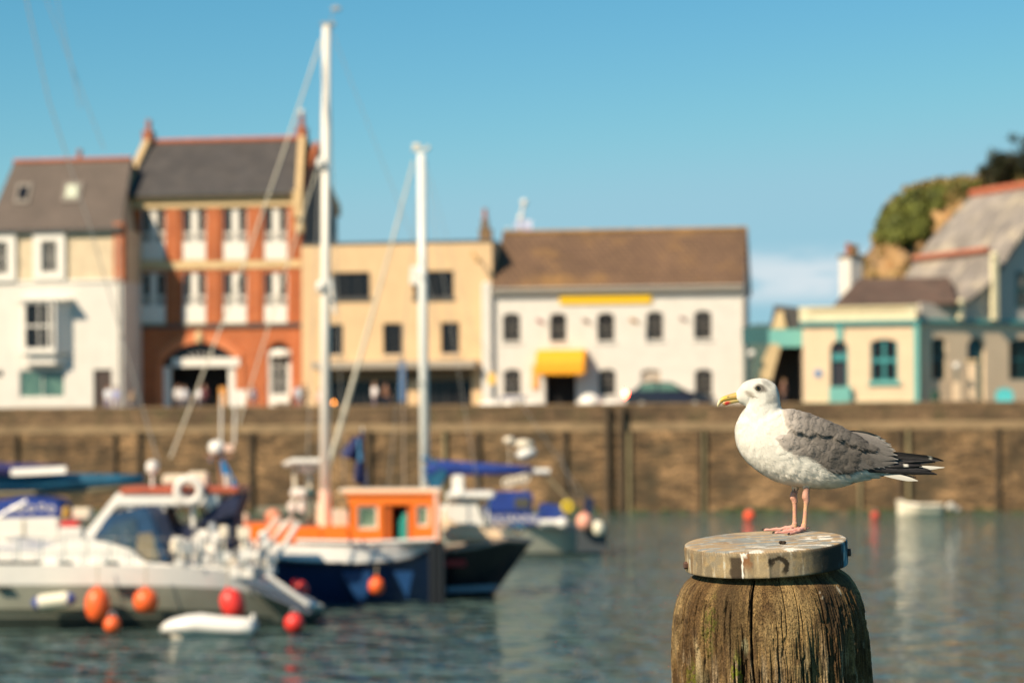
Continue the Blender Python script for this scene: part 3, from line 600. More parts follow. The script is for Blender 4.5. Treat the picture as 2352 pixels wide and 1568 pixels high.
d_ = MB().box(dr[0], dr[0] + .1, .14, .22, .12, dr[3] - .3).box(dr[1] - .1, dr[1], .14, .22, .12, dr[3] - .3).box(dr[0] + .1, dr[1] - .1, .12, .2, dr[3] - 1.15, dr[3] - .75).build('door_frame', teal, f.t)
MB().box(dr[0], dr[1], .24, .3, .12, dr[3]).build('door', mat('dark_door', (.02, .02, .03), .5), f.t)
r = f.R(1905, 1955, 888, 915); MB().box(r[0], r[1], -.4, -.02, 0, r[3]).build('door_step', teal_l, f.t)
r = f.L(1879, 857); MB().lathe([(.22, 0), (.22, .04)], (r[0], -.02, r[1]), 16, Matrix.Rotation(R(90), 3, 'X')).build('blue_plaque', mat('plaque_blue', (.05, .20, .45), .5), f.t)
m = MB(); m.box(W_ - .28, W_ + .06, -.1, .1, 0, zc).build('corner_trim', teal_l, f.t)
k0 = f.L(1928, 765, 0); MB().prism([(k0[0] - .15, dr[3] - .05), (k0[0] + .15, dr[3] - .05), (k0[0] + .22, zc), (k0[0] - .22, zc)], -.1, -.002).build('keystone', teal_l, f.t)
# brown hipped roof behind the parapet
r0, r1 = f.L(1972, 640, 5.5), f.L(2180, 640, 5.5); e0, e1 = f.L(1915, 700, 1.2), f.L(2200, 700, 1.2); g = (r0[0] - 1.6, 9.0)
m = MB(); m.quad((e0[0], 1.2, e0[1]), (e1[0], 1.2, e0[1]), (r1[0], 5.5, r0[1]), (r0[0], 5.5, r0[1]), .12); m.add([(e0[0], 1.2, e0[1]), (r0[0], 5.5, r0[1]), (e0[0], 9.5, e0[1])], [(0, 1, 2)])
m.quad((r0[0], 5.5, r0[1]), (r1[0], 5.5, r0[1]), (e1[0], 9.5, e0[1]), (e0[0], 9.5, e0[1])); m.build('roof', brickmat('brown_slate', (.12, .07, .05), (.09, .06, .045), (.05, .035, .03), .5, .3, .012, .85, 'xy', .35, .5), f.t)
m = MB(); m.box(e0[0] + .1, W_ - .25, 1.3, 7.9, zc - .1, e0[1]).build('upper_wall', pale_w, f.t)
buff = f
# chimney stack, white and buff, on its left
p = P(1957, 700, 147.5); ch = Frame((p.x, p.y, ROADZ), R(-58)); ct = thing('chimney_stack', 'tall white chimney stack with red pot beside the green cliff', 'chimney', ch.o, ch.yaw)
zt = P(1955, 592, 147.5).z - ROADZ
MB().box(-.62, .42, -.45, .45, 0, zt).build('stack', white_r, ct); MB().box(-.70, .5, -.53, .53, zt, zt + .18).build('cap', oldstone, ct)
MB().lathe([(.2, 0), (.16, .55), (.22, .65), (.14, .75)], (-.3, 0, zt + .18), 10).build('chimney_pot', terra, ct); MB().lathe([(.26, 0), (.2, .3), (.3, .5), (.08, .62)], (.22, .05, zt + .18), 10).build('chimney_cowl', oldstone, ct)

# ---------------------------------------------------------------- big gabled building on the far right
f = facade('gabled_building', 'large building with weathered grey slate roof and curved gable in shade, right edge', 2116, 138.6, 2420, 142.6)
W_ = f.w; zc = f.L(2200, 742)[1]; DEP = 9.5
xr, zr = f.L(2232, 448, DEP); prof = [f.L(*q) for q in ((2196, 698), (2232, 678), (2262, 652), (2290, 615), (2318, 572), (2352, 523))] + [(xr, zr)]
ws = [list(f.R(2140, 2173, 775, 872)) + [.2], list(f.R(2318, 2380, 778, 872)) + [.2]]; ws.append(list(f.R(2334, 2380, 624, 706)))
dd = list(f.R(2222, 2262, 775, 912)) + [.5]; dd[2] = .12
xe = prof[0][0]
m = MB(); wall(m, 0, W_ + 6, 0, zc, ws[:2] + [dd], reveal=.25); shell(m, 0, W_ + 6, 0, zc, DEP)
m.build('wall', pale_w, f.t)
m = MB(); x2 = 2 * xr - xe
pl = [(0.02, zc + .2), (0.02, f.L(2150, 696, 0)[1]), (xe - .01, prof[0][1] - .12)] + [(a, b - .1) for a, b in prof] + [(2 * xr - a, b - .1) for a, b in prof[-2::-1]] + [(x2, zc)]
m.prism(pl, .02, .3); m.build('gable', mat('shade_painted_render', (.50, .44, .38), .85, var=.1), f.t)  # the gable's shade is mixed into its grey wall colour
MB().box(-.1, W_ + 6, -.2, .02, zc, zc + .2).build('string_course', teal, f.t)
m = MB(); th = .25
for i in range(len(prof) - 1):
    (a, b), (c, d) = prof[i], prof[i + 1]; m.prism([(a, b), (c, d), (c, d - th), (a, b - th)], -.35, DEP)
    m.prism([(2 * xr - a, b), (2 * xr - c, d), (2 * xr - c, d - th), (2 * xr - a, b - th)], -.35, DEP)
m.prism([(0.5, f.L(2150, 700, 3)[1] - .4), (xe, prof[0][1]), (xe, prof[0][1] - th), (.5, f.L(2150, 700, 3)[1] - .7)], 1.5, 4.5)
m.build('roof', slate_g, f.t)
for s_ in (1.0,):
    MB().tube([(xr, -.35, zr + .05), (xr, DEP, zr + .05)], .3, 6).build('ridge_tiles', ridge_r, f.t)
a, b = f.L(2318, 572); MB().tube([(a - .2, 1.8, b + .1), (a - .2, DEP - .2, b + .1)], .2, 6).build('tile_band', mat('red_tile_band', (.42, .15, .09), .8, var=.2), f.t)
for r in ws: window(f.t, r, 2, 2, teal_d, glass, y=.12 if len(r) > 4 else -.03, fw=.1, bar=.1)
MB().box(dd[0], dd[1], .24, .3, .12, dd[3]).build('door', teal_d, f.t)
for dx, tp, r_ in ((2206, 694, .14), (2284, 588, .17)):
    q = f.L(dx, tp, -.4); MB().box(q[0] - r_, q[0] + r_, -.55, -.21, zc + .2, q[1] - .2).ball((q[0], -.38, q[1]), r_ * 1.5, 10).build('buttress_pier', mat('pale_yellow_render', (.7, .6, .4)), f.t)

# ---------------------------------------------------------------- street things in front of the right-hand buildings
def lamp_post(dx, row, D, lab):
    p = P(dx, row, D); o = thing('globe_lamp', lab, 'street lamp', (p.x, p.y, ROADZ), 0, 'globe lamps'); h = p.z - ROADZ
    MB().box(-.2, .2, -.2, .2, 0, h - .9).build('pillar', pale_w, o, bevel=.03); MB().tube([(0, 0, h - .9), (0, 0, h - .15)], .04, 6).build('bracket', teal_d, o); MB().ball((0, 0, h), .2, 12).build('globe', white_p, o)
lamp_post(2197, 840, 137, 'round white lamp on a buff pillar before the shaded gabled building')
p = P(2233, 830, 138); o = thing('gate_pier', 'tall narrow buff pier standing right of the globe lamp', 'pier', (p.x, p.y, ROADZ)); h = p.z - ROADZ
MB().box(-.22, .22, -.22, .22, 0, h).build('shaft', pale_w, o, bevel=.03); MB().box(-.3, .3, -.3, .3, h, h + .12).build('cap', cream_s, o)
p = P(2310, 912, 136.5); o = thing('turquoise_bench', 'turquoise seat with arched back, right of the gabled building door', 'bench', (p.x, p.y, ROADZ))
m = MB(); m.prism([(-.5, .45), (.5, .45), (.5, 1.0), (.3, 1.18), (0, 1.25), (-.3, 1.18), (-.5, 1.0)], .3, .36); tq = mat('turquoise_paint', (.10, .50, .52), .5); m.build('backrest', tq, o)
MB().box(-.5, .5, -.2, .36, .4, .46).build('seat', tq, o)
for a in (-.45, .4):
    for b in (-.18, .28): MB().box(a, a + .05, b, b + .05, 0, .4).build('leg', tq, o)
p = P(2148, 912, 136.5); o = thing('litter_bin', 'dark green litter bin below the shaded left window', 'bin', (p.x, p.y, ROADZ))
MB().lathe([(.22, 0), (.26, .1), (.27, .85), (.25, .9)], n=12).build('body', mat('bin_green', (.02, .06, .04), .5), o); MB().lathe([(.29, .9), (.29, .96), (.15, 1.1)], n=12).build('lid', mat('bin_green', (.02, .06, .04)), o)

# ---------------------------------------------------------------- cliff with scrub and trees
cm_ = mat('cliff_rock', (.52, .31, .13), .95, var=.4, vscale=.45, col2=(.16, .10, .05))
SIL = [(1945, 760), (1975, 680), (1990, 615), (2008, 565), (2014, 520), (2032, 490), (2060, 458), (2090, 438), (2150, 421), (2200, 414), (2250, 405), (2275, 392), (2320, 384), (2600, 360)]
nn, kk = 90, 40; mb = MB(); rr = np.random.default_rng(3); GR = {}
def cliffpt(dx, s_):                       # s 0 foot, 1 top edge, above 1 the plateau behind
    top = np.interp(dx, [q[0] for q in SIL], [q[1] for q in SIL]); D = 168 + 24 * s_ ** 1.3 + 2.5 * math.sin(dx * .045) * (1 - s_ * .6) + 1.2 * math.sin(dx * .13 + s_ * 9)
    if s_ <= 1: return P(dx, 1010 + (top - 1010) * s_ ** .8, D)
    q = P(dx, top, 192); return Vector((q.x * (1 + (s_ - 1) * 40 / 192), 192 + (s_ - 1) * 40, q.z + (s_ - 1) * 1.5))
for i in range(nn + 1):
    for j in range(kk + 1):
        dx = 1945 + 655 * i / nn; s_ = 1.25 * j / kk; p = cliffpt(dx, s_); mb.v.append((p.x + rr.normal() * .25, p.y + rr.normal() * .5, max(ROADZ - .5, p.z + rr.normal() * .12)))
mb.f = [(i * (kk + 1) + j, (i + 1) * (kk + 1) + j, (i + 1) * (kk + 1) + j + 1, i * (kk + 1) + j + 1) for i in range(nn) for j in range(kk)]
tag(mb.build('cliff', cm_, smooth=True), kind='structure')
def leafmat(name, c, c2):
    return mat(name, c, .7, var=.5, vscale=.5, col2=c2)
def leaves(mb, centers, n, size, spread, rnd, flat=1.):
    for c in centers:
        for _ in range(n):
            d = Vector((rnd.gauss(0, 1), rnd.gauss(0, 1), rnd.gauss(0, 1) * flat)); d = d.normalized() * rnd.random() ** .33
            p = Vector(c) + Vector((d.x * spread, d.y * spread, d.z * spread * .8)); s_ = size * rnd.uniform(.6, 1.4)
            nrm = (d + Vector((rnd.gauss(0, .5), rnd.gauss(0, .5), rnd.gauss(0, .5) + .3))).normalized(); a = nrm.orthogonal().normalized(); b = nrm.cross(a)
            mb.add([p + a * s_, p + b * s_ * .7, p - a * s_, p - b * s_ * .7], [(0, 1, 2, 3)])
rd = random.Random(5); cs = []
while len(cs) < 380:
    dx = rd.uniform(2022, 2330); s_ = rd.uniform(.35, .97); p = cliffpt(dx, s_); row = 1010 - (p.z - HCAM) / p.y * FPX
    low = np.interp(dx, [2008, 2030, 2083, 2125, 2150, 2235], [548, 556, 560, 540, 480, 425])
    if row > low + rd.gauss(0, 8): continue
    if dx > 2130 and rd.random() < .45: continue
    cs.append(p + Vector((0, -.4, .1)))
mb = MB(); 
for c_ in cs: leaves(mb, [c_], int(60 * rd.uniform(.4, 1.3)), .17, rd.uniform(.4, 1.0), rd)
tag(mb.build('hillside_scrub', leafmat('scrub_leaf', (.19, .205, .028), (.05, .065, .012))), 'green scrub covering the upper part of the tan cliff', kind='stuff')
cs = []
while len(cs) < 190:
    dx = rd.uniform(1985, 2360); s_ = rd.uniform(.2, 1.1) if len(cs) < 110 else rd.uniform(.88, 1.05); p = cliffpt(dx, s_); cs.append(p + Vector((0, -.3, 0)))
mb = MB(); leaves(mb, cs, 40, .18, .7, rd)
tag(mb.build('dry_grass', leafmat('dry_leaf', (.34, .23, .07), (.15, .12, .035))), 'dry tan tufts and bramble scattered over the cliff', kind='stuff')
tm = leafmat('dark_tree_leaf', (.085, .085, .03), (.035, .04, .018)); bark = mat('bark', (.08, .055, .035), .9, var=.3)
for i, (dx, row, D, rad, lab) in enumerate(((2305, 372, 188, 1.7, 'small dark round tree on the cliff top, the left one'), (2352, 352, 190, 2.3, 'larger dark tree on the cliff top at the right edge of the frame'), (2278, 398, 187, 1.0, 'low dark bush-like tree left of the two cliff top trees'))):
    p = P(dx, row, D); base = P(dx, row + rad * 30 + 8, D); h = p.z - base.z
    t_ = thing('cliff_tree', lab, 'tree', base, 0, 'dark trees on the cliff top'); m = MB(); m.tube([(0, 0, -1), (.1, 0, h * .5), (0, .1, h)], [.2, .14, .06], 7)
    for k_ in range(5): a = k_ * 1.3; m.tube([(0, 0, h * .45), (math.cos(a) * rad * .6, math.sin(a) * rad * .6, h + rad * .2)], [.08, .03], 5)
    m.build('trunk', bark, t_)
    cs = [Vector((max(-.75, min(.75, rd.gauss(0, .45))) * rad, max(-.8, min(.8, rd.gauss(0, .5))) * rad, h + max(-.6, min(.42, rd.gauss(-.05, .30))) * rad)) for _ in range(30)]
    mb = MB()
    for c_ in cs: leaves(mb, [c_], 60, .12, rad * rd.uniform(.22, .44), rd); mb.build('crown', tm, t_)

# ---------------------------------------------------------------- people on the promenade
skin = mat('skin', (.50, .28, .19), .6)
def person(dx, row, D, shirt, legs, hair, label, pose=0, face=0., female=False):
    D = max(D, DQ(dx) + 1.3); p = P(dx, row, D); h = 1.72; sc = 1.0
    o = thing('person', label, 'person', (p.x, p.y, ROADZ), face, 'people on the promenade')
    me = bpy.data.meshes.new('body'); sw = [0, .12, -.15, .2][pose % 4]; ar = [.05, .28, -.1, .15][pose % 4]
    V = [(0, 0, .95), (0, 0, 1.18), (0, -.01, 1.40), (0, 0, 1.50), (0, -.01, 1.58), (0, -.01, 1.66),
         (.17, 0, 1.40), (.24, .02, 1.13), (.22, -ar, .90), (.22, -ar * 1.3 - .02, .80), (-.17, 0, 1.40), (-.24, .02, 1.13), (-.22, ar * .8, .90), (-.22, ar, .80),
         (.10, 0, .90), (.10, -sw * .6, .50), (.10, -sw, .09), (.10, -sw - .16, .03), (-.10, 0, .90), (-.10, sw * .6, .50), (-.10, sw, .09), (-.10, sw - .16, .03)]
    E = [(0, 1), (1, 2), (2, 3), (3, 4), (4, 5), (2, 6), (6, 7), (7, 8), (8, 9), (2, 10), (10, 11), (11, 12), (12, 13), (0, 14), (14, 15), (15, 16), (16, 17), (0, 18), (18, 19), (19, 20), (20, 21)]
    Rr = [.15, .135, .16, .06, .095, .085, .065, .048, .036, .04, .065, .048, .036, .04, .085, .062, .045, .04, .085, .062, .045, .04]
    me.from_pydata(V, E, []); ob = bpy.data.objects.new('body', me); COL.objects.link(ob)
    sk = ob.modifiers.new('s', 'SKIN'); ob.modifiers.new('u', 'SUBSURF').levels = 1
    if not me.skin_vertices: me.attributes.new('x', 'FLOAT', 'POINT')
    return ob, o, Rr
PEOPLE = [(248, 884, 140.5, (.70, .72, .78), (.35, .30, .40), 'person in a white top before the white house doorway, left one of a pair'),
 (267, 886, 140, (.35, .38, .62), (.20, .15, .22), 'person in a lilac blue top, right of the pair by the white house doorway'),
 (304, 896, 140, (.62, .42, .26), (.30, .30, .32), 'person in a tan top low in the shade beside the brick building'),
 (409, 868, 141, (.72, .68, .66), (.10, .08, .10), 'auburn haired person in a white top in the brick building arch'),
 (424, 880, 140, (.60, .60, .64), (.12, .12, .14), 'person in a pale grey top, second from the left in the arch'),
 (456, 884, 140, (.85, .84, .86), (.20, .18, .2), 'person in a bright white shirt under the arch, left of a dark red one'),
 (470, 866, 142.5, (.14, .03, .04), (.04, .03, .04), 'person in a dark red top standing deep in the arch'),
 (582, 890, 139.5, (.72, .74, .84), (.35, .2, .18), 'person in a pale blue top between the white board and the brick building door'),
 (686, 885, 139.5, (.55, .62, .72), (.2, .2, .25), 'person in a grey blue top at the corner of the cream building'),
 (700, 893, 139, (.16, .12, .08), (.08, .07, .06), 'person in dark brown clothes beside the cream building corner'),
 (734, 882, 139.5, (.70, .45, .42), (.2, .15, .15), 'person in a pink top half hidden by the tall mast'),
 (860, 872, 138.5, (.88, .80, .78), (.2, .15, .2), 'person in a white top under the grey canopy'),
 (886, 868, 139, (.34, .16, .09), (.05, .10, .16), 'person in a brown top beside the one in white under the canopy'),
 (1730, 858, 136, (.72, .70, .78), (.1, .1, .12), 'person in a lilac top at the inn corner, left of the leaning board'),
 (1801, 868, 137.5, (.33, .15, .10), (.06, .05, .07), 'person in rust brown clothes in the shade right of the leaning board')]
def build_people():
    cur = None
    import bmesh as _b
    for i, (dx, row, D, sh, lg, lab) in enumerate(PEOPLE):
        ob, o, Rr = person(dx, row, D, sh, lg, None, lab, i, rd.uniform(-1, 1))
        bpy.context.view_layer.update()
        bm = _b.new(); bm.from_mesh(ob.data); lay = bm.verts.layers.skin.verify()
        for v, r_ in zip(bm.verts, Rr): v[lay].radius = (r_, r_ * (.75 if v.index in (0, 1, 2) else 1)); v[lay].use_root = v.index == 0
        bm.to_mesh(ob.data); bm.free()
        ob.data.update(); dg = bpy.context.evaluated_depsgraph_get(); me = bpy.data.meshes.new_from_object(ob.evaluated_get(dg)); old = ob.data
        ob.modifiers.clear(); ob.data = me; bpy.data.meshes.remove(old); ob.parent = o; me.name = 'body'
        for mm in (skin, mat(f'shirt_{i}', sh, .8), mat(f'trousers_{i}', lg, .8)): me.materials.append(mm)
        for p in me.polygons:
            z, x = p.center.z, abs(p.center.x); p.use_smooth = True
            p.material_index = 0 if z > 1.46 or (x > .19 and z < 1.12 and z > .7) else 1 if z > .95 else 2
        hc = [(.12, .05, .03), (.04, .03, .02), (.25, .14, .06)][i % 3]
        m = MB(); m.ball((0, .025, 1.67), .105, 10, (1, 1.05, .85)); m.build('hair', mat(f'hair_{i % 3}', hc, .8), o, smooth=True)
        s_ = [1.0, .97, .84, 1.02, .98, .97, 1.04, .95][i % 8]; o.scale = (s_, s_, s_)
build_people()

# ---------------------------------------------------------------- black hatchback with its brake light on
pA, pB = P(1443, 1010, 138.4), P(1640, 1010, 137.4); ln = (Vector((pB.x, pB.y, 0)) - Vector((pA.x, pA.y, 0))).length
car = thing('parked_car', 'black hatchback with red brake light glowing, in front of the white inn', 'car', (pA.x, pA.y, ROADZ), math.atan2(pB.y - pA.y, pB.x - pA.x))
k = ln / 4.3; car.scale = (1, 1, 1.15); bp_ = mat('black_car_paint', (.012, .010, .018), .2, clear=.8)
sec = [(0, .35), (0, .75), (.08, .98), (.35, 1.05), (.75, 1.42), (1.3, 1.50), (2.2, 1.46), (2.95, 1.02), (3.9, .88), (4.28, .70), (4.3, .35)]
m = MB(); n_ = 7; W2 = .86
rings = []
for j, fy in enumerate((-1, -.97, -.8, 0, .8, .97, 1)):
    inset = {0: .0, 1: .0, 2: .0}.get(j, 0)
    rings.append([(x * k, fy * W2 * (1 if z < 1.0 else 1 - .28 * (z - 1.0) / .5), z - (.06 if abs(fy) > .96 else 0) * (z > .9)) for x, z in sec])
nS = len(sec); m.v = [v for r in rings for v in r]
for i in range(6):
    for j in range(nS): m.f.append((i * nS + j, i * nS + (j + 1) % nS, (i + 1) * nS + (j + 1) % nS, (i + 1) * nS + j))
m.f += [tuple(range(nS)), tuple(range(7 * nS - 1, 6 * nS - 1, -1))]; m.build('body', bp_, car, smooth=False)
wg = mat('car_glass', (.09, .17, .13), .08, spec=.8)
for x0, x1, x2, x3 in ((.62, 1.55, 1.55, .85), (1.65, 2.75, 2.25, 1.65)):
    m = MB(); m.quad((x0 * k, -.85, 1.04), (x1 * k, -.85, 1.04), (x2 * k, -.665, 1.40), (x3 * k, -.665, 1.40), .02); m.build('side_window', wg, car)
m = MB(); m.quad((2.93 * k, -.72, 1.07), (2.93 * k, .72, 1.07), (2.26 * k, .58, 1.45), (2.26 * k, -.58, 1.45), .02); m.build('windscreen', wg, car)
for x in (.8, 3.45):
    for y in (-.78, .78):
        w_ = MB().tube([(x * k, y - .1, .32), (x * k, y + .1, .32)], .32, 18).build('wheel', mat('tyre_rubber', (.02, .02, .02), .9), car); MB().tube([(x * k, y - .11, .32), (x * k, y + .11, .32)], .19, 12).build('rim', metal, w_)
MB().ball((-.04, -.78, .90), .15, 12, (.8, 1, 1.1)).build('tail_light', mat('lit_brake_light', (1, .06, .03), .3, emit=55), car)
MB().ball((.02, .72, .86), .12, 12, (.5, 1, 1.1)).build('tail_light', mat('tail_red', (.5, .01, .01), .3), car)
for y in (-.62, .62): MB().ball((4.2 * k, y, .72), .12, 10, (.8, 1.2, .7)).build('headlight', glassg, car)
# ---------------------------------------------------------------- small things along the parapet
def qthing(name, lab, cat, dx, D, group=None):
    p = P(dx, 1010, max(D, DQ(dx) + 1.4)); return thing(name, lab, cat, (p.x, p.y, ROADZ), qyaw, group)
def hb(row, D): return P(1176, row, max(D, DQ(1176) + 1.4)).z - ROADZ
o = qthing('display_board', 'orange panel board beside the open brick arch', 'board', 512, 139); h = hb(884, 139); MB().box(-.2, .2, -.03, .03, .5, h).build('panel', mat('orange_board', (.72, .32, .08), .7), o); MB().box(-.03, .03, .031, .08, 0, h).build('post', metal, o)
o = qthing('white_notice', 'big white notice board right of the orange panel', 'board', 547, 138.6); h = hb(891, 138.6); MB().box(-.5, .5, -.04, .04, .25, h).build('panel', white_p, o)
for x in (-.4, .4): MB().box(x - .04, x + .04, .041, .10, 0, h).build('leg', metal, o)
o = qthing('blue_post_banner', 'narrow blue banner hanging on a pole before the cream building', 'banner', 925, 137.5); h = hb(742, 137.5); MB().tube([(0, 0, 0), (0, 0, h)], .05, 6).build('pole', mat('brown_fascia', (.16, .11, .06)), o); MB().box(-.18, .18, -.08, -.055, hb(920, 137.5), hb(826, 137.5)).build('banner', mat('banner_blue', (.02, .13, .32), .7), o)
o = qthing('amber_light_spot', 'small amber car-light spot on an added post at the foot of the tall mast', 'lamp', 767, 135.2); h = hb(921, 135.2); MB().tube([(0, 0, 0), (0, 0, h - .08)], .06, 8).build('post', metal, o); MB().ball((0, 0, h), .07, 10).build('lamp', mat('amber_lit', (1, .33, .05), .4, emit=9), o)  # orange spot taken for a car's light; the post is added
o = qthing('yellow_sign', 'small yellow sign on a pole at the left corner of the inn', 'sign', 1130, 137.5); h = hb(856, 137.5); MB().box(-.22, .22, -.04, -.01, h - .65, h).build('sign_plate', mat('orange_sign', (.85, .50, .10), .6), o); MB().tube([(0, .03, 0), (0, .03, h)], .04, 6).build('pole', metal, o)
def upturned(dx, D, ln, hh, lab, c=white_p):
    o = qthing('covered_tender', lab, 'small boat', dx, D, 'small white boats laid up on the quay'); m = MB()
    st = []
    for i in range(11):
        u_ = i / 10; ww = .5 * math.sin(math.pi * (.1 + .85 * u_)) ** .6; hz = hh * math.sin(math.pi * (.12 + .8 * u_)) ** .5
        st.append([((u_ - .5) * ln, -ww * math.cos(a), .3 + hz * math.sin(a)) for a in [math.pi * j / 8 for j in range(9)]])
    m.v = [v for s_ in st for v in s_]; m.f = [(i * 9 + j, (i + 1) * 9 + j, (i + 1) * 9 + j + 1, i * 9 + j + 1) for i in range(10) for j in range(8)] + [tuple(range(9)), tuple(range(98, 89, -1))]
    m.build('hull', c, o, smooth=True)
    for x in (-.3, .3): MB().box(x * ln - .05, x * ln + .05, -.45, .45, 0, .32).build('trestle', pile, o)
upturned(1132, 134.6, 1.5, .42, 'upturned white tender below the yellow sign, leftmost of the small boats on the quay')
upturned(1172, 134.4, 1.0, .40, 'short upturned white tender, second from the left on the quay')
upturned(1224, 134.0, 1.3, .33, 'upturned white tender just left of the dark inn doorway')
upturned(1356, 133.6, 1.2, .75, 'tall white covered boat just right of the yellow awning')
upturned(1408, 133.4, 1.3, .35, 'upturned white tender just left of the black car')
o = qthing('blue_table', 'low blue table beside the inn ground floor window', 'table', 1178, 137.5); MB().box(-.7, .7, -.35, .35, .78, .9).build('table_top', mat('table_blue', (.06, .09, .25), .6), o)
for x in (-.6, .6): MB().box(x - .04, x + .04, -.3, .3, 0, .78).build('leg', metal, o)
# ================================================================ boats
WL = lambda row: HCAM * FPX / (row - HROW)                   # distance of a waterline seen at that row
def boat(name, label, cat, dx, row, group='boats moored along the quay'):
    D = WL(row); p = P(dx, row, D); f = Frame((p.x, D, 0)); f.D = D; f.t = thing(name, label, cat, (p.x, D, 0), 0, group); return f
def hull(st, v0, v1, n=9, flare=.30, rake=0.):
    """st: (x, half_beam, z_keel, z_sheer, y_shift) from stern to bow; the strip of hull between height fractions v0 and v1"""
    m = MB(); K = n
    for i_, (x, b_, zk, zs, ys) in enumerate(st):
        u_ = i_ / (len(st) - 1); x0_ = x
        for side in (-1, 1):
            for j in range(K + 1):
                v = v0 + (v1 - v0) * j / K; x = x0_ - rake * (1 - v) * max(0, u_ - .4) / .6; w_ = b_ * max(v, 0.) ** flare; m.v.append((x, ys + side * w_, zk + (zs - zk) * v))
    row = 2 * (K + 1)
    for i in range(len(st) - 1):
        for s_ in (0, 1):
            for j in range(K):
                a = i * row + s_ * (K + 1) + j; b2 = a + row; m.f.append((a, b2, b2 + 1, a + 1))
    for e in (0, len(st) - 1):
        o_ = e * row; 
        for j in range(K): m.f.append((o_ + j, o_ + j + 1, o_ + K + 1 + j + 1, o_ + K + 1 + j))
    return m
def deck(st, drop=0., inset=.97):
    m = MB(); n = len(st)
    for x, b_, zk, zs, ys in st: m.v += [(x, ys - b_ * inset, zs - drop), (x, ys + b_ * inset, zs - drop)]
    m.f = [(2 * i, 2 * i + 2, 2 * i + 3, 2 * i + 1) for i in range(n - 1)]; return m
def stations(f, pts, beam, zk=-.7, n=16, yb=0., bow_right=True, full=.55):
    """pts: (dx, sheer row) along the near side; beams close towards the bow"""
    xs = [f.L(a, b)[0] for a, b in pts]; zs = [f.L(a, b)[1] for a, b in pts]; out = []
    for i in range(n + 1):
        u = i / n; x = xs[0] + (xs[-1] - xs[0]) * u; z = np.interp(x, xs if xs[0] < xs[-1] else xs[::-1], zs if xs[0] < xs[-1] else zs[::-1])
        w_ = u if bow_right else 1 - u; bb = beam * (max(0.015, 1 - max(0, (w_ - full) / (1 - full)) ** 2.2)) * (1 - .22 * max(0, (.25 - w_) / .25) ** 1.5)
        out.append((x, bb, zk, z, yb))
    return out
def stay(f, a, b, r, par, m_, ya=0, yb=0, name='stay', bow=0.):
    pa, pb = f.L(*a, ya), f.L(*b, yb); A_ = Vector((pa[0], ya, pa[1])); B_ = Vector((pb[0], yb, pb[1])); pts = []
    for i in range(7): t_ = i / 6; q = A_.lerp(B_, t_); q.x += bow * math.sin(math.pi * t_); pts.append(q)
    return MB().tube(pts, r, 6).build(name, m_, par)
gel = mat('white_gelcoat', (.80, .77, .72), .3, var=.04, clear=.3)
gelc = mat('cream_gelcoat', (.78, .69, .55), .35, var=.05)
mastm = mat('mast_paint', (.76, .72, .65), .4, var=.06, vscale=1)
wire = mat('rigging_wire', (.35, .33, .30), .5, .3)
sailc = mat('furled_sail', (.66, .60, .48), .8, var=.15, vscale=3)
hull_g = mat('grey_green_hull', (.27, .27, .215), .35, var=.25, vscale=.8, clear=.2)  # grey-green puts the hull's shade and water reflection into its colour
blk = mat('black_antifoul', (.012, .015, .02), .5)
bluec = mat('blue_canvas', (.012, .045, .26), .8, var=.25, vscale=2)
navyc = mat('navy_canvas', (.012, .02, .06), .8, var=.3, vscale=2)
tealc = mat('teal_canvas', (.006, .10, .19), .8, var=.3, vscale=1.5)
clearv = mat('clear_vinyl', (.06, .10, .15), .12, spec=.8, var=.4, vscale=3)
orange = mat('orange_paint', (.93, .20, .015), .4, var=.08, clear=.3)
orange_d = mat('orange_brown_paint', (.55, .11, .01), .5, var=.15)
fend_o = mat('orange_fender', (.92, .14, .03), .4); fend_r = mat('red_fender', (.80, .045, .035), .4); fend_w = mat('white_fender', (.80, .74, .58), .45); fend_b = mat('fender_blue_end', (.03, .06, .28), .5)
pinkp = mat('pale_pink_paint', (.80, .55, .44), .5); rope = mat('rope', (.45, .38, .26), .9)
chrome = mat('polished_steel', (.75, .74, .72), .12, 1.0)
def text_mesh(s, size, par, m_, loc, name='lettering', ext=.01, rot=(R(90), 0, 0), sx_=1.):
    cu = bpy.data.curves.new(name, 'FONT'); cu.body = s; cu.size = size; cu.extrude = ext; cu.align_x = 'CENTER'; cu.align_y = 'CENTER'
    o = bpy.data.objects.new(name, cu); COL.objects.link(o); bpy.context.view_layer.update(); dg = bpy.context.evaluated_depsgraph_get()
    me = bpy.data.meshes.new_from_object(o.evaluated_get(dg)); bpy.data.objects.remove(o); o = bpy.data.objects.new(name, me); COL.objects.link(o); me.materials.append(m_); o.parent = par; o.location = loc; o.rotation_euler = rot; o.scale = (sx_, 1, 1); return o

def fender(f, dx, row0, row1, wpx, m_, lab, y, tilt=0., group='fenders hung along the hulls', shape='oval', hang=1285):
    a = f.L(dx, row0, y); b = f.L(dx, row1, y); r_ = wpx / 2 * (f.D + y) / FPX; hz = a[1] - b[1]; M = Matrix.Rotation(tilt, 3, 'Y')
    c = f.o + Vector((a[0], y, (a[1] + b[1]) / 2)); o = thing('fender', lab, 'fender', c, 0, group)
    n_ = 10; prof = [(max(.004, r_ * math.sin(math.pi * i / n_) ** .75), -hz / 2 * math.cos(math.pi * i / n_)) for i in range(n_ + 1)]
    MB().lathe(prof, (0, 0, 0), 18, M).build('body', m_, o, smooth=True)
    t_ = M @ Vector((0, 0, hz / 2)); MB().lathe([(.05, -.03), (.05, .06)], t_, 8, M).build('eye', m_ if m_ != fend_w else fend_b, o)
    if hang: h_ = f.L(dx, hang, y)[1] - c.z; MB().tube([t_, Vector((t_.x, 0.05, h_))], .014, 5).build('rope', rope, o)
    return o
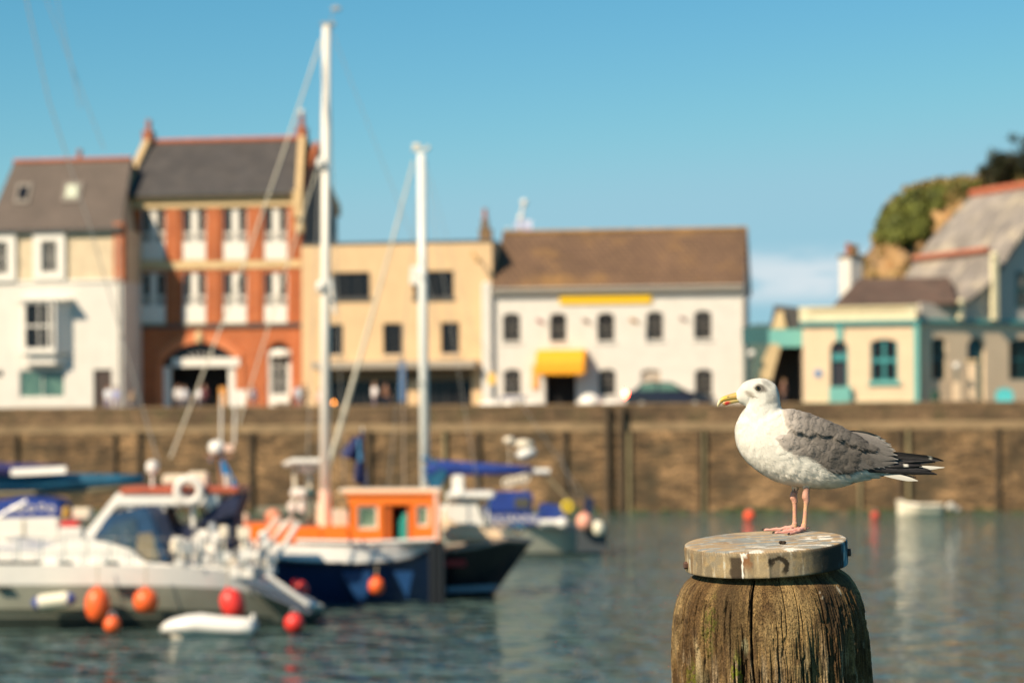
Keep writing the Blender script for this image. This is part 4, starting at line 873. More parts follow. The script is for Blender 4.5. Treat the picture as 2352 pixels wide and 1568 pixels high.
def buoy(dx, row, wpx, wl, lab, m_=fend_r, group='round mooring buoys'):
    D = WL(wl); p = P(dx, row, D); r_ = wpx / 2 * D / FPX; o = thing('mooring_buoy', lab, 'buoy', (p.x, D, max(p.z, r_ * .35)), 0, group)
    MB().ball((0, 0, 0), r_, 18).build('body', m_, o, smooth=True); MB().torus((0, 0, r_ * 1.08), .07, .02, 12, 6).build('ring', metal, o); return o

# ---------------------------------------------------------------- nearest white motor sailer, left
f = boat('motor_cruiser', 'nearest white boat on the left, navy windscreen hood, orange fenders along its grey hull', 'boat', 350, 1440)
st = stations(f, [(728, 1402), (660, 1374), (590, 1336), (530, 1312), (400, 1300), (200, 1296), (0, 1296), (-260, 1290)], 1.75, -.8, 26, 1.75, bow_right=False, full=.5)
st = [(x, b_, zk if u > .12 else zk + (.12 - u) * 8, zs, y) for u, (x, b_, zk, zs, y) in [(i / 26, s_) for i, s_ in enumerate(st)]]
hl = hull(st, .48, .80, flare=.15).build('hull', hull_g, f.t, smooth=True); hull(st, 0, .48, flare=.15).build('underbody', mat('black_green_antifoul', (.02, .028, .022), .5), f.t, smooth=True)
hull(st, .80, 1, flare=.15).build('topside_band', gel, f.t, smooth=True); deck(st, .02).build('deck', gel, f.t)
hull([(x, b_ + .01, zk, zk + (zs - zk), y) for x, b_, zk, zs, y in st[3:]], .50, .56, 2, flare=.15).build('boot_stripe', mat('dark_green_stripe', (.05, .06, .045), .5), f.t)
def q3(dx, dy, y): a = f.L(dx, dy, y); return (a[0], a[1])
y0, y1 = .55, 2.95
trunk = [q3(-200, 1300, y0), q3(-120, 1262, y0), q3(90, 1262, y0), q3(135, 1248, y0), q3(190, 1238, y0), q3(250, 1246, y0), q3(300, 1262, y0), q3(330, 1290, y0), q3(400, 1297, y0), q3(585, 1303, y0), q3(585, 1330, y0), q3(-200, 1325, y0)]
cab = MB().prism(trunk, y0, y1).build('cabin', gel, f.t, bevel=.04)
m = MB(); m.prism([q3(-120, 1286, y0), q3(90, 1288, y0), q3(97, 1290, y0), q3(82, 1302, y0), q3(-120, 1298, y0)], y0 - .015, y0 + .02); m.build('side_window', glass, cab)
for x0, x1 in ((137, 165), (243, 271)):
    a, b_ = q3(x0, 1299, y0); c, d = q3(x1, 1290, y0); fr = MB().box(a - .02, c + .02, y0 - .03, y0 - .002, b_ - .02, d + .02).build('portlight', chrome, cab); MB().box(a, c, y0 - .035, y0 - .031, b_, d).build('pane', glass, fr)
for x0, x1 in ((-10, 24), (266, 312)): a, b_ = q3(x0, 1353, 0); c, d = q3(x1, 1347, 0); MB().box(a, c, -.06, .3, b_, d).build('hull_window', glass, f.t)
# windscreen hood: a tent of navy canvas and clear panels
A_ = [q3(210, 1238, .7), q3(252, 1180, .9), q3(330, 1163, .9), q3(352, 1180, .9), q3(388, 1293, .6)]
m = MB(); m.prism([A_[0], A_[1], A_[2], A_[3], A_[4], q3(330, 1291, .7), q3(300, 1262, .7)], .72, 2.8); hd = m.build('canvas_hood', mat('hood_blue', (.012, .055, .13), .55, var=.4, vscale=2), f.t, bevel=.05)
m = MB(); m.prism([q3(222, 1238, .7), q3(262, 1202, .7), q3(312, 1190, .7), q3(315, 1228, .7), q3(300, 1256, .7), q3(262, 1247, .7)], .69, .715); m.build('clear_panel', clearv, hd)
m = MB(); m.prism([q3(318, 1225, .7), q3(348, 1222, .7), q3(368, 1285, .7), q3(330, 1283, .7), q3(312, 1262, .7)], .69, .715); m.build('clear_panel', mat('vinyl_tan', (.26, .22, .15), .2, var=.5), hd)
for k_ in range(7): rx, ry = random.uniform(246, 298), random.uniform(1215, 1245); a, b_ = q3(rx, ry, .7); MB().ball((a, .66, b_), .035, 8).build('stud', chrome, hd)
# steel rails, winches and fittings round the cockpit and stern: each catches the sun
for i in range(13):
    dx = -60 + i * 52; a, b_ = q3(dx, 1300, .25); MB().tube([(a, .25, b_ - .05), (a, .25, b_ + .62)], .014, 6).build('stanchion', chrome, f.t)
for hh in (.33, .62): a, b_ = q3(-60, 1300, .25); c, d = q3(565, 1303, .25); MB().tube([(a, .25, b_ + hh), (c, .25, d + hh)], .007, 5).build('guard_wire', wire, f.t)
rs = random.Random(12)
for i in range(46):
    dx, dy = rs.uniform(400, 630), rs.uniform(1215, 1312); yy = rs.uniform(.3, 2.6); a, b_ = q3(dx, dy, yy); zb_ = q3(dx, 1312, yy)[1]
    m = MB(); s_ = rs.uniform(.06, .15)
    if i % 3 == 0: m.box(a - s_, a + s_, yy - s_, yy + s_, b_ - s_, b_ + s_ * .8)
    elif i % 3 == 1: m.lathe([(s_ * .9, 0), (s_ * .7, s_), (s_, s_ * 1.1), (s_ * .6, s_ * 1.8)], (a, yy, b_ - s_), 10)
    else: m.ball((a, yy, b_), s_ * .8, 10, (1, 1, 1.6))
    m.tube([(a, yy, zb_), (a, yy, b_)], .02, 5); m.build('deck_fitting', [gel, gelc, gel, metal][i % 4], f.t)
# spars and passerelle slanting up over the stern
for a, b_, r_, mm in (((545, 1305), (640, 1188), .065, pinkp), ((580, 1310), (655, 1200), .06, gel), ((608, 1322), (685, 1200), .06, gel), ((592, 1275), (672, 1190), .06, pinkp)):
    stay(f, a, b_, r_, f.t, mm, 1.0, 1.8, 'davit_spar')
for yy, ra in ((.3, 0), (1.6, -14)):
    pa = [q3(570, 1332 + ra, yy), q3(640, 1358 + ra, yy), q3(722, 1396 + ra, yy)]; MB().tube([(a, yy, b_) for a, b_ in pa], .055, 6).build('passerelle_rail', mat('blue_grey_metal', (.22, .26, .32), .35, .5), f.t)
pa = [q3(575, 1336, 1), q3(718, 1400, 1)]; m = MB(); m.quad((pa[0][0], .35, pa[0][1]), (pa[1][0], .35, pa[1][1]), (pa[1][0], 1.55, pa[1][1]), (pa[0][0], 1.55, pa[0][1]), .05); m.build('passerelle', mat('blue_grey_deck', (.12, .14, .18), .6), f.t)
stay(f, (610, 1318), (708, 1388), .06, f.t, gel, .2, .25, 'passerelle_tube'); MB().ball((q3(716, 1389, .2)[0], .2, q3(716, 1389, .2)[1]), .07, 10).build('end_roller', chrome, f.t)
f1 = f
fender(f, 224, 1350, 1428, 57, fend_o, 'long orange fender on the grey hull, nearest boat, second from left', -.32)
fender(f, 335, 1352, 1407, 58, fend_o, 'round orange fender in the middle of the nearest boat', -.32)
fender(f, 534, 1351, 1420, 56, fend_r, 'slanting pink red fender near the stern of the nearest boat', -.32, R(-18))
fender(f, 690, 1332, 1370, 36, fend_r, 'red fender half hidden behind the stern of the nearest boat', 2.2, R(-40), hang=0)
# white cylinder fender with blue ends, lying along the hull
a = f.L(124, 1379, -.28); o = thing('fender', 'white cylinder fender with blue ends lying along the nearest hull', 'fender', f.o + Vector((a[0], -.28, a[1])), 0, 'fenders hung along the hulls')
hw = 36 * f.D / FPX; M = Matrix.Rotation(R(83), 3, 'Y'); rad = .165
MB().lathe([(rad * .8, -hw), (rad, -hw + .05), (rad, hw - .05), (rad * .8, hw)], (0, 0, 0), 16, M).build('body', fend_w, o, smooth=False)
for s_ in (-1, 1): MB().lathe([(rad * .85, s_ * hw - .06), (rad * .85, s_ * hw + .03), (.06, s_ * (hw + .13))] if s_ > 0 else [(.06, -hw - .13), (rad * .85, -hw - .03), (rad * .85, -hw + .06)], (0, 0, 0), 14, M).build('end_cap', fend_b, o)
buoy(258, 1434, 40, 1452, 'small orange buoy floating under the long orange fender', fend_o)
buoy(676, 1430, 46, 1447, 'dull red buoy floating just right of the nearest boat\'s stern', fend_r)
# small white tender afloat alongside
D = WL(1455); p = P(484, 1455, D); o = thing('tender', 'low white inflatable tender afloat beside the stern of the nearest boat', 'small boat', (p.x, D, 0)); k_ = D / FPX
m = MB(); xs = [-106, -92, -60, -28, 20, 70, 96, 104]; zc_ = [14, 20, 25, 27, 22, 19, 18, 18]
for yy in (-.42, .42): m.tube([(x * k_, yy * (.25 if i == 0 else .75 if i == 1 else 1), (z + 1) * k_) for i, (x, z) in enumerate(zip(xs, zc_))], [.10, .14, .17, .18, .17, .16, .15, .08], 10)
m.build('tubes', gel, o, smooth=True); MB().box(-85 * k_, 92 * k_, -.4, .4, .0, .12).build('floor', gelc, o); MB().box(90 * k_, 96 * k_, -.4, .4, .02, .33).build('transom', gel, o); MB().box(92 * k_, 104 * k_, -.14, .14, .15, .45).build('outboard', gel, o, bevel=.03)

# ---------------------------------------------------------------- white wheelhouse boat with red-orange roof
f = boat('wheelhouse_boat', 'white wheelhouse boat with orange red roof, lifebuoy and slanted windscreen behind the nearest boat', 'boat', 380, 1412)
def q3(dx, dy, y): a = f.L(dx, dy, y); return (a[0], a[1])
st = stations(f, [(548, 1290), (400, 1282), (200, 1262), (60, 1250), (0, 1240)], 1.5, -.6, 16, 1.4, bow_right=False, full=.45)
hull(st, 0, 1).build('hull', gel, f.t, smooth=True); deck(st, .03).build('deck', gel, f.t)
y0, y1 = .3, 2.5
sp1 = [q3(192, 1262, y0), q3(196, 1222, y0), q3(268, 1132, y0), q3(285, 1128, y0), q3(284, 1140, y0), q3(232, 1205, y0), q3(250, 1212, y0), q3(330, 1212, y0), q3(345, 1262, y0), q3(528, 1268, y0), q3(528, 1288, y0), q3(192, 1284, y0)]
m = MB(); m.prism(sp1, y0, y0 + .1).prism(sp1, y1 - .1, y1)
a, b_ = q3(196, 1222, y0); c, d = q3(192, 1270, y0); m.box(a, a + .08, y0 + .1, y1 - .1, d, b_); m.build('wheelhouse_side', gel, f.t)
z1, z0 = q3(300, 1134, y0)[1], q3(300, 1163, y0)[1]; xa, xb = q3(262, 1140, y0)[0], q3(505, 1140, y0)[0]
rf = MB().box(xa, xb, y0 - .08, y1 + .08, z0, z1).build('roof', gel, f.t, bevel=.05); MB().box(xa + .15, xb + .45, y0 - .12, y1 + .12, z1, z1 + .15).build('roof_top', mat('red_roof_paint', (.50, .11, .05), .5, var=.3, vscale=2), rf, bevel=.03)
for x0, x1, s_ in ((293, 303, 0), (362, 378, 0), (438, 447, 0), (478, 492, 0)): r = q3(x0, 1212, y0), q3(x1, 1160, y0); MB().box(r[0][0], r[1][0], y0, y0 + .12, r[0][1], r[1][1]).box(r[0][0], r[1][0], y1 - .12, y1, r[0][1], r[1][1]).build('window_pillar', gel, f.t)
m = MB(); m.quad((q3(205, 1218, y0)[0], y0 + .12, q3(205, 1218, y0)[1]), (q3(272, 1137, y0)[0], y0 + .12, q3(272, 1137, y0)[1]), (q3(272, 1137, y0)[0], y1 - .12, q3(272, 1137, y0)[1]), (q3(205, 1218, y0)[0], y1 - .12, q3(205, 1218, y0)[1]), .02); m.build('windscreen', clearv, f.t)
r = q3(380, 1225, y0), q3(455, 1212, y0); MB().box(q3(365, 1283, -.05)[0], q3(412, 1283, -.05)[0], -.02, .25, q3(380, 1278, -.05)[1], q3(380, 1228, -.05)[1]).build('side_locker', gel, f.t, bevel=.12)
MB().box(q3(440, 1283, -.05)[0], q3(498, 1283, -.05)[0], -.02, .25, q3(380, 1285, -.05)[1], q3(380, 1216, -.05)[1]).build('side_locker', gel, f.t, bevel=.12)
a, b_ = q3(432, 1127, -.1); m = MB(); m.torus((0, 0, 0), .27, .095, 24, 10); lb = m.build('lifebuoy', white_p, None, smooth=True); lb.location = f.o + Vector((a, y0 - .28, b_)); tag(lb, 'white lifebuoy ring hung on the edge of the orange red roof', 'lifebuoy')
# aft canopy
m = MB(); m.prism([q3(470, 1180, y0), q3(520, 1150, y0), q3(552, 1130, y0), q3(548, 1150, y0), q3(536, 1185, y0), q3(534, 1262, y0), q3(505, 1265, y0), q3(506, 1205, y0), q3(470, 1200, y0)], y0 + .1, y1); m.build('aft_canopy', navyc, f.t, bevel=.05)
m = MB(); m.prism([q3(452, 1200, y0), q3(470, 1180, y0), q3(545, 1128, y0), q3(556, 1134, y0), q3(540, 1180, y0), q3(470, 1203, y0)], y0 - .05, y0 + .05); m.build('canopy_edge', navyc, f.t)
m = MB(); m.prism([q3(345, 1285, y0), q3(330, 1225, y0), q3(340, 1170, y0), q3(372, 1166, y0), q3(390, 1208, y0), q3(470, 1208, y0), q3(508, 1285, y0)], y0 + .35, y1 - .3); m.build('cockpit_shadow_fill', navyc, f.t)  # solid navy block stands for the shadow inside the cockpit
# radar mast on the roof
ym = 1.4; a0 = q3(506, 1125, ym); a1 = q3(506, 1048, ym); m = MB(); m.tube([(a0[0] + .05, ym, a0[1]), (a1[0], ym, a1[1])], .06, 8).box(a1[0] - .35, a1[0] + .3, ym - .05, ym + .05, a1[1] - .03, a1[1] + .04); rm = m.build('radar_mast', mat('rusty_mast', (.30, .15, .09), .6), f.t)
c = q3(498, 1028, ym); MB().lathe([(.14, -.16), (.19, -.08), (.20, .04), (.15, .14), (.03, .18)], (c[0], ym, c[1]), 16).build('radar_dome', gel, rm, smooth=True)
c = q3(525, 1028, ym); MB().box(c[0] - .12, c[0] + .12, ym - .1, ym + .1, c[1] - .08, c[1] + .08).build('lamp_box', pinkp, rm)
for dx in (507, 538): a, b_ = q3(dx, 1020, ym); c, d = q3(dx + 2, 905, ym); MB().tube([(a, ym, b_), (c, ym, d)], .028, 6).build('aerial', white_p, rm)
for dx in (484, 513): a, b_ = q3(dx, 1057, ym - .3); MB().ball((a, ym - .3, b_), .05, 10).build('lamp', chrome, rm)
for (x0, x1, r0, r1, mm) in ((375, 428, 1089, 1112, gelc), (432, 478, 1083, 1118, gelc)): a, b_ = q3(x0, r1, 1.2); c, d = q3(x1, r0, 1.2); MB().box(a, c, 1.0, 1.5, b_, d).build('roof_locker', mm, f.t, bevel=.04)
c = q3(350, 1070, 1.2); MB().lathe([(.12, -.15), (.15, -.05), (.13, .08), (.03, .14)], (c[0], 1.2, c[1]), 14).tube([(c[0], 1.2, z1 + .1), (c[0], 1.2, c[1])], .04, 6).build('searchlight', gel, f.t)
c = q3(240, 1222, -.1)
# ensign
a = q3(508, 1062, .9); fl = thing('ensign', 'small light blue and white flag drooping from the wheelhouse boat', 'flag', f.o + Vector((a[0], .9, a[1])))
def flag(par, pts, m_, name='flag', th=.012, amp=.06):
    m = MB(); n_ = 8; (x0, z0), (x1, z1), (x2, z2), (x3, z3) = pts
    for i in range(n_ + 1):
        for j in range(n_ + 1):
            u, v = i / n_, j / n_; x = (x0 * (1 - u) + x1 * u) * (1 - v) + (x3 * (1 - u) + x2 * u) * v; z = (z0 * (1 - u) + z1 * u) * (1 - v) + (z3 * (1 - u) + z2 * u) * v; m.v.append((x, amp * math.sin(u * 9 + v * 2), z))
    m.f = [(i * (n_ + 1) + j, (i + 1) * (n_ + 1) + j, (i + 1) * (n_ + 1) + j + 1, i * (n_ + 1) + j + 1) for i in range(n_) for j in range(n_)]
    o = m.build(name, m_, par, smooth=True); s_ = o.modifiers.new('t', 'SOLIDIFY'); s_.thickness = th; return o
kx = (f.D + .9) / FPX
flag(fl, [(-4 * kx, 4 * kx), (10 * kx, 0), (26 * kx, -30 * kx), (2 * kx, -26 * kx)], mat('flag_blue', (.03, .28, .62), .8)); flag(fl, [(2 * kx, -26 * kx), (20 * kx, -28 * kx), (24 * kx, -72 * kx), (6 * kx, -72 * kx)], white_p, 'flag_field'); flag(fl, [(24 * kx, -32 * kx), (30 * kx, -34 * kx), (40 * kx, -62 * kx), (26 * kx, -66 * kx)], mat('flag_blue', (.03, .28, .62)), 'flag_edge')
MB().tube([(-5 * kx, 0, 8 * kx), (14 * kx, 0, -95 * kx)], .018, 6).build('staff', pile, fl)

# ---------------------------------------------------------------- yacht at the left edge with the teal boom cover
f = boat('yacht', 'yacht at the left edge with long teal boom cover and blue spray hood', 'boat', 60, 1368)
def q3(dx, dy, y): a = f.L(dx, dy, y); return (a[0], a[1])
st = stations(f, [(250, 1262), (180, 1262), (0, 1262), (-300, 1250), (-560, 1235)], 1.7, -.8, 18, 1.6, bow_right=False, full=.5)
hull(st, 0, 1).build('hull', gel, f.t, smooth=True); deck(st, .02).build('deck', gelc, f.t)
m = MB(); m.prism([q3(-350, 1262, .6), q3(-330, 1205, .6), q3(-80, 1195, .6), q3(20, 1190, .6), q3(135, 1188, .6), q3(140, 1240, .6), q3(110, 1250, .6), q3(100, 1262, .6)], .6, 2.6); m.build('cabin', gel, f.t, bevel=.06)
a, b_ = q3(-20, 1235, .6); c, d = q3(62, 1192, .6); MB().box(q3(52, 1230, .59)[0], q3(56, 1230, .59)[0], .57, .598, q3(50, 1240, .6)[1], q3(50, 1192, .6)[1]).build('seam', rope, f.t)
m = MB(); m.prism([q3(-40, 1190, .8), q3(-20, 1150, .8), q3(60, 1140, .8), q3(120, 1146, .8), q3(140, 1156, .8), q3(142, 1188, .8)], .8, 2.4); sh = m.build('spray_hood', bluec, f.t, bevel=.05)
m = MB()
for i, dx in enumerate((32, 50, 72, 96, 118)):           # the white writing on the hood is too blurred to read: five pale letter shapes
    a, b_ = q3(dx, 1168 - (4 if i == 3 else 0), .77); m.torus((a, .785, b_), .075, .022, 12, 5)
m.build('pale_lettering', white_p, sh)
# boom with cover, mast outside the frame
def sail_cover(f, pts, rads, m_, par, y=1.2, name='boom_cover', sq=1.35):
    P3 = [(f.L(a, b, y)[0], y, f.L(a, b, y)[1]) for a, b in pts]; m = MB(); m.tube(P3, rads, 12)
    return m.build(name, m_, par, smooth=True)
k_ = (f.D + 1.2) / FPX
sail_cover(f, [(-90, 1085), (0, 1104), (120, 1108), (250, 1104), (330, 1100)], [34 * k_, 26 * k_, 22 * k_, 16 * k_, 11 * k_], tealc, f.t)
sail_cover(f, [(-90, 1128), (0, 1134), (180, 1129), (334, 1115)], [8 * k_, 7 * k_, 6 * k_, 6 * k_], mat('boom_dark_tan', (.20, .17, .10), .5), f.t, 1.1, 'boom')
sail_cover(f, [(-90, 1070), (10, 1078), (80, 1076), (155, 1074)], [20 * k_, 15 * k_, 12 * k_, 7 * k_], mat('indigo_canvas', (.02, .02, .12), .8, var=.3), f.t, .8, 'sail_bag')
a, b_ = q3(25, 1092, .5); c, d = q3(150, 1074, .5); m = MB(); m.quad((a, .47, b_), (c, .55, b_ + .06), (c, .62, d + .04), (a, .52, d - .02), .02); m.build('white_band', white_p, f.t)
mx = q3(-95, 1200, 1.4)[0]; MB().tube([(mx, 1.4, 1.5), (mx, 1.4, 16.5)], .09, 10).build('mast', mastm, f.t)
stay(f, (52, -40), (112, 232), .018, f.t, wire, 1.5, 1.5); stay(f, (112, 232), (210, 532), .018, f.t, wire, 1.5, 1.5); stay(f, (210, 532), (365, 1065), .018, f.t, wire, 1.5, 1.4)
stay(f, (95, -30), (240, 345), .012, f.t, wire, 2.4, 2.4); stay(f, (125, -30), (185, 250), .012, f.t, wire, .5, .5)
for a, b_, r_ in (((-20, 1180), (72, 1164), .03), ): pass
stay(f, (-30, 1200), (62, 1150), .045, f.t, gel, -.2, -.2, 'oar')
c = q3(150, 1150, .3); MB().lathe([(.11, -.14), (.12, .1), (.05, .16)], (q3(142, 1166, .3)[0] + .12, .3, q3(150, 1168, .3)[1] - .1), 10).build('horseshoe_lamp', mat('ochre', (.45, .28, .06), .6), f.t)
a = q3(163, 1210, -.1); MB().box(a[0] - .32, a[0] + .3, -.1, .5, a[1] - .5, a[1]).build('stern_locker', gel, f.t, bevel=.04); MB().box(a[0] - .3, a[0] + .2, -.08, .3, a[1] - .0, a[1] + .14).build('red_bag', fend_r, f.t, bevel=.04); MB().box(a[0] - .1, a[0] + .45, .3, .9, a[1] + .16, a[1] + .48).build('grey_bag', gelc, f.t, bevel=.06)

# ---------------------------------------------------------------- orange and navy motor sailer with the tall mast
f = boat('orange_boat', 'navy hulled boat with orange cabin and wheelhouse and the tallest mast', 'boat', 790, 1385)
def q3(dx, dy, y): a = f.L(dx, dy, y); return (a[0], a[1])
st = stations(f, [(400, 1262), (540, 1275), (680, 1291), (820, 1297), (930, 1293), (1005, 1262)][::-1], 1.65, -.8, 20, 1.65, bow_right=False, full=.6)
st2 = stations(f, [(400, 1225), (540, 1236), (680, 1252), (820, 1256), (940, 1250), (1003, 1238)][::-1], 1.68, -.8, 20, 1.65, bow_right=False, full=.6)
hull(st, 0, 1).build('hull', navy, f.t, smooth=True)
m = MB()
for (x, b_, zk, zs, ys), (x2, b2, zk2, zs2, ys2) in zip(st, st2): m.v += [(x, ys - b_ - .01, zs), (x2, ys2 - b2 + .10, zs2), (x2, ys2 - b2 + .2, zs2), (x, ys + b_ + .01, zs), (x2, ys2 + b2 - .10, zs2), (x2, ys2 + b2 - .2, zs2)]
for i in range(len(st) - 1):
    for k2 in (0, 3): a = i * 6 + k2; b_ = a + 6; m.f += [(a, b_, b_ + 1, a + 1), (a + 1, b_ + 1, b_ + 2, a + 2)]
m.build('bulwark', gel, f.t); deck(st, .0).build('deck', gelc, f.t)
m = MB(); m.tube([(x, ys - b_ - .06, zs) for x, b_, zk, zs, ys in st], .06, 6).tube([(x, ys + b_ + .06, zs) for x, b_, zk, zs, ys in st], .06, 6); m.build('rubbing_strake', blk, f.t)
a = q3(680, 1243, 0); b_ = q3(1000, 1240, 0); MB().tube([(a[0], .15, a[1]), ((a[0] + b_[0]) / 2, .05, a[1] - .04), (b_[0], .2, b_[1])], .06, 6).build('toe_rail', gel, f.t)
for x0, x1, r0, r1 in ((785, 840, 1312, 1378), (905, 935, 1312, 1378)): a, b_ = q3(x0, r1, 0); c, d = q3(x1, r0, 0); MB().prism([(a, d), (c + .15, d), (c, b_), (a + .35, b_)], -.05, .15).build('hull_panel', mat('bright_blue_paint', (.008, .05, .16), .4), f.t)
cb = MB(); y0, y1 = .55, 2.75
cb.prism([q3(530, 1252, y0), q3(538, 1208, y0), q3(560, 1203, y0), q3(700, 1212, y0), q3(800, 1206, y0), q3(810, 1248, y0)], y0, y1); cb.build('coachroof', orange, f.t, bevel=.05)
a, b_ = q3(800, 1246, .6); c, d = q3(1008, 1137, .6)
wins = []
for x0, x1, r0, r1 in ((820, 868, 1160, 1215), (956, 986, 1160, 1209)): p_, q_ = q3(x0, r1, .6); s_, t_ = q3(x1, r0, .6); wins.append((p_, s_, q_, t_))
p_, q_ = q3(880, 1243, .6); s_, t_ = q3(946, 1158, .6); dr = (p_, s_, q_, t_)
m = MB(); wall(m, a, c, b_, d, wins + [dr], y=.6, reveal=.08); wall(m, a, c, b_, d, wins, y=1.9, reveal=-.08)
m.quad((c, .6, b_), (c, 1.9, b_), (c, 1.9, d), (c, .6, d)); m.quad((a, .6, b_), (a, 1.9, b_), (a, 1.9, b_ + .45), (a, .6, b_ + .45)); m.quad((a, .6, d), (a, 1.9, d), (a, 1.9, d - .22), (a, .6, d - .22))
for yy in (.6, 1.2, 1.8): m.box(a, a + .06, yy, yy + .1, b_ + .45, d - .22)
wh = m.build('wheelhouse', orange, f.t)
MB().box(a - .12, c + .05, .53, 1.98, d, d + .09).build('roof', mat('pale_orange_paint', (.88, .32, .10), .5), wh, bevel=.04)
a2, b2_ = q3(778, 1135, .6); MB().box(a2, c + .02, .7, 1.9, d + .09, d + .17).build('roof_rack', gelc, wh)
for r in wins: w_ = window(wh, r, 1, 1, gelc, mat('green_glass', (.05, .12, .08), .1, var=.7, vscale=3, col2=(.3, .38, .28)), y=.64, fw=.06)
m = MB(); m.box(dr[0], dr[0] + .2, .66, .7, dr[2], dr[3]).box(dr[1] - .12, dr[1], .66, .7, dr[2], dr[3]).build('sliding_door', orange_d, wh)
MB().box(dr[0] + .2, dr[1] - .12, 1.5, 1.54, dr[2], dr[3] - .1).build('cabin_gloom', dark, wh)
m = MB(); x_ = dr[0] + .52; m.box(x_ - .12, x_ + .20, .72, 1.2, dr[2], dr[2] + .55).ball((x_ + .06, .9, dr[2] + .6), .14, 8, (1, 1, 1.5)); m.build('teal_seat', mat('teal_cushion', (.02, .30, .25), .7), wh)
for dx in (992, 1004, 1016): a, b_ = q3(dx, 1392, -.1); c, d = q3(dx, 1242, -.1); MB().tube([(a, -.12, b_ + .05), (a, -.1, d)], .07, 7).build('rubber_strip', blk, f.t)
for dx in (1000,):
    a, b_ = q3(dx, 1240, .3); c, d = q3(dx, 1128, .3); MB().box(a - .03, a + .06, .3, .4, b_, d).build('grab_post', pinkp, f.t)
# tall mast with spreaders and rigging
ym = 1.6; a0, z0 = q3(746, 1207, ym); a1, z1 = q3(750, 58, ym); k_ = (f.D + ym) / FPX
ms = MB().tube([(a0, ym, z0), (a0 + (a1 - a0) * .4, ym, z0 + (z1 - z0) * .4), (a1, ym, z1)], [11.5 * k_, 11 * k_, 9.5 * k_], 12).build('mast', mastm, f.t, smooth=True)
MB().tube([(a0 + .02, ym, z0), (a0 + .02, ym, z0 + .9)], .17, 10).build('mast_boot', pinkp, ms)
MB().box(a1 - .14, a1 + .22, ym - .1, ym + .1, z1 - .02, z1 + .06).tube([(a1 + .12, ym, z1), (a1 + .16, ym, z1 + .5)], .012, 5).ball((a1 + .25, ym, z1 + .42), .07, 8, (2, .4, 1)).build('masthead_vane', mat('grey_plastic', (.3, .32, .34), .5), ms)
for row, hw in ((385, .55), (668, .75)): z_ = q3(748, row, ym)[1]; xm = q3(748, row, ym)[0]; MB().tube([(xm - .1, ym + hw, z_ + .05), (xm, ym, z_), (xm - .1, ym - hw, z_ + .05)], .035, 6).build('spreader', mastm, ms); MB().ball((xm - .12, ym - .1, z_ + .1), .12, 8, (1, 1, 1.4)).build('steaming_lamp', gel, ms)
MB().tube([(q3(762, 640, ym)[0], ym - .2, q3(762, 640, ym)[1]), (q3(770, 720, ym)[0], ym - .2, q3(770, 720, ym)[1])], .05, 6).build('radar_reflector', gel, ms)
stay(f, (737, 92), (392, 1050), .026, f.t, sailc, ym, ym, 'forestay', .1); stay(f, (727, 392), (548, 975), .02, f.t, sailc, ym, ym, 'inner_forestay')
stay(f, (752, 66), (792, 1140), .012, f.t, wire, ym, ym + 1.4, 'shroud'); stay(f, (758, 62), (975, 620), .009, f.t, wire, ym, ym, 'backstay'); stay(f, (975, 620), (1010, 760), .009, f.t, wire, ym, ym, 'backstay')
stay(f, (928, 1128), (925, 745), .018, f.t, mat('aerial_tan', (.40, .30, .22), .6), 1.2, 1.2, 'whip_aerial')
stay(f, (746, 75), (700, 1200), .012, f.t, wire, ym, ym - 1.4, 'shroud')
# radar gantry left of the mast
yg = 2.0
for dx in (677, 712): a, b_ = q3(dx, 1205, yg); c, d = q3(dx, 1072, yg); MB().tube([(a, yg, b_), (c, yg, d)], .05, 7).build('gantry_post', gelc, f.t)
a, b_ = q3(652, 1070, yg); c, d = q3(742, 1052, yg); MB().box(a + .15, c, yg - .5, yg + .5, b_ + .04, d).box(a, a + .3, yg - .4, yg + .4, b_, d - .06).build('gantry_roof', gel, f.t, bevel=.05)
c = q3(706, 1074, yg); MB().lathe([(.15, -.13), (.24, -.08), (.26, .03), (.2, .1)], (c[0], yg, c[1]), 16).build('radar_dome', gel, f.t, smooth=True)
for (x0, x1, r0, r1, mm) in ((668, 705, 1120, 1142, gel), (706, 724, 1122, 1140, teal_d), (662, 680, 1150, 1185, gel), (684, 702, 1148, 1180, gel), (705, 725, 1150, 1190, mat('grey_green_gear', (.16, .19, .15), .7)), (655, 700, 1170, 1192, mat('dark_winch', (.05, .08, .07), .6)), (728, 745, 1150, 1205, gelc)):
    a, b_ = q3(x0, r1, yg - .3); c, d = q3(x1, r0, yg - .3); MB().box(a, c, yg - .5, yg - .1, b_, d).build('deck_gear', mm, f.t, bevel=.05)
a, b_ = q3(550, 1188, 1.6); MB().box(a - .25, a + .22, 1.4, 1.8, b_ - .16, b_ + .12).build('bow_locker', gelc, f.t, bevel=.04)
a, b_ = q3(628, 1186, 1.8); MB().ball((a, 1.8, b_), .21, 12).build('float_ball', mat('dull_orange_float', (.60, .24, .14), .6), f.t); a, b_ = q3(640, 1170, 2); MB().box(a - .55, a + .3, 1.9, 2.2, b_ - .1, b_ + .08).build('grey_roll', mat('grey_green_gear', (.16, .19, .15)), f.t)
for i in range(5): a, b_ = q3(770 + i * 8, 1195 + (i % 2) * 8, .9); MB().box(a - .05, a + .05, .8, 1.0, b_ - .3, b_ + .3).build('foredeck_fitting', [gelc, pinkp][i % 2], f.t)
f4 = f
fender(f, 865, 1326, 1364, 37, fend_o, 'round orange fender on the navy hull of the orange boat', -.28, hang=1297)
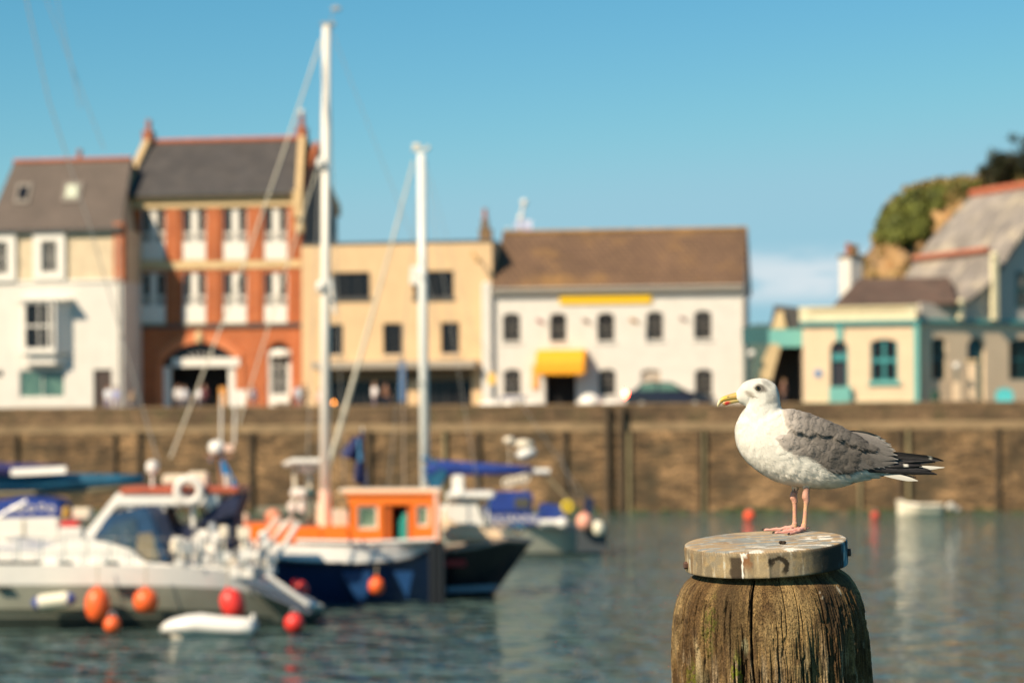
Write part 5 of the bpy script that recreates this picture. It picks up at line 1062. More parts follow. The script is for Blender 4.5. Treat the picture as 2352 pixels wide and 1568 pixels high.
# navy flag hanging right of the mast
D = 66; p = P(822, 1125, D); fo = thing('navy_flag', 'navy flag with light blue print drooping on a staff right of the tall mast', 'flag', (p.x, D, P(822, 1128, D).z)); kx = D / FPX
g = lambda dx, dy: ((dx - 822) * kx, (1128 - dy) * kx)
flag(fo, [g(828, 985), g(838, 1000), g(842, 1120), g(812, 1105)], mat('flag_navy', (.012, .02, .10), .8, var=.3, vscale=3), 'flag', amp=.1); flag(fo, [g(812, 1000), g(835, 1005), g(838, 1065), g(779, 1045)], mat('flag_navy', (.012, .02, .10)), 'flag_fold', amp=.09)
fe = flag(fo, [g(823, 1010), g(829, 1008), g(834, 1062), g(826, 1062)], mat('flag_pale_blue', (.10, .28, .50), .8), 'flag_print', amp=.04); fe.location.y = -.16
a, b_ = g(800, 1060), g(832, 978); MB().tube([(g(842, 1128)[0], .1, 0), (g(832, 980)[0], .1, g(832, 980)[1])], .025, 6).build('staff', mastm, fo)

# ---------------------------------------------------------------- black hulled boat
f = boat('black_boat', 'black hulled boat with red stripe and cream cabin, right of the orange wheelhouse', 'boat', 1110, 1371)
def q3(dx, dy, y): a = f.L(dx, dy, y); return (a[0], a[1])
st = stations(f, [(985, 1268), (1020, 1268), (1090, 1258), (1160, 1243), (1222, 1250)], 1.35, -.7, 16, 1.35, bow_right=True, full=.45)
hull(st, 0, 1, rake=1.5).build('hull', mat('black_hull_paint', (.006, .007, .010), .4), f.t, smooth=True); deck(st, .02).build('deck', mat('tan_deck', (.42, .30, .19), .8), f.t)
m = MB(); m.tube([(x, ys - b_ - .02, zs + .03) for x, b_, zk, zs, ys in st], .06, 6).tube([(x, ys + b_ + .02, zs + .03) for x, b_, zk, zs, ys in st], .06, 6); m.build('toe_rail', mat('grey_brown_rail', (.30, .25, .21), .6), f.t)
a, b_ = q3(1018, 1300, 0); c, d = q3(1070, 1284, 0); MB().box(a, c, -.06, .1, b_, d).build('red_stripe', mat('dark_red_paint', (.30, .012, .015), .5), f.t)
a, b_ = q3(1026, 1359, 0); c, d = q3(1148, 1342, 0); MB().prism([(a, b_), (c - .2, b_ + .04), (c, d), (a, d - .05)], -.09, .1).build('boot_stripe', mat('pale_blue_stripe', (.16, .25, .33), .5), f.t)
m = MB(); m.prism([q3(1018, 1246, .4), q3(1016, 1180, .4), q3(1026, 1158, .4), q3(1048, 1149, .4), q3(1098, 1150, .4), q3(1108, 1180, .4), q3(1118, 1205, .4), q3(1160, 1225, .4), q3(1166, 1246, .4)], .4, 2.3); m.build('cabin', mat('warm_cream_paint', (.80, .60, .40), .5, var=.06), f.t, bevel=.12)
m = MB(); m.prism([q3(1022, 1185, .38), q3(1030, 1160, .38), q3(1050, 1153, .38), q3(1095, 1154, .38), q3(1104, 1182, .38), q3(1114, 1206, .38), q3(1080, 1206, .38), q3(1048, 1200, .38)], .36, .4); m.build('cabin_panel', gel, f.t)
a, b_ = q3(1024, 1146, .3); c, d = q3(1136, 1129, .3); MB().box(a, c, .2, 2.5, b_, d).build('roof', gel, f.t, bevel=.05)
for dx in (1028, 1120): a, b_ = q3(dx, 1245, .5); c, d = q3(dx, 1146, .5); MB().tube([(a, .5, b_), (a, .5, d)], .03, 6).build('roof_post', gel, f.t); MB().tube([(a, 2.2, b_), (a, 2.2, d)], .03, 6).build('roof_post', gel, f.t)
a, b_ = q3(1052, 1145, .8); MB().box(a - .16, a + .16, .7, 1.0, b_, q3(1050, 1090, .8)[1]).build('horn_box', gel, f.t, bevel=.04)
for dx, dy, r_ in ((1190, 1213, .16), (1168, 1214, .11)): a, b_ = q3(dx, dy, 1.2); MB().ball((a, 1.2, b_), r_, 12).tube([(a, 1.2, b_ - .5), (a, 1.2, b_)], .02, 5).build('anchor_roller', chrome, f.t)
a, b_ = q3(1030, 1262, -.1)

# ---------------------------------------------------------------- cream yacht with royal blue covers, shorter mast
f = boat('yacht', 'cream yacht with royal blue boom cover, blue awning and lettered cloth, behind the black boat', 'boat', 1200, 1276)
def q3(dx, dy, y): a = f.L(dx, dy, y); return (a[0], a[1])
st = stations(f, [(1386, 1212), (1300, 1205), (1150, 1202), (950, 1195), (740, 1176)], 1.75, -.8, 20, 1.75, bow_right=False, full=.5)
hull(st, .0, .42).build('hull', mat('cream_hull', (.62, .58, .46), .4, var=.08), f.t, smooth=True); hull(st, .42, .86).build('topside', mat('cream_hull', (.62, .58, .46)), f.t, smooth=True); hull(st, .86, 1).build('gunwale', mat('pink_buff_paint', (.66, .48, .38), .5), f.t, smooth=True); deck(st).build('deck', gelc, f.t)
hull([(x, b_ + .012, zk, zs, ys) for x, b_, zk, zs, ys in st], .40, .46, 2).build('boot_stripe', blk, f.t)
a, b_ = q3(1345, 1272, 0); c, d = q3(1387, 1205, 0); MB().box(a, c + .1, -.06, .6, b_ + .1, d).box(a - .3, a, -.04, .5, b_ + .1, d).build('stern_skirt', mat('dark_blue_grey', (.05, .06, .07), .6), f.t)
m = MB(); m.prism([q3(860, 1200, .6), q3(880, 1165, .6), q3(1040, 1160, .6), q3(1120, 1172, .6), q3(1125, 1205, .6)], .6, 2.9); m.build('cabin', gel, f.t, bevel=.06)
m = MB(); m.prism([q3(1108, 1178, .5), q3(1124, 1134, .5), q3(1160, 1130, .5), q3(1220, 1131, .5), q3(1226, 1142, .5), q3(1222, 1178, .5)], .5, 3.0); aw = m.build('awning', bluec, f.t, bevel=.06)
a, b_ = q3(1182, 1166, .5); c, d = q3(1216, 1142, .5); MB().box(a, c, .46, .5, b_, d).build('awning_window', mat('smoked_vinyl', (.09, .085, .07), .2), aw)
a, b_ = q3(1114, 1205, .2); c, d = q3(1244, 1178, .2); dc = MB().box(a, c, .18, .22, b_, d).build('dodger_cloth', bluec, f.t)
text_mesh('JULIANNE', .40, dc, white_p, ((a + c) / 2, .165, (b_ + d) / 2), sx_=.98)
m = MB(); m.prism([q3(1240, 1206, .3), q3(1238, 1158, .3), q3(1262, 1160, .3), q3(1300, 1166, .3), q3(1306, 1206, .3)], .3, 2.8); m.build('cockpit_cover', bluec, f.t, bevel=.06)
a, b_ = q3(1266, 1199, .1); MB().box(a - .5, a + .5, -.05, .2, b_ - .15, b_ + .12).build('life_raft', gel, f.t, bevel=.1)
a, b_ = q3(1303, 1163, .2); m = MB(); m.torus((a, .2, b_), .16, .07, 16, 8); m.build('horseshoe_float', mat('float_yellow', (.75, .55, .03), .6), f.t)
a, b_ = q3(1292, 1200, 0); MB().ball((a, -.1, b_), .2, 12, (1, .7, 1)).build('small_fender', gel, f.t)
a, b_ = q3(1352, 1160, 1.0); MB().box(a - .18, a + .2, .8, 1.2, b_ - .3, b_ + .25).tube([(a, 1, b_ - .6), (a, 1, b_ + .5)], .05, 6).build('outboard', mat('outboard_navy', (.02, .025, .06), .4), f.t, bevel=.04)
# mast, boom, cover
ym = 1.75; a0, z0 = q3(977, 1185, ym); a1, z1 = q3(968, 352, ym); k_ = (f.D + ym) / FPX
ms = MB().tube([(a0, ym, z0), ((a0 + a1) / 2, ym, (z0 + z1) / 2), (a1, ym, z1)], [10.5 * k_, 10.5 * k_, 9 * k_], 12).build('mast', mat('mast_grey_white', (.74, .74, .70), .4, var=.04), f.t, smooth=True)
a_, z_ = q3(965, 345, ym); MB().tube([(a_ - .3, ym, z_), (a_ + .35, ym, z_ + .03)], .04, 6).ball((a_ - .12, ym, z_ + .14), .1, 8, (1.6, .5, 1)).ball((a_ + .28, ym, z_ + .08), .08, 8).build('masthead_gear', gelc, ms)
for row, hw in ((640, .8), (880, .9)): xm, z_ = q3(971, row, ym); MB().tube([(xm - .1, ym + hw, z_ + .05), (xm, ym, z_), (xm - .1, ym - hw, z_ + .05)], .035, 6).build('spreader', mastm, ms)
for dx, dy in ((977, 1055), (980, 1100), (978, 1082)): a, b_ = q3(dx, dy, ym - .3); MB().lathe([(.1, -.12), (.13, 0), (.1, .12)], (a, ym - .3, b_), 10).build('winch', chrome, ms)
stay(f, (950, 370), (757, 1062), [.035, .045, .055, .065, .075, .085, .09], f.t, sailc, ym, ym, 'furled_genoa', .05); stay(f, (757, 1062), (742, 1150), .05, f.t, wire, ym, ym, 'forestay')
for a, b_ in (((972, 360), (1110, 1195)),): stay(f, a, b_, .012, f.t, wire, ym, ym - 1.6, 'shroud')
stay(f, (974, 358), (1085, 760), .009, f.t, wire, ym, ym, 'backstay'); stay(f, (1085, 760), (1375, 1190), .012, f.t, wire, ym, ym, 'backstay')
stay(f, (965, 400), (890, 1135), .014, f.t, wire, ym, ym + 1.5, 'shroud'); stay(f, (1250, 1088), (1318, 1160), .07, f.t, mat('khaki_tube', (.26, .20, .11), .6), ym, ym, 'boom_strut'); stay(f, (1285, 1040), (1325, 1150), .02, f.t, wire, ym, ym + .5, 'topping_lift')
pts = [(984, 1075), (1010, 1074), (1080, 1076), (1150, 1078), (1222, 1079)]
k2 = [24 * k_, 17 * k_, 15 * k_, 12 * k_, 9 * k_]
sail_cover(f, pts, k2, bluec, f.t, ym - .1)
m = MB(); m.prism([q3(980, 1055, ym - .3), q3(998, 1052, ym - .3), q3(1030, 1085, ym - .3), q3(1012, 1125, ym - .3), q3(985, 1122, ym - .3)], ym - .35, ym + .1); m.build('cover_front', tealc, f.t, bevel=.05)
a, b_ = q3(1242, 1082, ym - .1); MB().tube([(a - .3, ym - .1, b_), (a + .32, ym - .1, b_)], .10, 10).build('boom_end', gel, f.t)
m = MB()
for i in range(5): a, b_ = q3(1163 + i * 11, 1108 - i * 3, 1.2); m.torus((a, 1.2, b_), .12, .04, 12, 6)
m.build('coiled_hose', gelc, f.t)
# radome on a stern pole
a, b_ = q3(1208, 1040, 2.6); c, d = q3(1204, 1202, 2.6); MB().tube([(c, 2.6, d), (a, 2.6, b_ - .2)], .035, 7).build('radar_pole', wire, f.t)
MB().lathe([(.22, -.2), (.36, -.1), (.38, .02), (.3, .12), (.05, .18)], (a, 2.6, b_ - .0), 18, Matrix.Rotation(R(-14), 3, 'Y')).build('radome', gel, f.t, smooth=True)
MB().lathe([(.30, .0), (.38, .08), (.3, .2), (.05, .27)], (a - .08, 2.7, b_ + .22), 18).build('radome_cap', gelc, f.t, smooth=True)
a, b_ = q3(1170, 1010, 2.6); MB().lathe([(.18, -.1), (.22, 0), (.18, .08), (.04, .12)], (a, 2.6, b_), 14).tube([(a, 2.6, b_ - 2.8), (a, 2.6, b_)], .018, 6).build('aerial_dome', gelc, f.t)
for i in range(7): a, b_ = q3(1130 + i * 38, 1206, .2); MB().tube([(a, .2, b_ - .05), (a, .2, b_ + .6)], .013, 5).build('stanchion', chrome, f.t)
fender(f, 1342, 1178, 1217, 36, mat('faded_pink_fender', (.85, .38, .27), .5), 'faded pink fender at the stern of the cream yacht', -.35, hang=0)
fender(f, 1374, 1195, 1230, 30, fend_w, 'cream white fender at the corner of the cream yacht\'s stern', -.30, R(-15), hang=0)

# ---------------------------------------------------------------- dinghy and buoys on the right
D = WL(1186.5); p = P(2110, 1186, D); k_ = D / FPX
o = thing('dinghy', 'small white dinghy with outboard moored under the quay wall at the right', 'small boat', (p.x, D, 0))
f = Frame((p.x, D, 0)); f.D = D
st = []
for i in range(13):
    u = i / 12; x = (-46 + 100 * u) * k_; b_ = .75 * min(1, .12 + 1.6 * u ** .7); st.append((x, b_, -.15, (.62 - .12 * math.sin(u * 2.2) if u > .1 else .72), .4))
hull(st, 0, 1).build('hull', mat('dinghy_cream', (.82, .74, .58), .5), o, smooth=True); MB().tube([(x, y - b_, z) for x, b_, _, z, y in st], .07, 7).tube([(x, y + b_, z) for x, b_, _, z, y in st], .07, 7).build('gunwale', gelc, o)
MB().box(56 * k_, 63 * k_, .2, .6, -.1, .55).build('outboard', mat('outboard_grey', (.10, .11, .11), .5), o, bevel=.05); MB().ball((76 * k_, .3, .42), .25, 12, (1, .8, .9)).ball((90 * k_, .4, .28), .18, 10, (1.2, .8, .9)).build('engine_cowl', mat('pale_grey_cowl', (.55, .52, .46), .4), o)
buoy(1721, 1184, 25, 1194, 'bright red mooring buoy left of the gull\'s legs', mat('buoy_bright_red', (.90, .09, .03), .5)); buoy(2010, 1184, 21, 1193, 'dull red mooring buoy right of the gull\'s legs', mat('buoy_dull_red', (.55, .07, .04), .6))
# ================================================================ noise for dense meshes
def _h(ix, iy, iz, s):
    n_ = (ix.astype(np.int64) * 73856093) ^ (iy.astype(np.int64) * 19349663) ^ (iz.astype(np.int64) * 83492791) ^ (s * 2654435761)
    n_ = (n_ ^ (n_ >> 13)) * 1274126177; n_ = n_ & 0x7fffffff; n_ = (n_ ^ (n_ >> 15)) & 0xffffff; return n_ / float(0xffffff)
def vn(x, y, z, s=0):
    ix, iy, iz = np.floor(x), np.floor(y), np.floor(z); fx, fy, fz = x - ix, y - iy, z - iz
    fx, fy, fz = [q * q * (3 - 2 * q) for q in (fx, fy, fz)]; r = 0
    for a in (0, 1):
        for b in (0, 1):
            for c in (0, 1): r = r + _h(ix + a, iy + b, iz + c, s) * (fx if a else 1 - fx) * (fy if b else 1 - fy) * (fz if c else 1 - fz)
    return r
def fbm(x, y, z, o=4, s=0, g=.55):
    r, w_, t_ = 0, 1, 0
    for i in range(o): r = r + vn(x * 2 ** i, y * 2 ** i, z * 2 ** i, s + i * 17) * w_; t_ += w_; w_ *= g
    return r / t_
def sstep(a, b, x): t_ = np.clip((x - a) / (b - a), 0, 1); return t_ * t_ * (3 - 2 * t_)
def mixc(A, B, k_): return A * (1 - k_[..., None]) + np.array(B) * k_[..., None]
def vcmat(name, rough=.8, metal=0., bump=0., bscale=200., stretch=(1, 1, 1), spec=.5, fine=.25, fscale=400, sub=0.):
    m = bpy.data.materials.new(name); m.use_nodes = True; t = m.node_tree; b = t.nodes['Principled BSDF']; n = t.nodes.new; l = t.links.new
    at = n('ShaderNodeAttribute'); at.attribute_name = 'Col'; tcn = n('ShaderNodeTexCoord'); mpn = n('ShaderNodeMapping'); mpn.inputs['Scale'].default_value = stretch; l(tcn.outputs['Object'], mpn.inputs[0])
    z = n('ShaderNodeTexNoise'); z.inputs['Scale'].default_value = fscale; z.inputs['Detail'].default_value = 3; l(mpn.outputs[0], z.inputs[0])
    r = n('ShaderNodeMapRange'); r.inputs[1].default_value = .3; r.inputs[2].default_value = .7; r.inputs[3].default_value = 1 - fine; r.inputs[4].default_value = 1 + fine; l(z.outputs[0], r.inputs[0])
    x = n('ShaderNodeMix'); x.data_type = 'RGBA'; x.blend_type = 'MULTIPLY'; x.inputs[0].default_value = 1; l(at.outputs['Color'], x.inputs[6]); l(r.outputs[0], x.inputs[7]); l(x.outputs[2], b.inputs['Base Color'])
    b.inputs['Roughness'].default_value = rough; b.inputs['Metallic'].default_value = metal; b.inputs['Specular IOR Level'].default_value = spec
    if sub: b.inputs['Subsurface Weight'].default_value = sub; b.inputs['Subsurface Radius'].default_value = (.01, .004, .002); b.inputs['Subsurface Scale'].default_value = .5
    if bump:
        z2 = n('ShaderNodeTexNoise'); z2.inputs['Scale'].default_value = bscale; z2.inputs['Detail'].default_value = 5; l(mpn.outputs[0], z2.inputs[0])
        bp = n('ShaderNodeBump'); bp.inputs['Strength'].default_value = bump; bp.inputs['Distance'].default_value = .002; l(z2.outputs[0], bp.inputs['Height']); l(bp.outputs[0], b.inputs['Normal'])
    return m
def npmesh(name, V, F, C, m, parent=None, smooth=True):
    me = bpy.data.meshes.new(name); V = np.asarray(V, dtype=np.float32).reshape(-1, 3); F = np.asarray(F, dtype=np.int32)
    me.vertices.add(len(V)); me.vertices.foreach_set('co', V.ravel()); k_ = F.shape[1]; me.loops.add(F.size); me.loops.foreach_set('vertex_index', F.ravel()); me.polygons.add(len(F))
    me.polygons.foreach_set('loop_start', np.arange(0, F.size, k_, dtype=np.int32)); me.polygons.foreach_set('loop_total', np.full(len(F), k_, dtype=np.int32)); me.polygons.foreach_set('use_smooth', np.full(len(F), smooth))
    me.update(calc_edges=True); me.validate()
    if C is not None:
        ca = me.color_attributes.new('Col', 'FLOAT_COLOR', 'POINT'); C = np.asarray(C, dtype=np.float32).reshape(-1, 3); ca.data.foreach_set('color', np.concatenate([np.clip(C, 0, 1), np.ones((len(C), 1), np.float32)], 1).ravel())
    me.materials.append(m); o = bpy.data.objects.new(name, me); COL.objects.link(o)
    if parent: o.parent = parent
    return o
def gridfaces(nr, nc, wrap=True):
    i, j = np.meshgrid(np.arange(nr - 1), np.arange(nc if wrap else nc - 1), indexing='ij'); j2 = (j + 1) % nc
    return np.stack([i * nc + j, i * nc + j2, (i + 1) * nc + j2, (i + 1) * nc + j], -1).reshape(-1, 4)

# ================================================================ timber pile with its metal cap
DP = 6.2; KP = DP / FPX                                          # metres per picture unit at the pile
top = P(1757.5, 1241, DP)                                       # centre of the cap top
tilt_l, tilt_f = R(2.9), R(4.9)                                 # leaning to the left and towards the camera
Rp = Matrix.Rotation(tilt_f, 4, 'X') @ Matrix.Rotation(-tilt_l, 4, 'Y')
nrm = (Rp @ Vector((0, 0, 1))).normalized(); LEN = (top.z + 3) / nrm.z
base = top - nrm * LEN
pil = thing('mooring_post', 'thick weathered timber post with a stained round metal cap, under the gull', 'post', base); pil.rotation_euler = Rp.to_euler()
CR_, CH = .2085, .066
NT = 1300
zs_ = np.concatenate([np.linspace(0, .40, 250), .40 + np.geomspace(.02, LEN - .4, 16)]); zl_ = -(CH - .01) - zs_      # distance below the cap top
th = np.linspace(0, 2 * np.pi, NT, endpoint=False)
Z, T = np.meshgrid(zl_, th, indexing='ij'); dz = -(Z + CH)                                            # depth under the cap's lower edge
prof_d = [-.02, .0, .010, .018, .026, .036, .055, .08, .11, .15, .22, .32, 1, 8]; prof_r = [.178, .179, .181, .188, .199, .211, .2235, .2335, .2415, .2475, .2525, .2555, .258, .262]
r0 = np.interp(dz, prof_d, prof_r)
cx_, sy_ = np.cos(T), np.sin(T); X3, Y3 = cx_ * .25, sy_ * .25
r0 = r0 * (1 + .014 * (fbm(X3 * 5, Y3 * 5, Z * 3, 2, 5) - .5) * 2) + .004 * np.cos(T * 2 + 1)* sstep(.02, .2, dz)
# grain: vertical fluting, deeper and rougher further down where the softwood has eroded
erod = sstep(.10, .24, dz + .05 * (fbm(X3 * 12, Y3 * 12, Z * 4, 3, 9) - .5) * 2)
g1 = fbm(X3 * 90, Y3 * 90, Z * 5, 3, 21); g2 = fbm(X3 * 240, Y3 * 240, Z * 14, 2, 33)
disp = -(.0020 + .0075 * erod) * np.abs(g1 - .5) * 2.4 * 1.0 + .0012 * (g2 - .5)
disp -= .008 * erod * sstep(.53, .57, fbm(X3 * 60, Y3 * 60, Z * 4.0, 4, 41)); disp -= .004 * sstep(.56, .585, fbm(X3 * 34, Y3 * 34, Z * 9.0, 4, 43)) * sstep(.03, .08, dz)
disp += .0016 * (fbm(X3 * 160, Y3 * 160, Z * 160, 3, 51) - .5) * sstep(.35, .6, fbm(X3 * 10, Y3 * 10, Z * 10, 2, 3)) * (1 - .5 * erod) * 2
crk = np.zeros_like(r0); rg = np.random.default_rng(77)
CRK = []
fixed = [(-1.85, .0, .36, .0034, .030), (-1.86, .02, .2, .0030, .02), (-2.58, .02, .28, .0028, .014), (-2.42, .05, .5, .0028, .014), (-2.16, .03, .20, .0018, .010), (-1.33, .06, .17, .0022, .010), (-1.06, .02, .24, .003, .014), (-.83, .05, .35, .0028, .014), (-.62, .02, .3, .0022, .012), (-1.98, .16, .5, .0038, .020), (-2.05, .19, .5, .003, .018), (-1.25, .2, .5, .0028, .016), (-2.8, .0, .3, .002, .01)]
for c in fixed: CRK.append(c)
for _ in range(150):
    s0 = rg.uniform(-.02, .35); CRK.append((rg.uniform(-np.pi, np.pi), s0, s0 + rg.uniform(.05, .35), rg.uniform(.0008, .0018), rg.uniform(.004, .012)))
for i, (t0, d0, d1, w_, dp) in enumerate(CRK):
    wander = .030 * (vn(Z * 9 + i * 7.7, Z * 0 + i, Z * 0, 90) - .5) + .012 * (vn(Z * 38 + i * 3.1, Z * 0 + i, Z * 0, 91) - .5) + .05 * (dz - .1) * ((i * 37 % 11) / 11 - .5)
    d_ = (T - t0 - wander + np.pi) % (2 * np.pi) - np.pi
    win = sstep(d0, d0 + .04, dz) * (1 - sstep(d1 - .08, d1, dz)); crk = np.maximum(crk, dp * win * np.exp(-(np.abs(d_) * r0 / max(.0010, w_ * .62)) ** 3))
rr_ = r0 + disp - crk
V = np.stack([rr_ * np.cos(T), rr_ * np.sin(T), Z + LEN], -1)
n1 = fbm(X3 * 8, Y3 * 8, Z * 5, 4, 61); n2 = fbm(X3 * 30, Y3 * 30, Z * 4, 4, 71); n3 = fbm(X3 * 22, Y3 * 22, Z * 22, 4, 81); n4 = fbm(X3 * 110, Y3 * 110, Z * 7, 3, 101)
C = np.zeros(V.shape) + np.array([.25, .17, .078])
C = mixc(C, [.13, .08, .035], sstep(.38, .62, n2)); C = mixc(C, [.40, .30, .155], sstep(.52, .70, n1) * .75)
C = mixc(C, [.09, .055, .028], sstep(.50, .66, n3) * .75); C = mixc(C, [.36, .29, .20], sstep(.55, .7, n4) * erod * .8); C = mixc(C, [.07, .045, .025], sstep(.52, .66, 1 - n4) * .55)
def blob(t0, d0, wt, wd, s=0, hard=.35):
    a = ((T - t0 + np.pi) % (2 * np.pi) - np.pi) * .25 / wt; b = (dz - d0) / wd; return sstep(1, hard, np.sqrt(a * a + b * b) + .9 * (n3 - .5) + .5 * (fbm(X3 * 60, Y3 * 60, Z * 30, 2, 7 + s) - .5))
C = mixc(C, [.055, .04, .026], blob(-.85, .10, .065, .10, 1) * .85); C = mixc(C, [.06, .045, .02], blob(-2.05, .11, .05, .13, 2) * .6); C = mixc(C, [.07, .04, .02], blob(-1.28, .045, .014, .05, 3) * .8)
C = mixc(C, [.42, .31, .15], blob(-1.42, .10, .075, .11, 4) * .6); C = mixc(C, [.075, .05, .026], blob(-2.15, .06, .06, .10, 12) * .7); C = mixc(C, [.16, .15, .085], blob(-1.25, .22, .06, .08, 13) * .6); C = mixc(C, [.20, .19, .12], blob(-2.45, .28, .05, .08, 14) * .6)
spk = sstep(.46, .56, fbm(X3 * 200, Y3 * 200, Z * 120, 3, 201)); C = mixc(C, [.10, .115, .018], spk * blob(-2.35, .12, .035, .09, 5) * .7); C = mixc(C, [.19, .24, .02], spk * blob(-2.03, .235, .020, .075, 6) * .85); C = mixc(C, [.15, .17, .02], spk * blob(-2.62, .27, .03, .08, 7) * .8); C = mixc(C, [.45, .37, .23], blob(-2.53, .19, .017, .06, 8) * .8); C = mixc(C, [.30, .30, .20], blob(-1.93, .17, .012, .04, 9) * .8)
C = mixc(C, [.62, .58, .48], sstep(.5, .6, fbm(X3 * 170, Y3 * 170, Z * 170, 2, 203)) * blob(-1.02, .052, .010, .010, 10) * .8 + blob(-.72, .05, .007, .014, 11) * .8); C = mixc(C, [.018, .013, .008], sstep(.002, .006, crk) * .9)  # cracks coloured near-black to stand for the shade in their depth
C = mixc(C, [.045, .05, .03], sstep(1.5, 2.6, dz))
n5 = fbm(X3 * 330, Y3 * 330, Z * 330, 2, 301); C = mixc(C, [.05, .032, .015], sstep(.55, .68, n5) * (1 - .6 * erod) * .7); C = C * np.array([.98, .90, .79])
wood = vcmat('weathered_wood', .9, bump=1.0, bscale=300, stretch=(1, 1, .6), fine=.35, fscale=330, spec=.2)
for nd in wood.node_tree.nodes:
    if nd.type == 'BUMP': nd.inputs['Distance'].default_value = .004
t = wood.node_tree; n = t.nodes.new; l = t.links.new; b = t.nodes['Principled BSDF']
tcn = n('ShaderNodeTexCoord'); mg = n('ShaderNodeMapping'); mg.inputs['Scale'].default_value = (1, 1, .035); l(tcn.outputs['Object'], mg.inputs[0])
gn = n('ShaderNodeTexNoise'); gn.inputs['Scale'].default_value = 420; gn.inputs['Detail'].default_value = 4; gn.inputs['Roughness'].default_value = .7; gn.inputs['Distortion'].default_value = .3; l(mg.outputs[0], gn.inputs[0])
gr = n('ShaderNodeMapRange'); gr.inputs[1].default_value = .36; gr.inputs[2].default_value = .60; gr.inputs[3].default_value = .45; gr.inputs[4].default_value = 1.2; l(gn.outputs[0], gr.inputs[0])
old = b.inputs['Base Color'].links[0].from_socket; gx = n('ShaderNodeMix'); gx.data_type = 'RGBA'; gx.blend_type = 'MULTIPLY'; gx.inputs[0].default_value = 1; l(old, gx.inputs[6]); l(gr.outputs[0], gx.inputs[7])
mk = n('ShaderNodeTexNoise'); mk.inputs['Scale'].default_value = 11; mk.inputs['Detail'].default_value = 3; l(tcn.outputs['Object'], mk.inputs[0]); mkr = n('ShaderNodeMapRange'); mkr.inputs[1].default_value = .42; mkr.inputs[2].default_value = .58; mkr.inputs[3].default_value = .15; l(mk.outputs[0], mkr.inputs[0]); l(mkr.outputs[0], gx.inputs[0]); l(gx.outputs[2], b.inputs['Base Color'])
ob_ = b.inputs['Normal'].links[0].from_node; gb = n('ShaderNodeBump'); gb.inputs['Strength'].default_value = .8; gb.inputs['Distance'].default_value = .0035; l(gn.outputs[0], gb.inputs['Height']); l(ob_.outputs[0], gb.inputs['Normal']); l(gb.outputs[0], b.inputs['Normal'])
npmesh('timber', V, gridfaces(len(zl_), NT), C, wood, pil)
# cap: dense lathe with rolled weld edge
pr = [(0.001, 0), (.05, 0), (.10, .0), (.15, 0), (.185, 0), (.196, -.0005), (.2015, -.002), (.2055, -.0052), (.2078, -.0095), (.2085, -.014), (.2085, -.022), (.2085, -.032), (.2085, -.042), (.2085, -.052), (.2085, -.060), (.208, -.0655), (.2065, -.067), (.204, -.067), (.2035, -.05), (.19, -.03), (.1, -.03), (.001, -.03)]
def dens(pr, k_):
    o = []
    for (a, b), (c, d) in zip(pr[:-1], pr[1:]):
        n_ = max(1, int(math.hypot(c - a, d - b) / k_)); o += [(a + (c - a) * i / n_, b + (d - b) * i / n_) for i in range(n_)]
    return np.array(o + [pr[-1]])
pd = dens(pr, .0021); NC = 720; th = np.linspace(0, 2 * np.pi, NC, endpoint=False); T, _ = np.meshgrid(th, pd[:, 0]); RR = np.repeat(pd[:, :1], NC, 1); ZZ = np.repeat(pd[:, 1:], NC, 1); T = np.repeat(th[None], len(pd), 0)
xx, yy = RR * np.cos(T), RR * np.sin(T)
bead = np.exp(-((RR - .2035) / .006) ** 2 - ((ZZ + .006) / .008) ** 2); ripple = np.abs(np.sin(T * 88 + .6 * np.sin(T * 31) + ZZ * 220)) ** .6
RR2 = RR + bead * (.0010 + .0024 * (ripple - .5)) + (ZZ < -.02) * .0006 * (fbm(xx * 60, yy * 60, ZZ * 60, 3, 3) - .5) * 2
Z2 = ZZ + bead * .0024 * (ripple - .4)
seam = np.exp(-(((T - (-1.64 + 2 * np.pi)) * .2085) / .0035) ** 2) * (ZZ < -.012) * (RR > .2); RR2 = RR2 + seam * .0028 * (.7 + .6 * vn(ZZ * 300, T * 0, T * 0, 5)); RR2 = RR2 + .0015 * (fbm(xx * 12, yy * 12, ZZ * 12, 2, 8) - .5) * (ZZ < -.01) * (RR > .2)
V = np.stack([RR2 * np.cos(T), RR2 * np.sin(T), Z2 + LEN], -1)
side = (RR > .2045) & (ZZ < -.004); xx, yy = RR * np.cos(T), RR * np.sin(T)
a1 = fbm(xx * 30, yy * 30, ZZ * 8, 4, 11); a2 = fbm(xx * 70, yy * 70, ZZ * 9, 4, 13); a3 = fbm(xx * 14, yy * 14, ZZ * 14, 4, 15); a4 = fbm(xx * 55, yy * 55, ZZ * 55, 4, 17); a5 = fbm(xx * 18, yy * 60, ZZ * 20, 4, 19)
C = np.zeros(V.shape) + np.array([.36, .30, .21]); C = mixc(C, [.27, .25, .215], sstep(.4, .62, a3)); C = mixc(C, [.42, .32, .19], sstep(.5, .66, a4) * .55); C = mixc(C, [.19, .125, .075], sstep(.55, .72, a1) * .7)
Ct = C.copy(); Ct = Ct * 0 + np.array([.37, .30, .21]); Ct = Ct * np.array([.98, .86, .72]); Ct = mixc(Ct, [.24, .25, .235], sstep(.42, .56, a5)); Ct = mixc(Ct, [.44, .32, .19], sstep(.5, .62, fbm(xx * 9, yy * 30, ZZ * 9, 4, 37)) * .7); Ct = mixc(Ct, [.24, .17, .11], sstep(.54, .68, a3) * .6); Ct = mixc(Ct, [.44, .42, .36], sstep(.60, .72, a4) * .6)
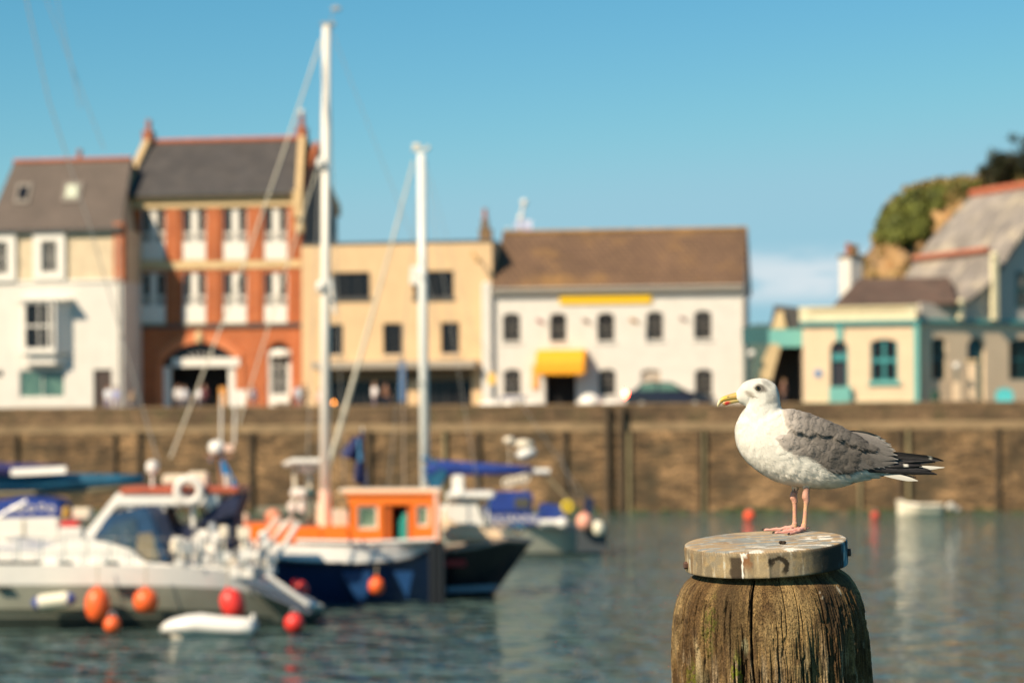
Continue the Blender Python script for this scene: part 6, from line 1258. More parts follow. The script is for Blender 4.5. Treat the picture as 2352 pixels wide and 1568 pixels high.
wh_ = sstep(.60, .66, fbm(xx * 24 + 3, yy * 70, ZZ * 20, 4, 23)) * sstep(-.02, -.10, yy + .25 * np.abs(xx - .1)); Ct = mixc(Ct, [.74, .71, .63], np.clip(wh_ + sstep(.56, .63, a4) * sstep(.06, .02, np.hypot(xx - .155, yy + .02) - .02), 0, 1) * .85)
def tb(t0, wt, x=T): return np.abs((x - t0 + np.pi) % (2 * np.pi) - np.pi) * .2085 / wt
Cs = C; Cs = Cs * np.array([.88, .80, .66]); Cs = mixc(Cs, [.50, .40, .26], sstep(.54, .7, a2) * .7)
Cs = mixc(Cs, [.16, .13, .09], sstep(.5, .62, fbm(xx * 38, yy * 38, ZZ * 20, 4, 29)) * .7); Cs = mixc(Cs, [.045, .032, .022], sstep(1, .5, tb(-2.03, .022) + .8 * (a4 - .5)) * sstep(-.010, -.016, ZZ) * .92); Cs = mixc(Cs, [.22, .09, .035], sstep(1, .4, tb(-1.90, .020) + 1.6 * (a4 - .5)) * sstep(-.060, -.02, ZZ) * .85)
Cs = mixc(Cs, [.46, .34, .19], sstep(1, .4, tb(-1.74, .020) + .6 * (a1 - .5)) * .6)
Cs = mixc(Cs, [.84, .80, .72], sstep(1, .4, tb(-1.955 + .012 * (vn(ZZ * 90, T * 0, T * 0, 2) - .5), .0026 + .001 * np.sin(ZZ * 300)) + .3 * (a4 - .5))); Cs = mixc(Cs, [.80, .74, .64], sstep(1, .4, tb(-1.93, .012) + 2.4 * (a4 - .5)) * sstep(-.018, -.008, ZZ))
# ring shaped rust mark and dark stain at the right, deepened with painted shade
u_ = ((T - (-1.535 + 2 * np.pi))) * .2085 + .0; w__ = ZZ + .040; rg_ = np.hypot(u_, w__); Cs = mixc(Cs, [.018, .013, .008], sstep(1, .6, np.abs(rg_ - .0215) / .0075 + 2.2 * (fbm(xx * 160, yy * 160, ZZ * 160, 3, 31) - .5)) * sstep(-.9, .1, (w__ + .6 * u_) / .02) * .92)
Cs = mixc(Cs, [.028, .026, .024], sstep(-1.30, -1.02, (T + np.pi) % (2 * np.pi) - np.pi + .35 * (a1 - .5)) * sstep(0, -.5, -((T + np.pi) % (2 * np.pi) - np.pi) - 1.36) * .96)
Cs = mixc(Cs, [.10, .26, .34], sstep(.52, .64, a2) * sstep(-.75, -.35, (T + np.pi) % (2 * np.pi) - np.pi) * sstep(.5, .1, (T + np.pi) % (2 * np.pi) - np.pi) * .9)
Cs = mixc(Cs, [.50, .52, .47], sstep(.60, .70, a2) * sstep(.5, .62, a4) * .7)
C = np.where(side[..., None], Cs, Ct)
C = mixc(C, [.11, .08, .05], bead * (1 - ripple) * .9)
capm = vcmat('stained_cap_metal', .78, .0, bump=.5, bscale=420, fine=.22, fscale=500, spec=.15)
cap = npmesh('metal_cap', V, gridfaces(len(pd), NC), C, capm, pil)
bm_ = mat('rusty_bolt', (.10, .05, .035), .8, var=.4, vscale=80)
for a, hz in ((R(180 + 10), -.047), (R(-12), -.036), (R(75), -.04)):
    M = Matrix.Rotation(a, 3, 'Z') @ Matrix.Rotation(R(90), 3, 'Y'); c = Vector((math.cos(a) * .2085, math.sin(a) * .2085, LEN + hz)); MB().lathe([(.0098, -.004), (.0098, .0065), (.0085, .0085)], c, 6, M).build('bolt', bm_, cap)
def cap_pt(dx, dy):            # where the sight line through a picture point meets the cap top
    a, b = slope(dx, dy); d = Vector((a, 1, b)); C0 = Vector((0, 0, HCAM)); t_ = (top - C0).dot(nrm) / d.dot(nrm); return C0 + d * t_
c = cap_pt(1797, 1249)
m = MB(); rq = random.Random(3)
for i in range(6): m.ball((rq.uniform(-.009, .009), rq.uniform(-.006, .006), .003 + rq.uniform(0, .003)), rq.uniform(.003, .005), 8, (1.2, 1, .9))
o = m.build('dried_dropping', mat('dropping_brown', (.035, .022, .012), .95, var=.5, vscale=300), None); o.location = c; tag(o, 'small dark brown crumb on the metal cap below the gull', 'dropping')

# ================================================================ herring gull
GS = 3180.0                                                     # picture-crop units per metre on the bird
foot = cap_pt(1607.8 + 870 * .2747, 832.6 + 1410 * .2747); YG = foot.y + .020; GS = FPX / YG / .2747
g0 = P(1607.8 + 870 * .2747, 832.6 + 1415 * .2747, YG)
gull = bpy.data.objects.new('tmp', None)
def G(cx, cy, y=0.): return Vector(((cx - 870) / GS, y, (1415 - cy) / GS))
SEC = [((300, 262), (318, 318), 26), ((318, 228), (345, 338), 48), ((350, 182), (372, 352), 72), ((400, 148), (386, 362), 90), ((478, 129), (388, 374), 99), ((560, 136), (378, 388), 104), ((630, 178), (362, 404), 107), ((664, 246), (342, 432), 110), ((676, 320), (318, 478), 116),
       ((690, 382), (299, 540), 132), ((745, 388), (300, 632), 156), ((820, 405), (322, 715), 180), ((910, 436), (372, 798), 196), ((1010, 474), (450, 876), 204), ((1110, 520), (560, 952), 204), ((1200, 568), (690, 1008), 196), ((1285, 622), (840, 1040), 178), ((1370, 676), (1000, 1054), 152), ((1455, 728), (1150, 1046), 122), ((1535, 776), (1290, 1006), 90), ((1600, 812), (1420, 968), 62), ((1660, 838), (1540, 945), 40), ((1710, 856), (1640, 925), 22), ((1740, 870), (1700, 905), 8)]
SA = np.array([[a[0], a[1], b[0], b[1], c] for a, b, c in SEC], float); NSEC = len(SA)
def csp(s):
    s = np.clip(np.asarray(s, float), 0, NSEC - 1 - 1e-6); i = np.floor(s).astype(int); t_ = (s - i)[..., None]; g_ = lambda k_: SA[np.clip(k_, 0, NSEC - 1)]
    p0, p1, p2, p3 = g_(i - 1), g_(i), g_(i + 1), g_(i + 2)
    return .5 * (2 * p1 + (p2 - p0) * t_ + (2 * p0 - 5 * p1 + 4 * p2 - p3) * t_ ** 2 + (3 * p1 - p0 - 3 * p2 + p3) * t_ ** 3)
def SF(s, a, off=0.):           # body surface: s along the bird, a angle round it (0 back, pi belly, negative y = camera side)
    q = csp(s); tx, tz, bx, bz, w_ = [q[..., k_] for k_ in range(5)]; cx, cz = (tx + bx) / 2, (tz + bz) / 2; ex, ez = (tx - bx) / 2, (tz - bz) / 2
    ca, sa = np.cos(a), np.sin(a); k_ = 1 + off
    # fuller towards the breast: widest a little below the middle
    wy = w_ * (1 + .10 * (-ca) * sstep(7, 13, np.asarray(s, float))) * np.sign(sa) * np.abs(sa) ** .92
    ln_ = np.hypot(ex, ez); X = cx + ex * ca; Zc = cz + ez * ca
    return np.stack([(X - 870) / GS, -wy / GS, (1415 - Zc) / GS], -1)
def frame_at(s, a):
    e = .02; p = SF(s, a); ts = SF(np.asarray(s) + e, a) - SF(np.asarray(s) - e, a); ta = SF(s, np.asarray(a) + e) - SF(s, np.asarray(a) - e); n_ = np.cross(ts, ta); nn_ = np.linalg.norm(n_, axis=-1, keepdims=True); n_ = n_ / np.maximum(nn_, 1e-12)
    q = csp(s); c = np.stack([((q[..., 0] + q[..., 2]) / 2 - 870) / GS, 0 * q[..., 0], (1415 - (q[..., 1] + q[..., 3]) / 2) / GS], -1); sgn = np.sign(np.sum((p - c) * n_, -1, keepdims=True)); sgn[sgn == 0] = 1
    ts = ts / np.maximum(np.linalg.norm(ts, axis=-1, keepdims=True), 1e-12); return p, n_ * sgn, ts
# grey mantle and wing outline in the side view
WP = np.array([(668, 392), (745, 384), (820, 398), (900, 425), (1050, 485), (1150, 525), (1270, 585), (1345, 586), (1510, 632), (1625, 725), (1655, 800), (1640, 862), (1500, 870), (1350, 884), (1250, 915), (1150, 944), (1075, 928), (1010, 885), (930, 832), (850, 792), (765, 772), (700, 740), (640, 690), (600, 625), (640, 598), (700, 590), (715, 560), (688, 520), (672, 450)], float)
def inpoly(x, y, Pn):
    r = np.zeros(np.shape(x), bool); n_ = len(Pn)
    for i in range(n_):
        x1, y1 = Pn[i]; x2, y2 = Pn[(i + 1) % n_]; c = ((y1 > y) != (y2 > y)) & (x < (x2 - x1) * (y - y1) / (y2 - y1 + 1e-12) + x1); r ^= c
    return r
def dpoly(x, y, Pn):
    d = np.full(np.shape(x), 1e9); n_ = len(Pn)
    for i in range(n_):
        a, b = Pn[i], Pn[(i + 1) % n_]; ab = b - a; t_ = np.clip(((x - a[0]) * ab[0] + (y - a[1]) * ab[1]) / (ab @ ab), 0, 1); d = np.minimum(d, np.hypot(x - a[0] - t_ * ab[0], y - a[1] - t_ * ab[1]))
    return d
def side_xy(p): return p[..., 0] * GS + 870, 1415 - p[..., 2] * GS
def greyness(p): x, y = side_xy(p); ins = inpoly(x, y, WP); d = dpoly(x, y, WP) * np.where(ins, 1, -1); return d
white_b = np.array([.72, .69, .62])
def body_colour(p, s):
    x, y = side_xy(p); C = np.zeros(p.shape) + white_b
    yside = np.abs(p[..., 1]) * GS
    n_ = fbm(p[..., 0] * 60, p[..., 1] * 60, p[..., 2] * 90, 3, 5)
    # smudgy grey-brown streaks at the lores, round the eye and behind it
    def el(cx, cy, rx, ry, rot=0.):
        c_, s_ = math.cos(rot), math.sin(rot); dx, dy = x - cx, y - cy; return np.sqrt(((dx * c_ + dy * s_) / rx) ** 2 + ((-dx * s_ + dy * c_) / ry) ** 2)
    near = yside > 45
    C = mixc(C, [.15, .13, .11], sstep(1.25, .5, el(488, 212, 62, 38, .10) + .7 * (n_ - .5)) * near * .95)
    C = mixc(C, [.30, .25, .19], sstep(1.2, .3, el(400, 258, 60, 30, .45) + 1.2 * (n_ - .5)) * near * .75)
    C = mixc(C, [.34, .33, .30], sstep(1.2, .3, el(545, 175, 60, 25, .5) + 1.3 * (n_ - .5)) * .75)
    C = mixc(C, [.30, .26, .20], sstep(1.1, .4, el(440, 282, 55, 7, .10) + .9 * (n_ - .5)) * near * .85)
    C = mixc(C, [.44, .41, .36], sstep(1.2, .3, el(600, 290, 60, 70) + 1.0 * (n_ - .5)) * .7)
    C = mixc(C, [.70, .60, .42], sstep(900, 1050, y) * .45 + 0 * n_)  # belly tan: the shaded underside painted into the white
    return C
def upmask(x, y):
    line = np.interp(x, [600, 700, 760, 860, 960, 1080, 1200, 1350, 1500, 1640], [560, 560, 575, 600, 612, 640, 690, 730, 770, 800]) + 26 * (fbm(x / 45, y * 0 + 3, y * 0, 2, 12) - .5) * 2
    return sstep(6, -6, y - line)
def relief(x, y, yy):
    """overlapping feather rows: each rises towards its tip, then drops to the next"""
    w1 = 26 * (fbm(x / 90, y / 90, yy * 0 + 1, 2, 31) - .5) * 2; w2 = 22 * (fbm(x / 70, y / 70, yy * 0 + 5, 2, 32) - .5) * 2; far = sstep(1050, 1350, x); cs, sn = math.cos(.40), math.sin(.40)
    out = 0
    for L_, Wd, wt_ in ((62., 52., 1 - far), (150., 46., far)):
        p = ((x + w1) * cs + (y + w2) * sn) / L_; q = (-(x + w1) * sn + (y + w2) * cs) / Wd; r = np.floor(p); q = q + .5 * (r % 2); qf = np.abs((q - np.floor(q)) - .5) * 2; f = p - r + .30 * qf ** 2; f = f - np.floor(f); out = out + wt_ * (f ** 1.6 - .35 * qf ** 3)
    return out
def surf(s, a, extra=0.):
    p, n_, t_ = frame_at(s, a); d = greyness(p); x, y = side_xy(p); yy = np.abs(p[..., 1]) * GS; back = np.cos(a) > -.8
    w_ = sstep(-4, 40, d) * back; um = upmask(x, y)
    off = w_ * (.0030 + .0085 * um + .0022 * relief(x, y, yy) + .0085 * (fbm(x / 75, y / 60, yy / 200, 2, 44) - .5)) + .0024 * (fbm(x / 42, y / 60, yy / 60, 3, 45) - .5) * sstep(2, 9, s) * (1 - w_)
    return p, n_, t_, p + n_ * (off + extra)[..., None], d, x, y
ns_, na_ = 560, 260; Sg, Ag = np.meshgrid(np.linspace(0, NSEC - 1, ns_), np.linspace(0, 2 * np.pi, na_, endpoint=False), indexing='ij')
p, nn_, ts_, Vb, d, gx_, gy_ = surf(Sg, Ag)
def wing_col(x, y, n1):  # grey falls off rearward and downward, painting in the wing's lighting
    tone = np.interp(x, [620, 720, 850, 1000, 1300, 1600], [.40, .30, .205, .150, .115, .13]) * np.interp(y, [500, 700, 900], [1.06, 1.0, .78]) * (1 + .45 * (n1 - .5)); tone = tone * (.97 + .06 * upmask(x, y))
    return np.stack([tone * 1.08, tone * .96, tone * .86], -1)
def full_col(p, s, x, y, d, a):
    C = body_colour(p, s); n1 = fbm(x / 38, y / 26, np.abs(p[..., 1]) * 60, 3, 7); k_ = sstep(-12, 22, d + 26 * (n1 - .5)) * (np.cos(a) > -.8); W_ = wing_col(x, y, n1); return C * (1 - k_[..., None]) + W_ * k_[..., None]
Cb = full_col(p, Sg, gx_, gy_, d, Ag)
plum = vcmat('plumage', .9, bump=0, fine=.05, fscale=500, spec=.1, sub=.0)
greym = vcmat('grey_plumage', .8, bump=.3, bscale=420, stretch=(.3, 1, 1), fine=.12, fscale=420, spec=.15)
bo = npmesh('gull', Vb, gridfaces(ns_, na_), Cb, plum)
# close both ends
bo.location = g0; tag(bo, 'herring gull with grey wings and yellow bill standing on the capped post, facing left', 'gull')

class Feathers:
    def __init__(s): s.V, s.F, s.C, s.n = [], [], [], 0
    def add(s, p, t_, n_, l, w_, lift, col, tip=None, tipn=0, camber=.18, base=None, shape=None, K=5, curl=0., ragged=.0):
        b = np.cross(n_, t_); b = b / (np.linalg.norm(b) + 1e-12); us = np.linspace(0, 1, K + 1); sh = shape or [.45, .9, 1, .95, .72, .22]; sh = np.interp(us, np.linspace(0, 1, len(sh)), sh)
        for i, u in enumerate(us):
            c = p + t_ * l * u + n_ * (lift * u ** 1.3 + curl * l * u * u)
            for j, v in enumerate((-1, -.5, 0, .5, 1)):
                q = c + b * v * w_ / 2 * sh[i] - n_ * camber * w_ * abs(v) ** 1.8 * sh[i] - t_ * (l * .07 * v * v * u)
                if ragged: q = q + t_ * rng.normal() * ragged * l * u
                cc = np.array(col) * (1 + .0 * v); 
                if v == 0: cc = cc * .93
                if tip is not None and u > 1 - tipn: cc = np.array(tip)
                s.V.append(q); s.C.append(cc)
        k_ = s.n
        for i in range(K):
            for j in range(4): a = k_ + i * 5 + j; s.F.append((a, a + 1, a + 6, a + 5))
        s.n += (K + 1) * 5
    def build(s, name, m, par): return npmesh(name, np.array(s.V), s.F, np.array(s.C), m, par)
def scatter(region, spacing_fn, fn, smin=1.0, smax=NSEC - 2.2, sides=(1,)):
    s = smin; row = 0
    while s < smax:
        q0, q1 = SF(np.array(s), np.array(1.3)), SF(np.array(s + .1), np.array(1.3)); per = np.linalg.norm(q1 - q0) / .1; ds = spacing_fn(s)[0] / max(per, 1e-4); da_m = spacing_fn(s)[1]
        q = csp(np.array(s)); circ = math.pi * (q[4] + math.hypot(q[0] - q[2], q[1] - q[3]) / 2) / GS; N_ = max(8, int(circ / da_m))
        A = (np.arange(N_) + (row % 2) * .5 + rng.uniform(-.25, .25, N_)) * 2 * np.pi / N_; Sx = s + rng.uniform(-.35, .35, N_) * ds; P_, N2, T2 = frame_at(Sx, A); D_ = greyness(P_)
        for i in range(N_): fn(Sx[i], A[i] % (2 * np.pi), P_[i], N2[i], T2[i], D_[i])
        s += ds; row += 1
# --- plumage: fine soft barbs laid along the body, over head, breast, belly and wings
area = np.linalg.norm(np.cross(np.roll(p, -1, 1)[:-1] - p[:-1], p[1:] - p[:-1]), axis=-1).ravel(); area[~np.isfinite(area)] = 0
sden = np.interp(Sg[:-1].ravel(), [0, 6, 10, 16, 23], [3.2, 2.4, 1.4, 1.0, .7]); cdf = np.cumsum(area * sden); cdf /= cdf[-1]; NB = 110000
ci = np.searchsorted(cdf, rng.random(NB)); si_, ai_ = ci // na_, ci % na_; Ss = (si_ + rng.random(NB)) * (NSEC - 1) / (ns_ - 1); Aa = (ai_ + rng.random(NB)) * 2 * np.pi / na_
keep = (Ss > .9) & (Ss < NSEC - 1.6); Ss, Aa = Ss[keep], Aa[keep]
p0, n0, t0, pw, dd_, xs_, ys_ = surf(Ss, Aa); keep = ~((np.hypot((xs_ - 481) / 1.15, ys_ - 213) < 23) & (Ss < 8)); Ss, Aa, p0, n0, t0, pw, dd_, xs_, ys_ = [q[keep] for q in (Ss, Aa, p0, n0, t0, pw, dd_, xs_, ys_)]
NB = len(Ss); aw = np.minimum(Aa, 2 * np.pi - Aa); onw = (sstep(0, 20, dd_) * (np.cos(Aa) > -.8)) > .5
tt = t0.copy(); tt[:, 2] -= np.where(Ss > 9, .15, 0); tt[:, 0] += np.where(onw & (xs_ > 900), .7, 0); sw_ = (fbm(p0[:, 0] * 45, p0[:, 1] * 45, p0[:, 2] * 45, 2, 61) - .5) * np.where(Ss < 8, .9, 1.5) + rng.normal(0, .16, NB)
bb = np.cross(n0, tt); tt = tt + bb * sw_[:, None]; tt -= n0 * np.sum(tt * n0, -1, keepdims=True); tt /= np.linalg.norm(tt, axis=-1, keepdims=True); bb = np.cross(n0, tt)
flank = sstep(11, 13, Ss) * sstep(19, 17, Ss) * sstep(1.2, 1.5, aw) * sstep(2.7, 2.3, aw) * ~onw
clump = fbm(p0[:, 0] * 110, p0[:, 1] * 110, p0[:, 2] * 110, 2, 63)
ll = np.interp(Ss, [0, 6, 10, 16, 23], [.0032, .0050, .0090, .013, .015]) * rng.uniform(.7, 1.3, NB) * (1 + .5 * flank); lift = (.02 + np.where(onw, .12, .07) * sstep(.45, .68, clump) + .03 * rng.random(NB)) * np.where(onw, .9, 1) * (1 + 1.1 * flank) * np.interp(p0[:, 2] * GS, [400, 700], [1.0, .55]); lift = np.where(Ss < 8, lift * .8, lift)
wd = np.where(Ss < 8, .00055, .00085) * rng.uniform(.7, 1.3, NB)
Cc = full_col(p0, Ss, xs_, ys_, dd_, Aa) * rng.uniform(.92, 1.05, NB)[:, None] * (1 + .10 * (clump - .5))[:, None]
B0 = pw - n0 * .0006; M0 = pw + tt * (ll * .5)[:, None] + n0 * (lift * ll * .62)[:, None]; E0 = pw + tt * ll[:, None] + n0 * (lift * ll * .85)[:, None]
VV = np.stack([B0 - bb * wd[:, None], B0 + bb * wd[:, None], M0 - bb * wd[:, None] * .8, M0 + bb * wd[:, None] * .8, E0 - bb * wd[:, None] * .15, E0 + bb * wd[:, None] * .15], 1); k_ = np.arange(NB)[:, None] * 6
FF = np.concatenate([k_ + np.array([0, 1, 3, 2]), k_ + np.array([2, 3, 5, 4])]); CC = np.repeat(Cc[:, None], 6, 1)
npmesh('plumage', VV, FF, CC, plum, bo, smooth=False)
# --- grey wings: the long trailing feathers of each side
for side in (1, -1):
    gf = Feathers()
    # tertials and lower wing feathers: long, trailing back, pale tipped
    def long_f(c0, c1, y0, y1, w_, col, tip=None, tipn=.1, camber=.2, shape=None, nrm_=None, K=9, curl=0.):
        a, b = np.array(G(c0[0], c0[1], -side * y0 / GS)), np.array(G(c1[0], c1[1], -side * y1 / GS)); t_ = b - a; l = np.linalg.norm(t_); t_ = t_ / l; n_ = np.array([0, -side * 1., .45]) if nrm_ is None else np.array(nrm_) * np.array([1, side, 1]); n_ = n_ - t_ * np.dot(n_, t_); n_ /= np.linalg.norm(n_)
        gf.add(a, t_, n_, l, w_ / GS, 0, col, tip, tipn, camber, K=K, shape=shape or [.5, .85, 1, 1, .92, .62, .15], curl=curl)
    gry = lambda k_: np.array([.138, .125, .115]) * k_
    for i in range(12):          # secondaries under the coverts
        u = i / 11; c0 = (980 + 430 * u, 770 + 20 * u); c1 = (1130 + 500 * u, 930 - 65 * u + (i % 2) * 6); long_f(c0, c1, 196 - 90 * u, 178 - 115 * u, 62, gry(.92 - .2 * (i % 3) * .3), np.array([.24, .235, .23]) if i > 7 else None, .10)
    for i, (c0, c1, y0, y1, w_, k_) in enumerate([((1330, 800), (1648, 842), 110, 62, 80, .95), ((1300, 740), (1650, 815), 112, 66, 84, 1.0), ((1290, 690), (1645, 780), 100, 62, 84, 1.05), ((1270, 650), (1630, 745), 84, 52, 80, 1.1), ((1260, 622), (1600, 705), 62, 40, 76, 1.2), ((1240, 600), (1555, 668), 40, 26, 72, 1.35), ((1230, 592), (1510, 640), 20, 12, 64, 1.5)]):
        if side == 1: long_f(c0, c1, y0, y1, w_, gry(k_), np.array([.30, .29, .28]), .10, curl=.02)
        else: long_f((c0[0] + 10, c0[1] - 12), (c1[0] + 10, c1[1] - 14), y0, y1, w_, gry(k_ * 1.1), np.array([.38, .37, .35]), .2, curl=.03)
    wgo = gf.build('wing', greym, bo)
    # primaries
    pf = Feathers(); gf2, gf = gf, pf; bk = np.array([.016, .014, .014]); wt = np.array([.55, .52, .46])
    shp = [.7, 1, 1, 1, .95, .86, .68, .30]
    def blade(topl, botl, y0, y1, col, spots=(), th_=.0011, K=26, J=7):
        """a folded flight feather stack: a thin curved blade between two outlines"""
        tl, bl = np.array(topl, float), np.array(botl, float)
        def rs_(q, u): d_ = np.r_[0, np.cumsum(np.hypot(*np.diff(q, axis=0).T))]; d_ /= d_[-1]; return np.array([np.interp(u, d_, q[:, 0]), np.interp(u, d_, q[:, 1])])
        for lay in (1, -1):
            k0 = pf.n
            for i in range(K + 1):
                u = i / K; A_, B_ = rs_(tl, u), rs_(bl, u)
                for j in range(J + 1):
                    v = j / J; cx = A_[0] + (B_[0] - A_[0]) * v; cy = A_[1] + (B_[1] - A_[1]) * v; yy = (y0 + (y1 - y0) * u) + (10 * math.sin(v * math.pi) - 9 * v) * side * lay if False else (y0 + (y1 - y0) * u) + 9 * math.sin(v * math.pi) + 10 * v
                    if i == K or j in (0, J): cx += rng.normal() * 1.6; cy += rng.normal() * 1.2
                    p = np.array(G(cx, cy, 0.)); p[1] = -side * yy / GS + side * (-lay) * th_; c = np.array(col) * (1 + .5 * (j == 3))
                    for sx0, sx1, sv0, sv1 in spots:
                        if sx0 < cx < sx1 and sv0 <= v <= sv1: c = wt
                    pf.V.append(p); pf.C.append(c)
            for i in range(K):
                for j in range(J): a = k0 + i * (J + 1) + j; pf.F.append((a, a + 1, a + J + 2, a + J + 1))
            pf.n += (K + 1) * (J + 1)
    if side == 1:
        blade([(1230, 880), (1400, 872), (1560, 866), (1640, 868)], [(1230, 900), (1400, 905), (1560, 915), (1640, 922)], 104, 44, bk * 2.2)
        blade([(1380, 868), (1560, 856), (1690, 848), (1760, 850), (1850, 862)], [(1380, 890), (1560, 890), (1690, 884), (1760, 880), (1850, 872)], 70, 34, bk * 1.2, ((1692, 1730, .05, .75),))
        blade([(1400, 880), (1600, 868), (1790, 868), (1880, 884), (1935, 900)], [(1400, 912), (1600, 922), (1790, 925), (1880, 918), (1935, 908)], 62, 20, bk * 1.4)
        blade([(1290, 900), (1450, 890), (1640, 882), (1790, 884), (1900, 900), (1982, 937)], [(1290, 910), (1450, 920), (1640, 934), (1790, 941), (1900, 940), (1980, 941)], 84, 16, bk)
        blade([(1560, 925), (1700, 932), (1805, 962)], [(1560, 940), (1700, 950), (1800, 965)], 30, 14, bk * 1.5)
    else:
        blade([(1560, 772), (1640, 750), (1760, 762), (1885, 779), (1960, 792), (2041, 824)], [(1560, 850), (1640, 846), (1760, 838), (1885, 828), (1960, 829), (2039, 829)], 4, -4, bk * 1.7, ((1915, 1942, 0, .62),))
        blade([(1560, 800), (1700, 810), (1850, 815), (1972, 829)], [(1560, 872), (1700, 872), (1850, 858), (1972, 838)], 16, 6, bk)
        blade([(1560, 830), (1680, 838), (1780, 842), (1850, 846)], [(1560, 890), (1680, 888), (1780, 876), (1850, 860)], 24, 14, bk * 1.2)
    pf.build('primaries', vcmat('primary_black', .55, bump=.4, bscale=500, stretch=(.2, 1, 1), fine=.3, spec=.35) if side == 1 else bpy.data.materials['primary_black'], wgo)
# --- tail fan, white, below the wing tips
tf = Feathers()
for i in range(12):
    u = (i - 5.5) / 5.5; a = np.array(G(1480, 892 + 6 * abs(u), -u * 18 / GS)); tip_ = np.array(G(1610 - 30 * abs(u), 912 + 10 * abs(u), -u * 70 / GS))
    if i in (3,): tip_ = np.array(G(2043, 880, -.012))
    if i == 10: a = np.array(G(1500, 925, -.016)); tip_ = np.array(G(1812, 990, -.026))
    if i == 9: a = np.array(G(1480, 915, -.012)); tip_ = np.array(G(1740, 968, -.020))
    t_ = tip_ - a; l = np.linalg.norm(t_); t_ /= l; n_ = np.array([0, -1., .3]) if i in (3, 9, 10) else np.array([0, -.35, 1.]); n_ -= t_ * np.dot(n_, t_); n_ /= np.linalg.norm(n_); tf.add(a, t_, n_, l, (44 if i in (9, 10, 3) else 52) / GS, 0, np.array([.50, .48, .43]), None, 0, .10, K=10, shape=[.5, .8, .95, 1, 1, .85, .3])
# undertail coverts: soft greenish white in shade
for i in range(170):
    x = rng.uniform(1150, 1560); u = rng.uniform(-1, 1); y0 = np.interp(x, [1150, 1300, 1450, 1560], [1022, 985, 948, 925]); a = np.array(G(x, y0 + rng.uniform(-22, 12), u * np.interp(x, [1150, 1560], [90, 35]) / GS)); t_ = np.array([1, 0, .22 + rng.normal() * .08]); t_ /= np.linalg.norm(t_); n_ = np.array([0, u * .8, -1.]); n_ -= t_ * np.dot(n_, t_); n_ /= np.linalg.norm(n_)
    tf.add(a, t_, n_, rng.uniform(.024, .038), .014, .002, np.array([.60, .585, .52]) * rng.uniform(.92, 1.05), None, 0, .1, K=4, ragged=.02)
tf.build('tail', plum, bo)
# --- bill
def loftpoly(rows, n=14, m_=None):    # rows: (top (cx,cy), bottom (cx,cy), half width)
    V_ = []
    for a, b, w_ in rows:
        for j in range(n): th_ = 2 * math.pi * j / n; cx, cy = (a[0] + b[0]) / 2 + (a[0] - b[0]) / 2 * math.cos(th_), (a[1] + b[1]) / 2 + (a[1] - b[1]) / 2 * math.cos(th_); V_.append(tuple(G(cx, cy, -w_ * math.sin(th_) / GS)))
    return V_, [tuple(q) for q in gridfaces(len(rows), n)] + [tuple(range(n - 1, -1, -1)), tuple((len(rows) - 1) * n + j for j in range(n))]
def spl(rows, k_=4):
    A_ = np.array([[*a, *b, w_] for a, b, w_ in rows], float); s = np.linspace(0, len(A_) - 1, (len(A_) - 1) * k_ + 1); o = [np.interp(s, range(len(A_)), A_[:, c]) for c in range(5)]
    for c in range(5):
        v = o[c].copy(); v[1:-1] = (o[c][:-2] + 2 * o[c][1:-1] + o[c][2:]) / 4; o[c] = v
    return [((o[0][i], o[1][i]), (o[2][i], o[3][i]), o[4][i]) for i in range(len(s))]
up_ = spl([((345, 236), (402, 284), 34), ((302, 247), (364, 301), 31), ((262, 257), (310, 309), 27), ((225, 270), (262, 314), 23), ((198, 280), (220, 320), 20), ((176, 293), (194, 328), 16), ((160, 311), (176, 342), 12), ((149, 338), (163, 359), 7), ((147, 358), (153, 368), 2.5)])
lo_ = spl([((402, 282), (385, 322), 29), ((364, 296), (344, 327), 26), ((310, 299), (290, 336), 21), ((262, 303), (240, 348), 18), ((230, 309), (214, 358), 16), ((206, 316), (198, 350), 12), ((192, 326), (188, 342), 5)])
for nm, rows in (('upper_bill', up_), ('lower_bill', lo_)):
    V_, F_ = loftpoly(rows); Va = np.array(V_); x, y = side_xy(Va); n_ = fbm(Va[:, 0] * 300, Va[:, 1] * 300, Va[:, 2] * 300, 3, 4); C = np.zeros(Va.shape) + np.array([.46, .32, .10])
    if nm == 'upper_bill': C = mixc(C, [.66, .42, .05], sstep(245, 215, x) * sstep(170, 190, x)); C = mixc(C, [.62, .38, .10], sstep(240, 300, x) * .8); C = mixc(C, [.70, .62, .40], sstep(178, 160, x)); C = mixc(C, [.34, .27, .08], sstep(-14, 0, y - np.interp(x, [150, 200, 300, 390], [360, 312, 298, 290])) * .6)
    else: C = mixc(C, [.38, .33, .12], sstep(230, 330, x) * .7); C = mixc(C, [.48, .03, .02], sstep(1, .6, np.hypot((x - 232) / 30, (y - 338) / 22) + .5 * (n_ - .5))); C = mixc(C, [.42, .28, .18], sstep(205, 190, x))
    me = bpy.data.meshes.new(nm); me.from_pydata(V_, [], F_); me.polygons.foreach_set('use_smooth', [True] * len(me.polygons)); ca = me.color_attributes.new('Col', 'FLOAT_COLOR', 'POINT'); ca.data.foreach_set('color', np.concatenate([C, np.ones((len(C), 1))], 1).astype(np.float32).ravel())
    if 'bill_horn' not in bpy.data.materials: vcmat('bill_horn', .38, bump=.1, bscale=600, fine=.08, spec=.5)
    me.materials.append(bpy.data.materials['bill_horn']); ob = bpy.data.objects.new(nm, me); COL.objects.link(ob); ob.parent = bo
    if nm == 'upper_bill': MB().ball(G(243, 283, -20 / GS), 7 / GS, 8, (1.8, .35, .55)).build('nostril', dark, ob)
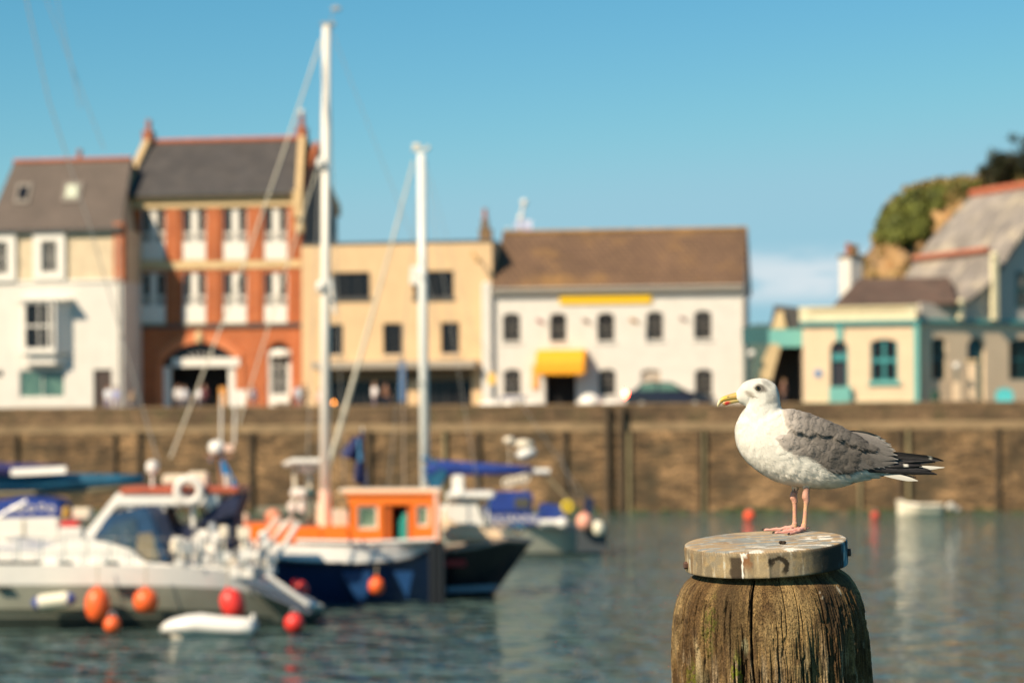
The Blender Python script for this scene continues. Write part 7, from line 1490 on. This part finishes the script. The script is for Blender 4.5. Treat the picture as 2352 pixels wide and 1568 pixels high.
# --- eyes
for side in (-1, 1):
    ss = np.linspace(3, 7, 80)[:, None]; aa_ = np.linspace(.4, 2.4, 80)[None]; q = SF(ss + 0 * aa_, aa_ + 0 * ss); X_, Y_ = side_xy(q); k_ = np.argmin((X_ - 480) ** 2 + (Y_ - 213) ** 2); si, ai = divmod(k_, 80); P_, N2, _t = frame_at(np.array(ss[si, 0]), np.array(aa_[0, ai]))
    P_ = Vector(P_); N2 = Vector(N2)
    if side == 1: P_.y *= -1; N2.y *= -1
    Mq = N2.to_track_quat('Z', 'Y').to_matrix()
    rd_ = 19 / GS; c = P_ - N2 * rd_ * .50
    m = MB(); m.ball(c, rd_, 20); e = m.build('eye', mat('iris_olive', (.22, .18, .07), .08, spec=.8), bo, smooth=True)
    m = MB(); m.lathe([(rd_ * .66, .0), (rd_ * .42, .0009), (.0002, .0013)], c + N2 * (rd_ * .84), 16, Mq); m.build('pupil', mat('pupil_black', (.004, .004, .004), .05, spec=1.), e, smooth=True)
    m = MB(); m.torus((0, 0, 0), rd_ * .96, rd_ * .20, 24, 8, (Mq @ Matrix.Rotation(R(90), 3, 'X'))); m.v = [tuple(Vector(v) + c + N2 * rd_ * .55) for v in m.v]; m.build('eye_ring', mat('eye_ring_dark', (.03, .02, .012), .7), e, smooth=True)
# --- legs and webbed feet
legm = vcmat('leg_skin', .5, bump=.8, bscale=500, fine=.14, fscale=500, spec=.4, sub=.15)
def to_local(w): return Vector(w) - g0
def leg(hip, joint, ank, r_, webbed, lab):
    """hip, joint, ank: local points; webbed: list of three toe tips, all on the cap"""
    pts = []; rad = []
    H, J, A_ = Vector(hip), Vector(joint), Vector(ank); path = [(H, .0105), (H.lerp(J, .35), .0085), (H.lerp(J, .75), .0078), (J + Vector((-.002, 0, .008)), .0088), (J + Vector((-.003, 0, -.002)), .0098), (J + Vector((0, 0, -.012)), .0082), (J.lerp(A_, .28), .0060), (J.lerp(A_, .55), .0058), (J.lerp(A_, .82), .0064), (A_ + Vector((.0, 0, .010)), .0078), (A_ + Vector((-.001, 0, .001)), .0085), (A_ + Vector((-.002, 0, -.0045)), .0060)]
    PP = []; RRr = []
    for i in range(len(path) - 1):
        for k_ in range(5): t_ = k_ / 5; t_ = t_ * t_ * (3 - 2 * t_); PP.append(path[i][0].lerp(path[i + 1][0], k_ / 5)); RRr.append((path[i][1] * (1 - t_) + path[i + 1][1] * t_) * r_ * (1 + .035 * math.sin(len(PP) * 2.1)))
    PP.append(path[-1][0]); RRr.append(path[-1][1] * r_)
    m = MB(); m.tube(PP, RRr, 14)
    Va = np.array(m.v); zc = Va[:, 2]; n_ = fbm(Va[:, 0] * 200, Va[:, 1] * 200, Va[:, 2] * 120, 3, 6); C = np.zeros(Va.shape) + np.array([.56, .29, .21]); C = mixc(C, [.52, .35, .14], sstep(.5, .62, n_) * sstep(.09, .06, zc) * .7); C = mixc(C, [.20, .12, .09], sstep(J.z + .004, J.z + .022, zc) * .8); C = mixc(C, [.50, .24, .18], sstep(.5, .65, 1 - n_) * .5)
    Fq = [f_ for f_ in m.f if len(f_) == 4]; lo = npmesh('leg', Va, Fq, C, legm, bo)
    # foot: three toes with webs, laid on the cap plane
    nl = nrm; up = nl; V_, F_, C_ = [], [], []
    toes = []
    for tip in webbed:
        tp = Vector(tip); row = []
        for k_ in range(11):
            u = k_ / 10; c = A_.lerp(tp, u); c = c - nl * (c - to_local(top)).dot(nl) * 1.0                       # onto the plane
            rr2 = (.0058 * (1 - u) + .0030 * u) * r_ * (1 + .16 * math.cos(u * 20)); c = c + nl * (rr2 * .85 + .006 * (1 - u) ** 3 * (1 if k_ < 4 else .4)); row.append((c, rr2))
        toes.append(row)
    m = MB()
    for row in toes: m.tube([c for c, _ in row], [q for _, q in row], 9)
    for a, b in ((0, 1), (1, 2)):
        K = 10; base_i = len(m.v)
        for k_ in range(K + 1):
            for j in range(7):
                v = j / 6; kk_ = min(10, k_ * (1 - .22 * math.sin(math.pi * v)) * .93); i0 = int(kk_); fr = kk_ - i0; i1 = min(10, i0 + 1)
                pa = toes[a][i0][0].lerp(toes[a][i1][0], fr); pb = toes[b][i0][0].lerp(toes[b][i1][0], fr); q = pa.lerp(pb, v) - nl * (.0012 * math.sin(math.pi * v)) - nl * .0008 + nl * .0004 * math.sin(k_ * 2.2); m.v.append(tuple(q))
        for k_ in range(K):
            for j in range(6): i_ = base_i + k_ * 7 + j; m.f.append((i_, i_ + 1, i_ + 8, i_ + 7))
    m.tube([A_ + Vector((.004, 0, .004)), A_ + Vector((.014, .003, .003))], [.0035, .002], 7)                          # hind toe
    Va = np.array(m.v); n_ = fbm(Va[:, 0] * 180, Va[:, 1] * 180, Va[:, 2] * 180, 3, 8); C = mixc(np.zeros(Va.shape) + np.array([.62, .31, .255]), [.52, .26, .22], sstep(.45, .65, n_)); me = bpy.data.meshes.new('foot'); me.from_pydata(m.v, [], m.f); me.polygons.foreach_set('use_smooth', [True] * len(me.polygons)); ca = me.color_attributes.new('Col', 'FLOAT_COLOR', 'POINT'); ca.data.foreach_set('color', np.concatenate([C, np.ones((len(C), 1))], 1).astype(np.float32).ravel()); me.materials.append(legm); fo_ = bpy.data.objects.new('foot', me); COL.objects.link(fo_); fo_.parent = lo
    for row in toes:
        c, q = row[-1]; dr_ = (row[-1][0] - row[-3][0]).normalized(); MB().tube([c - dr_ * .002 + nl * .001, c + dr_ * .003 + nl * .0015, c + dr_ * .0065 - nl * .0005], [.0030, .0026, .0008], 7).build('claw', mat('claw_black', (.03, .022, .018), .4), fo_)
def cp(cx, cy):
    w = cap_pt(1607.8 + cx * .2747, 832.6 + cy * .2747); r_ = w - top; L_ = r_.length
    if L_ > .203: w = top + r_ * (.203 / L_)
    return to_local(w)
an = cp(872, 1412); af = cp(800, 1396)
yn, yf = an.y, af.y
leg(G(884, 985, yn * .6), G(884, 1112, yn), an + nrm * .007, 1.0, [cp(745, 1440), cp(622, 1430), cp(690, 1412)], 'near')
leg(G(806, 1000, yf * .7 + .01), G(800, 1120, yf), af + nrm * .007, .98, [cp(690, 1412), cp(535, 1405), cp(640, 1394)], 'far')
# thigh feathers where the legs leave the belly
for lx, yy_ in ((884, yn * .7), (808, yf * .8)):
    tfh = Feathers()
    for i in range(90):
        a_ = rng.uniform(0, 2 * np.pi); a = np.array(G(lx, 985 + rng.uniform(-10, 30), yy_)) + np.array([math.cos(a_), math.sin(a_), 0]) * .013; t_ = np.array([-math.cos(a_) * .3, -math.sin(a_) * .3, -1.]); t_ /= np.linalg.norm(t_); n_ = np.array([math.cos(a_), math.sin(a_), 0.]); n_ -= t_ * np.dot(n_, t_); n_ /= np.linalg.norm(n_)
        tfh.add(a, t_, n_, rng.uniform(.012, .022), .008, 0, np.array([.66, .58, .45]) * rng.uniform(.85, 1), K=4, ragged=.03)
    tfh.build('thigh_feathers', plum, bo)
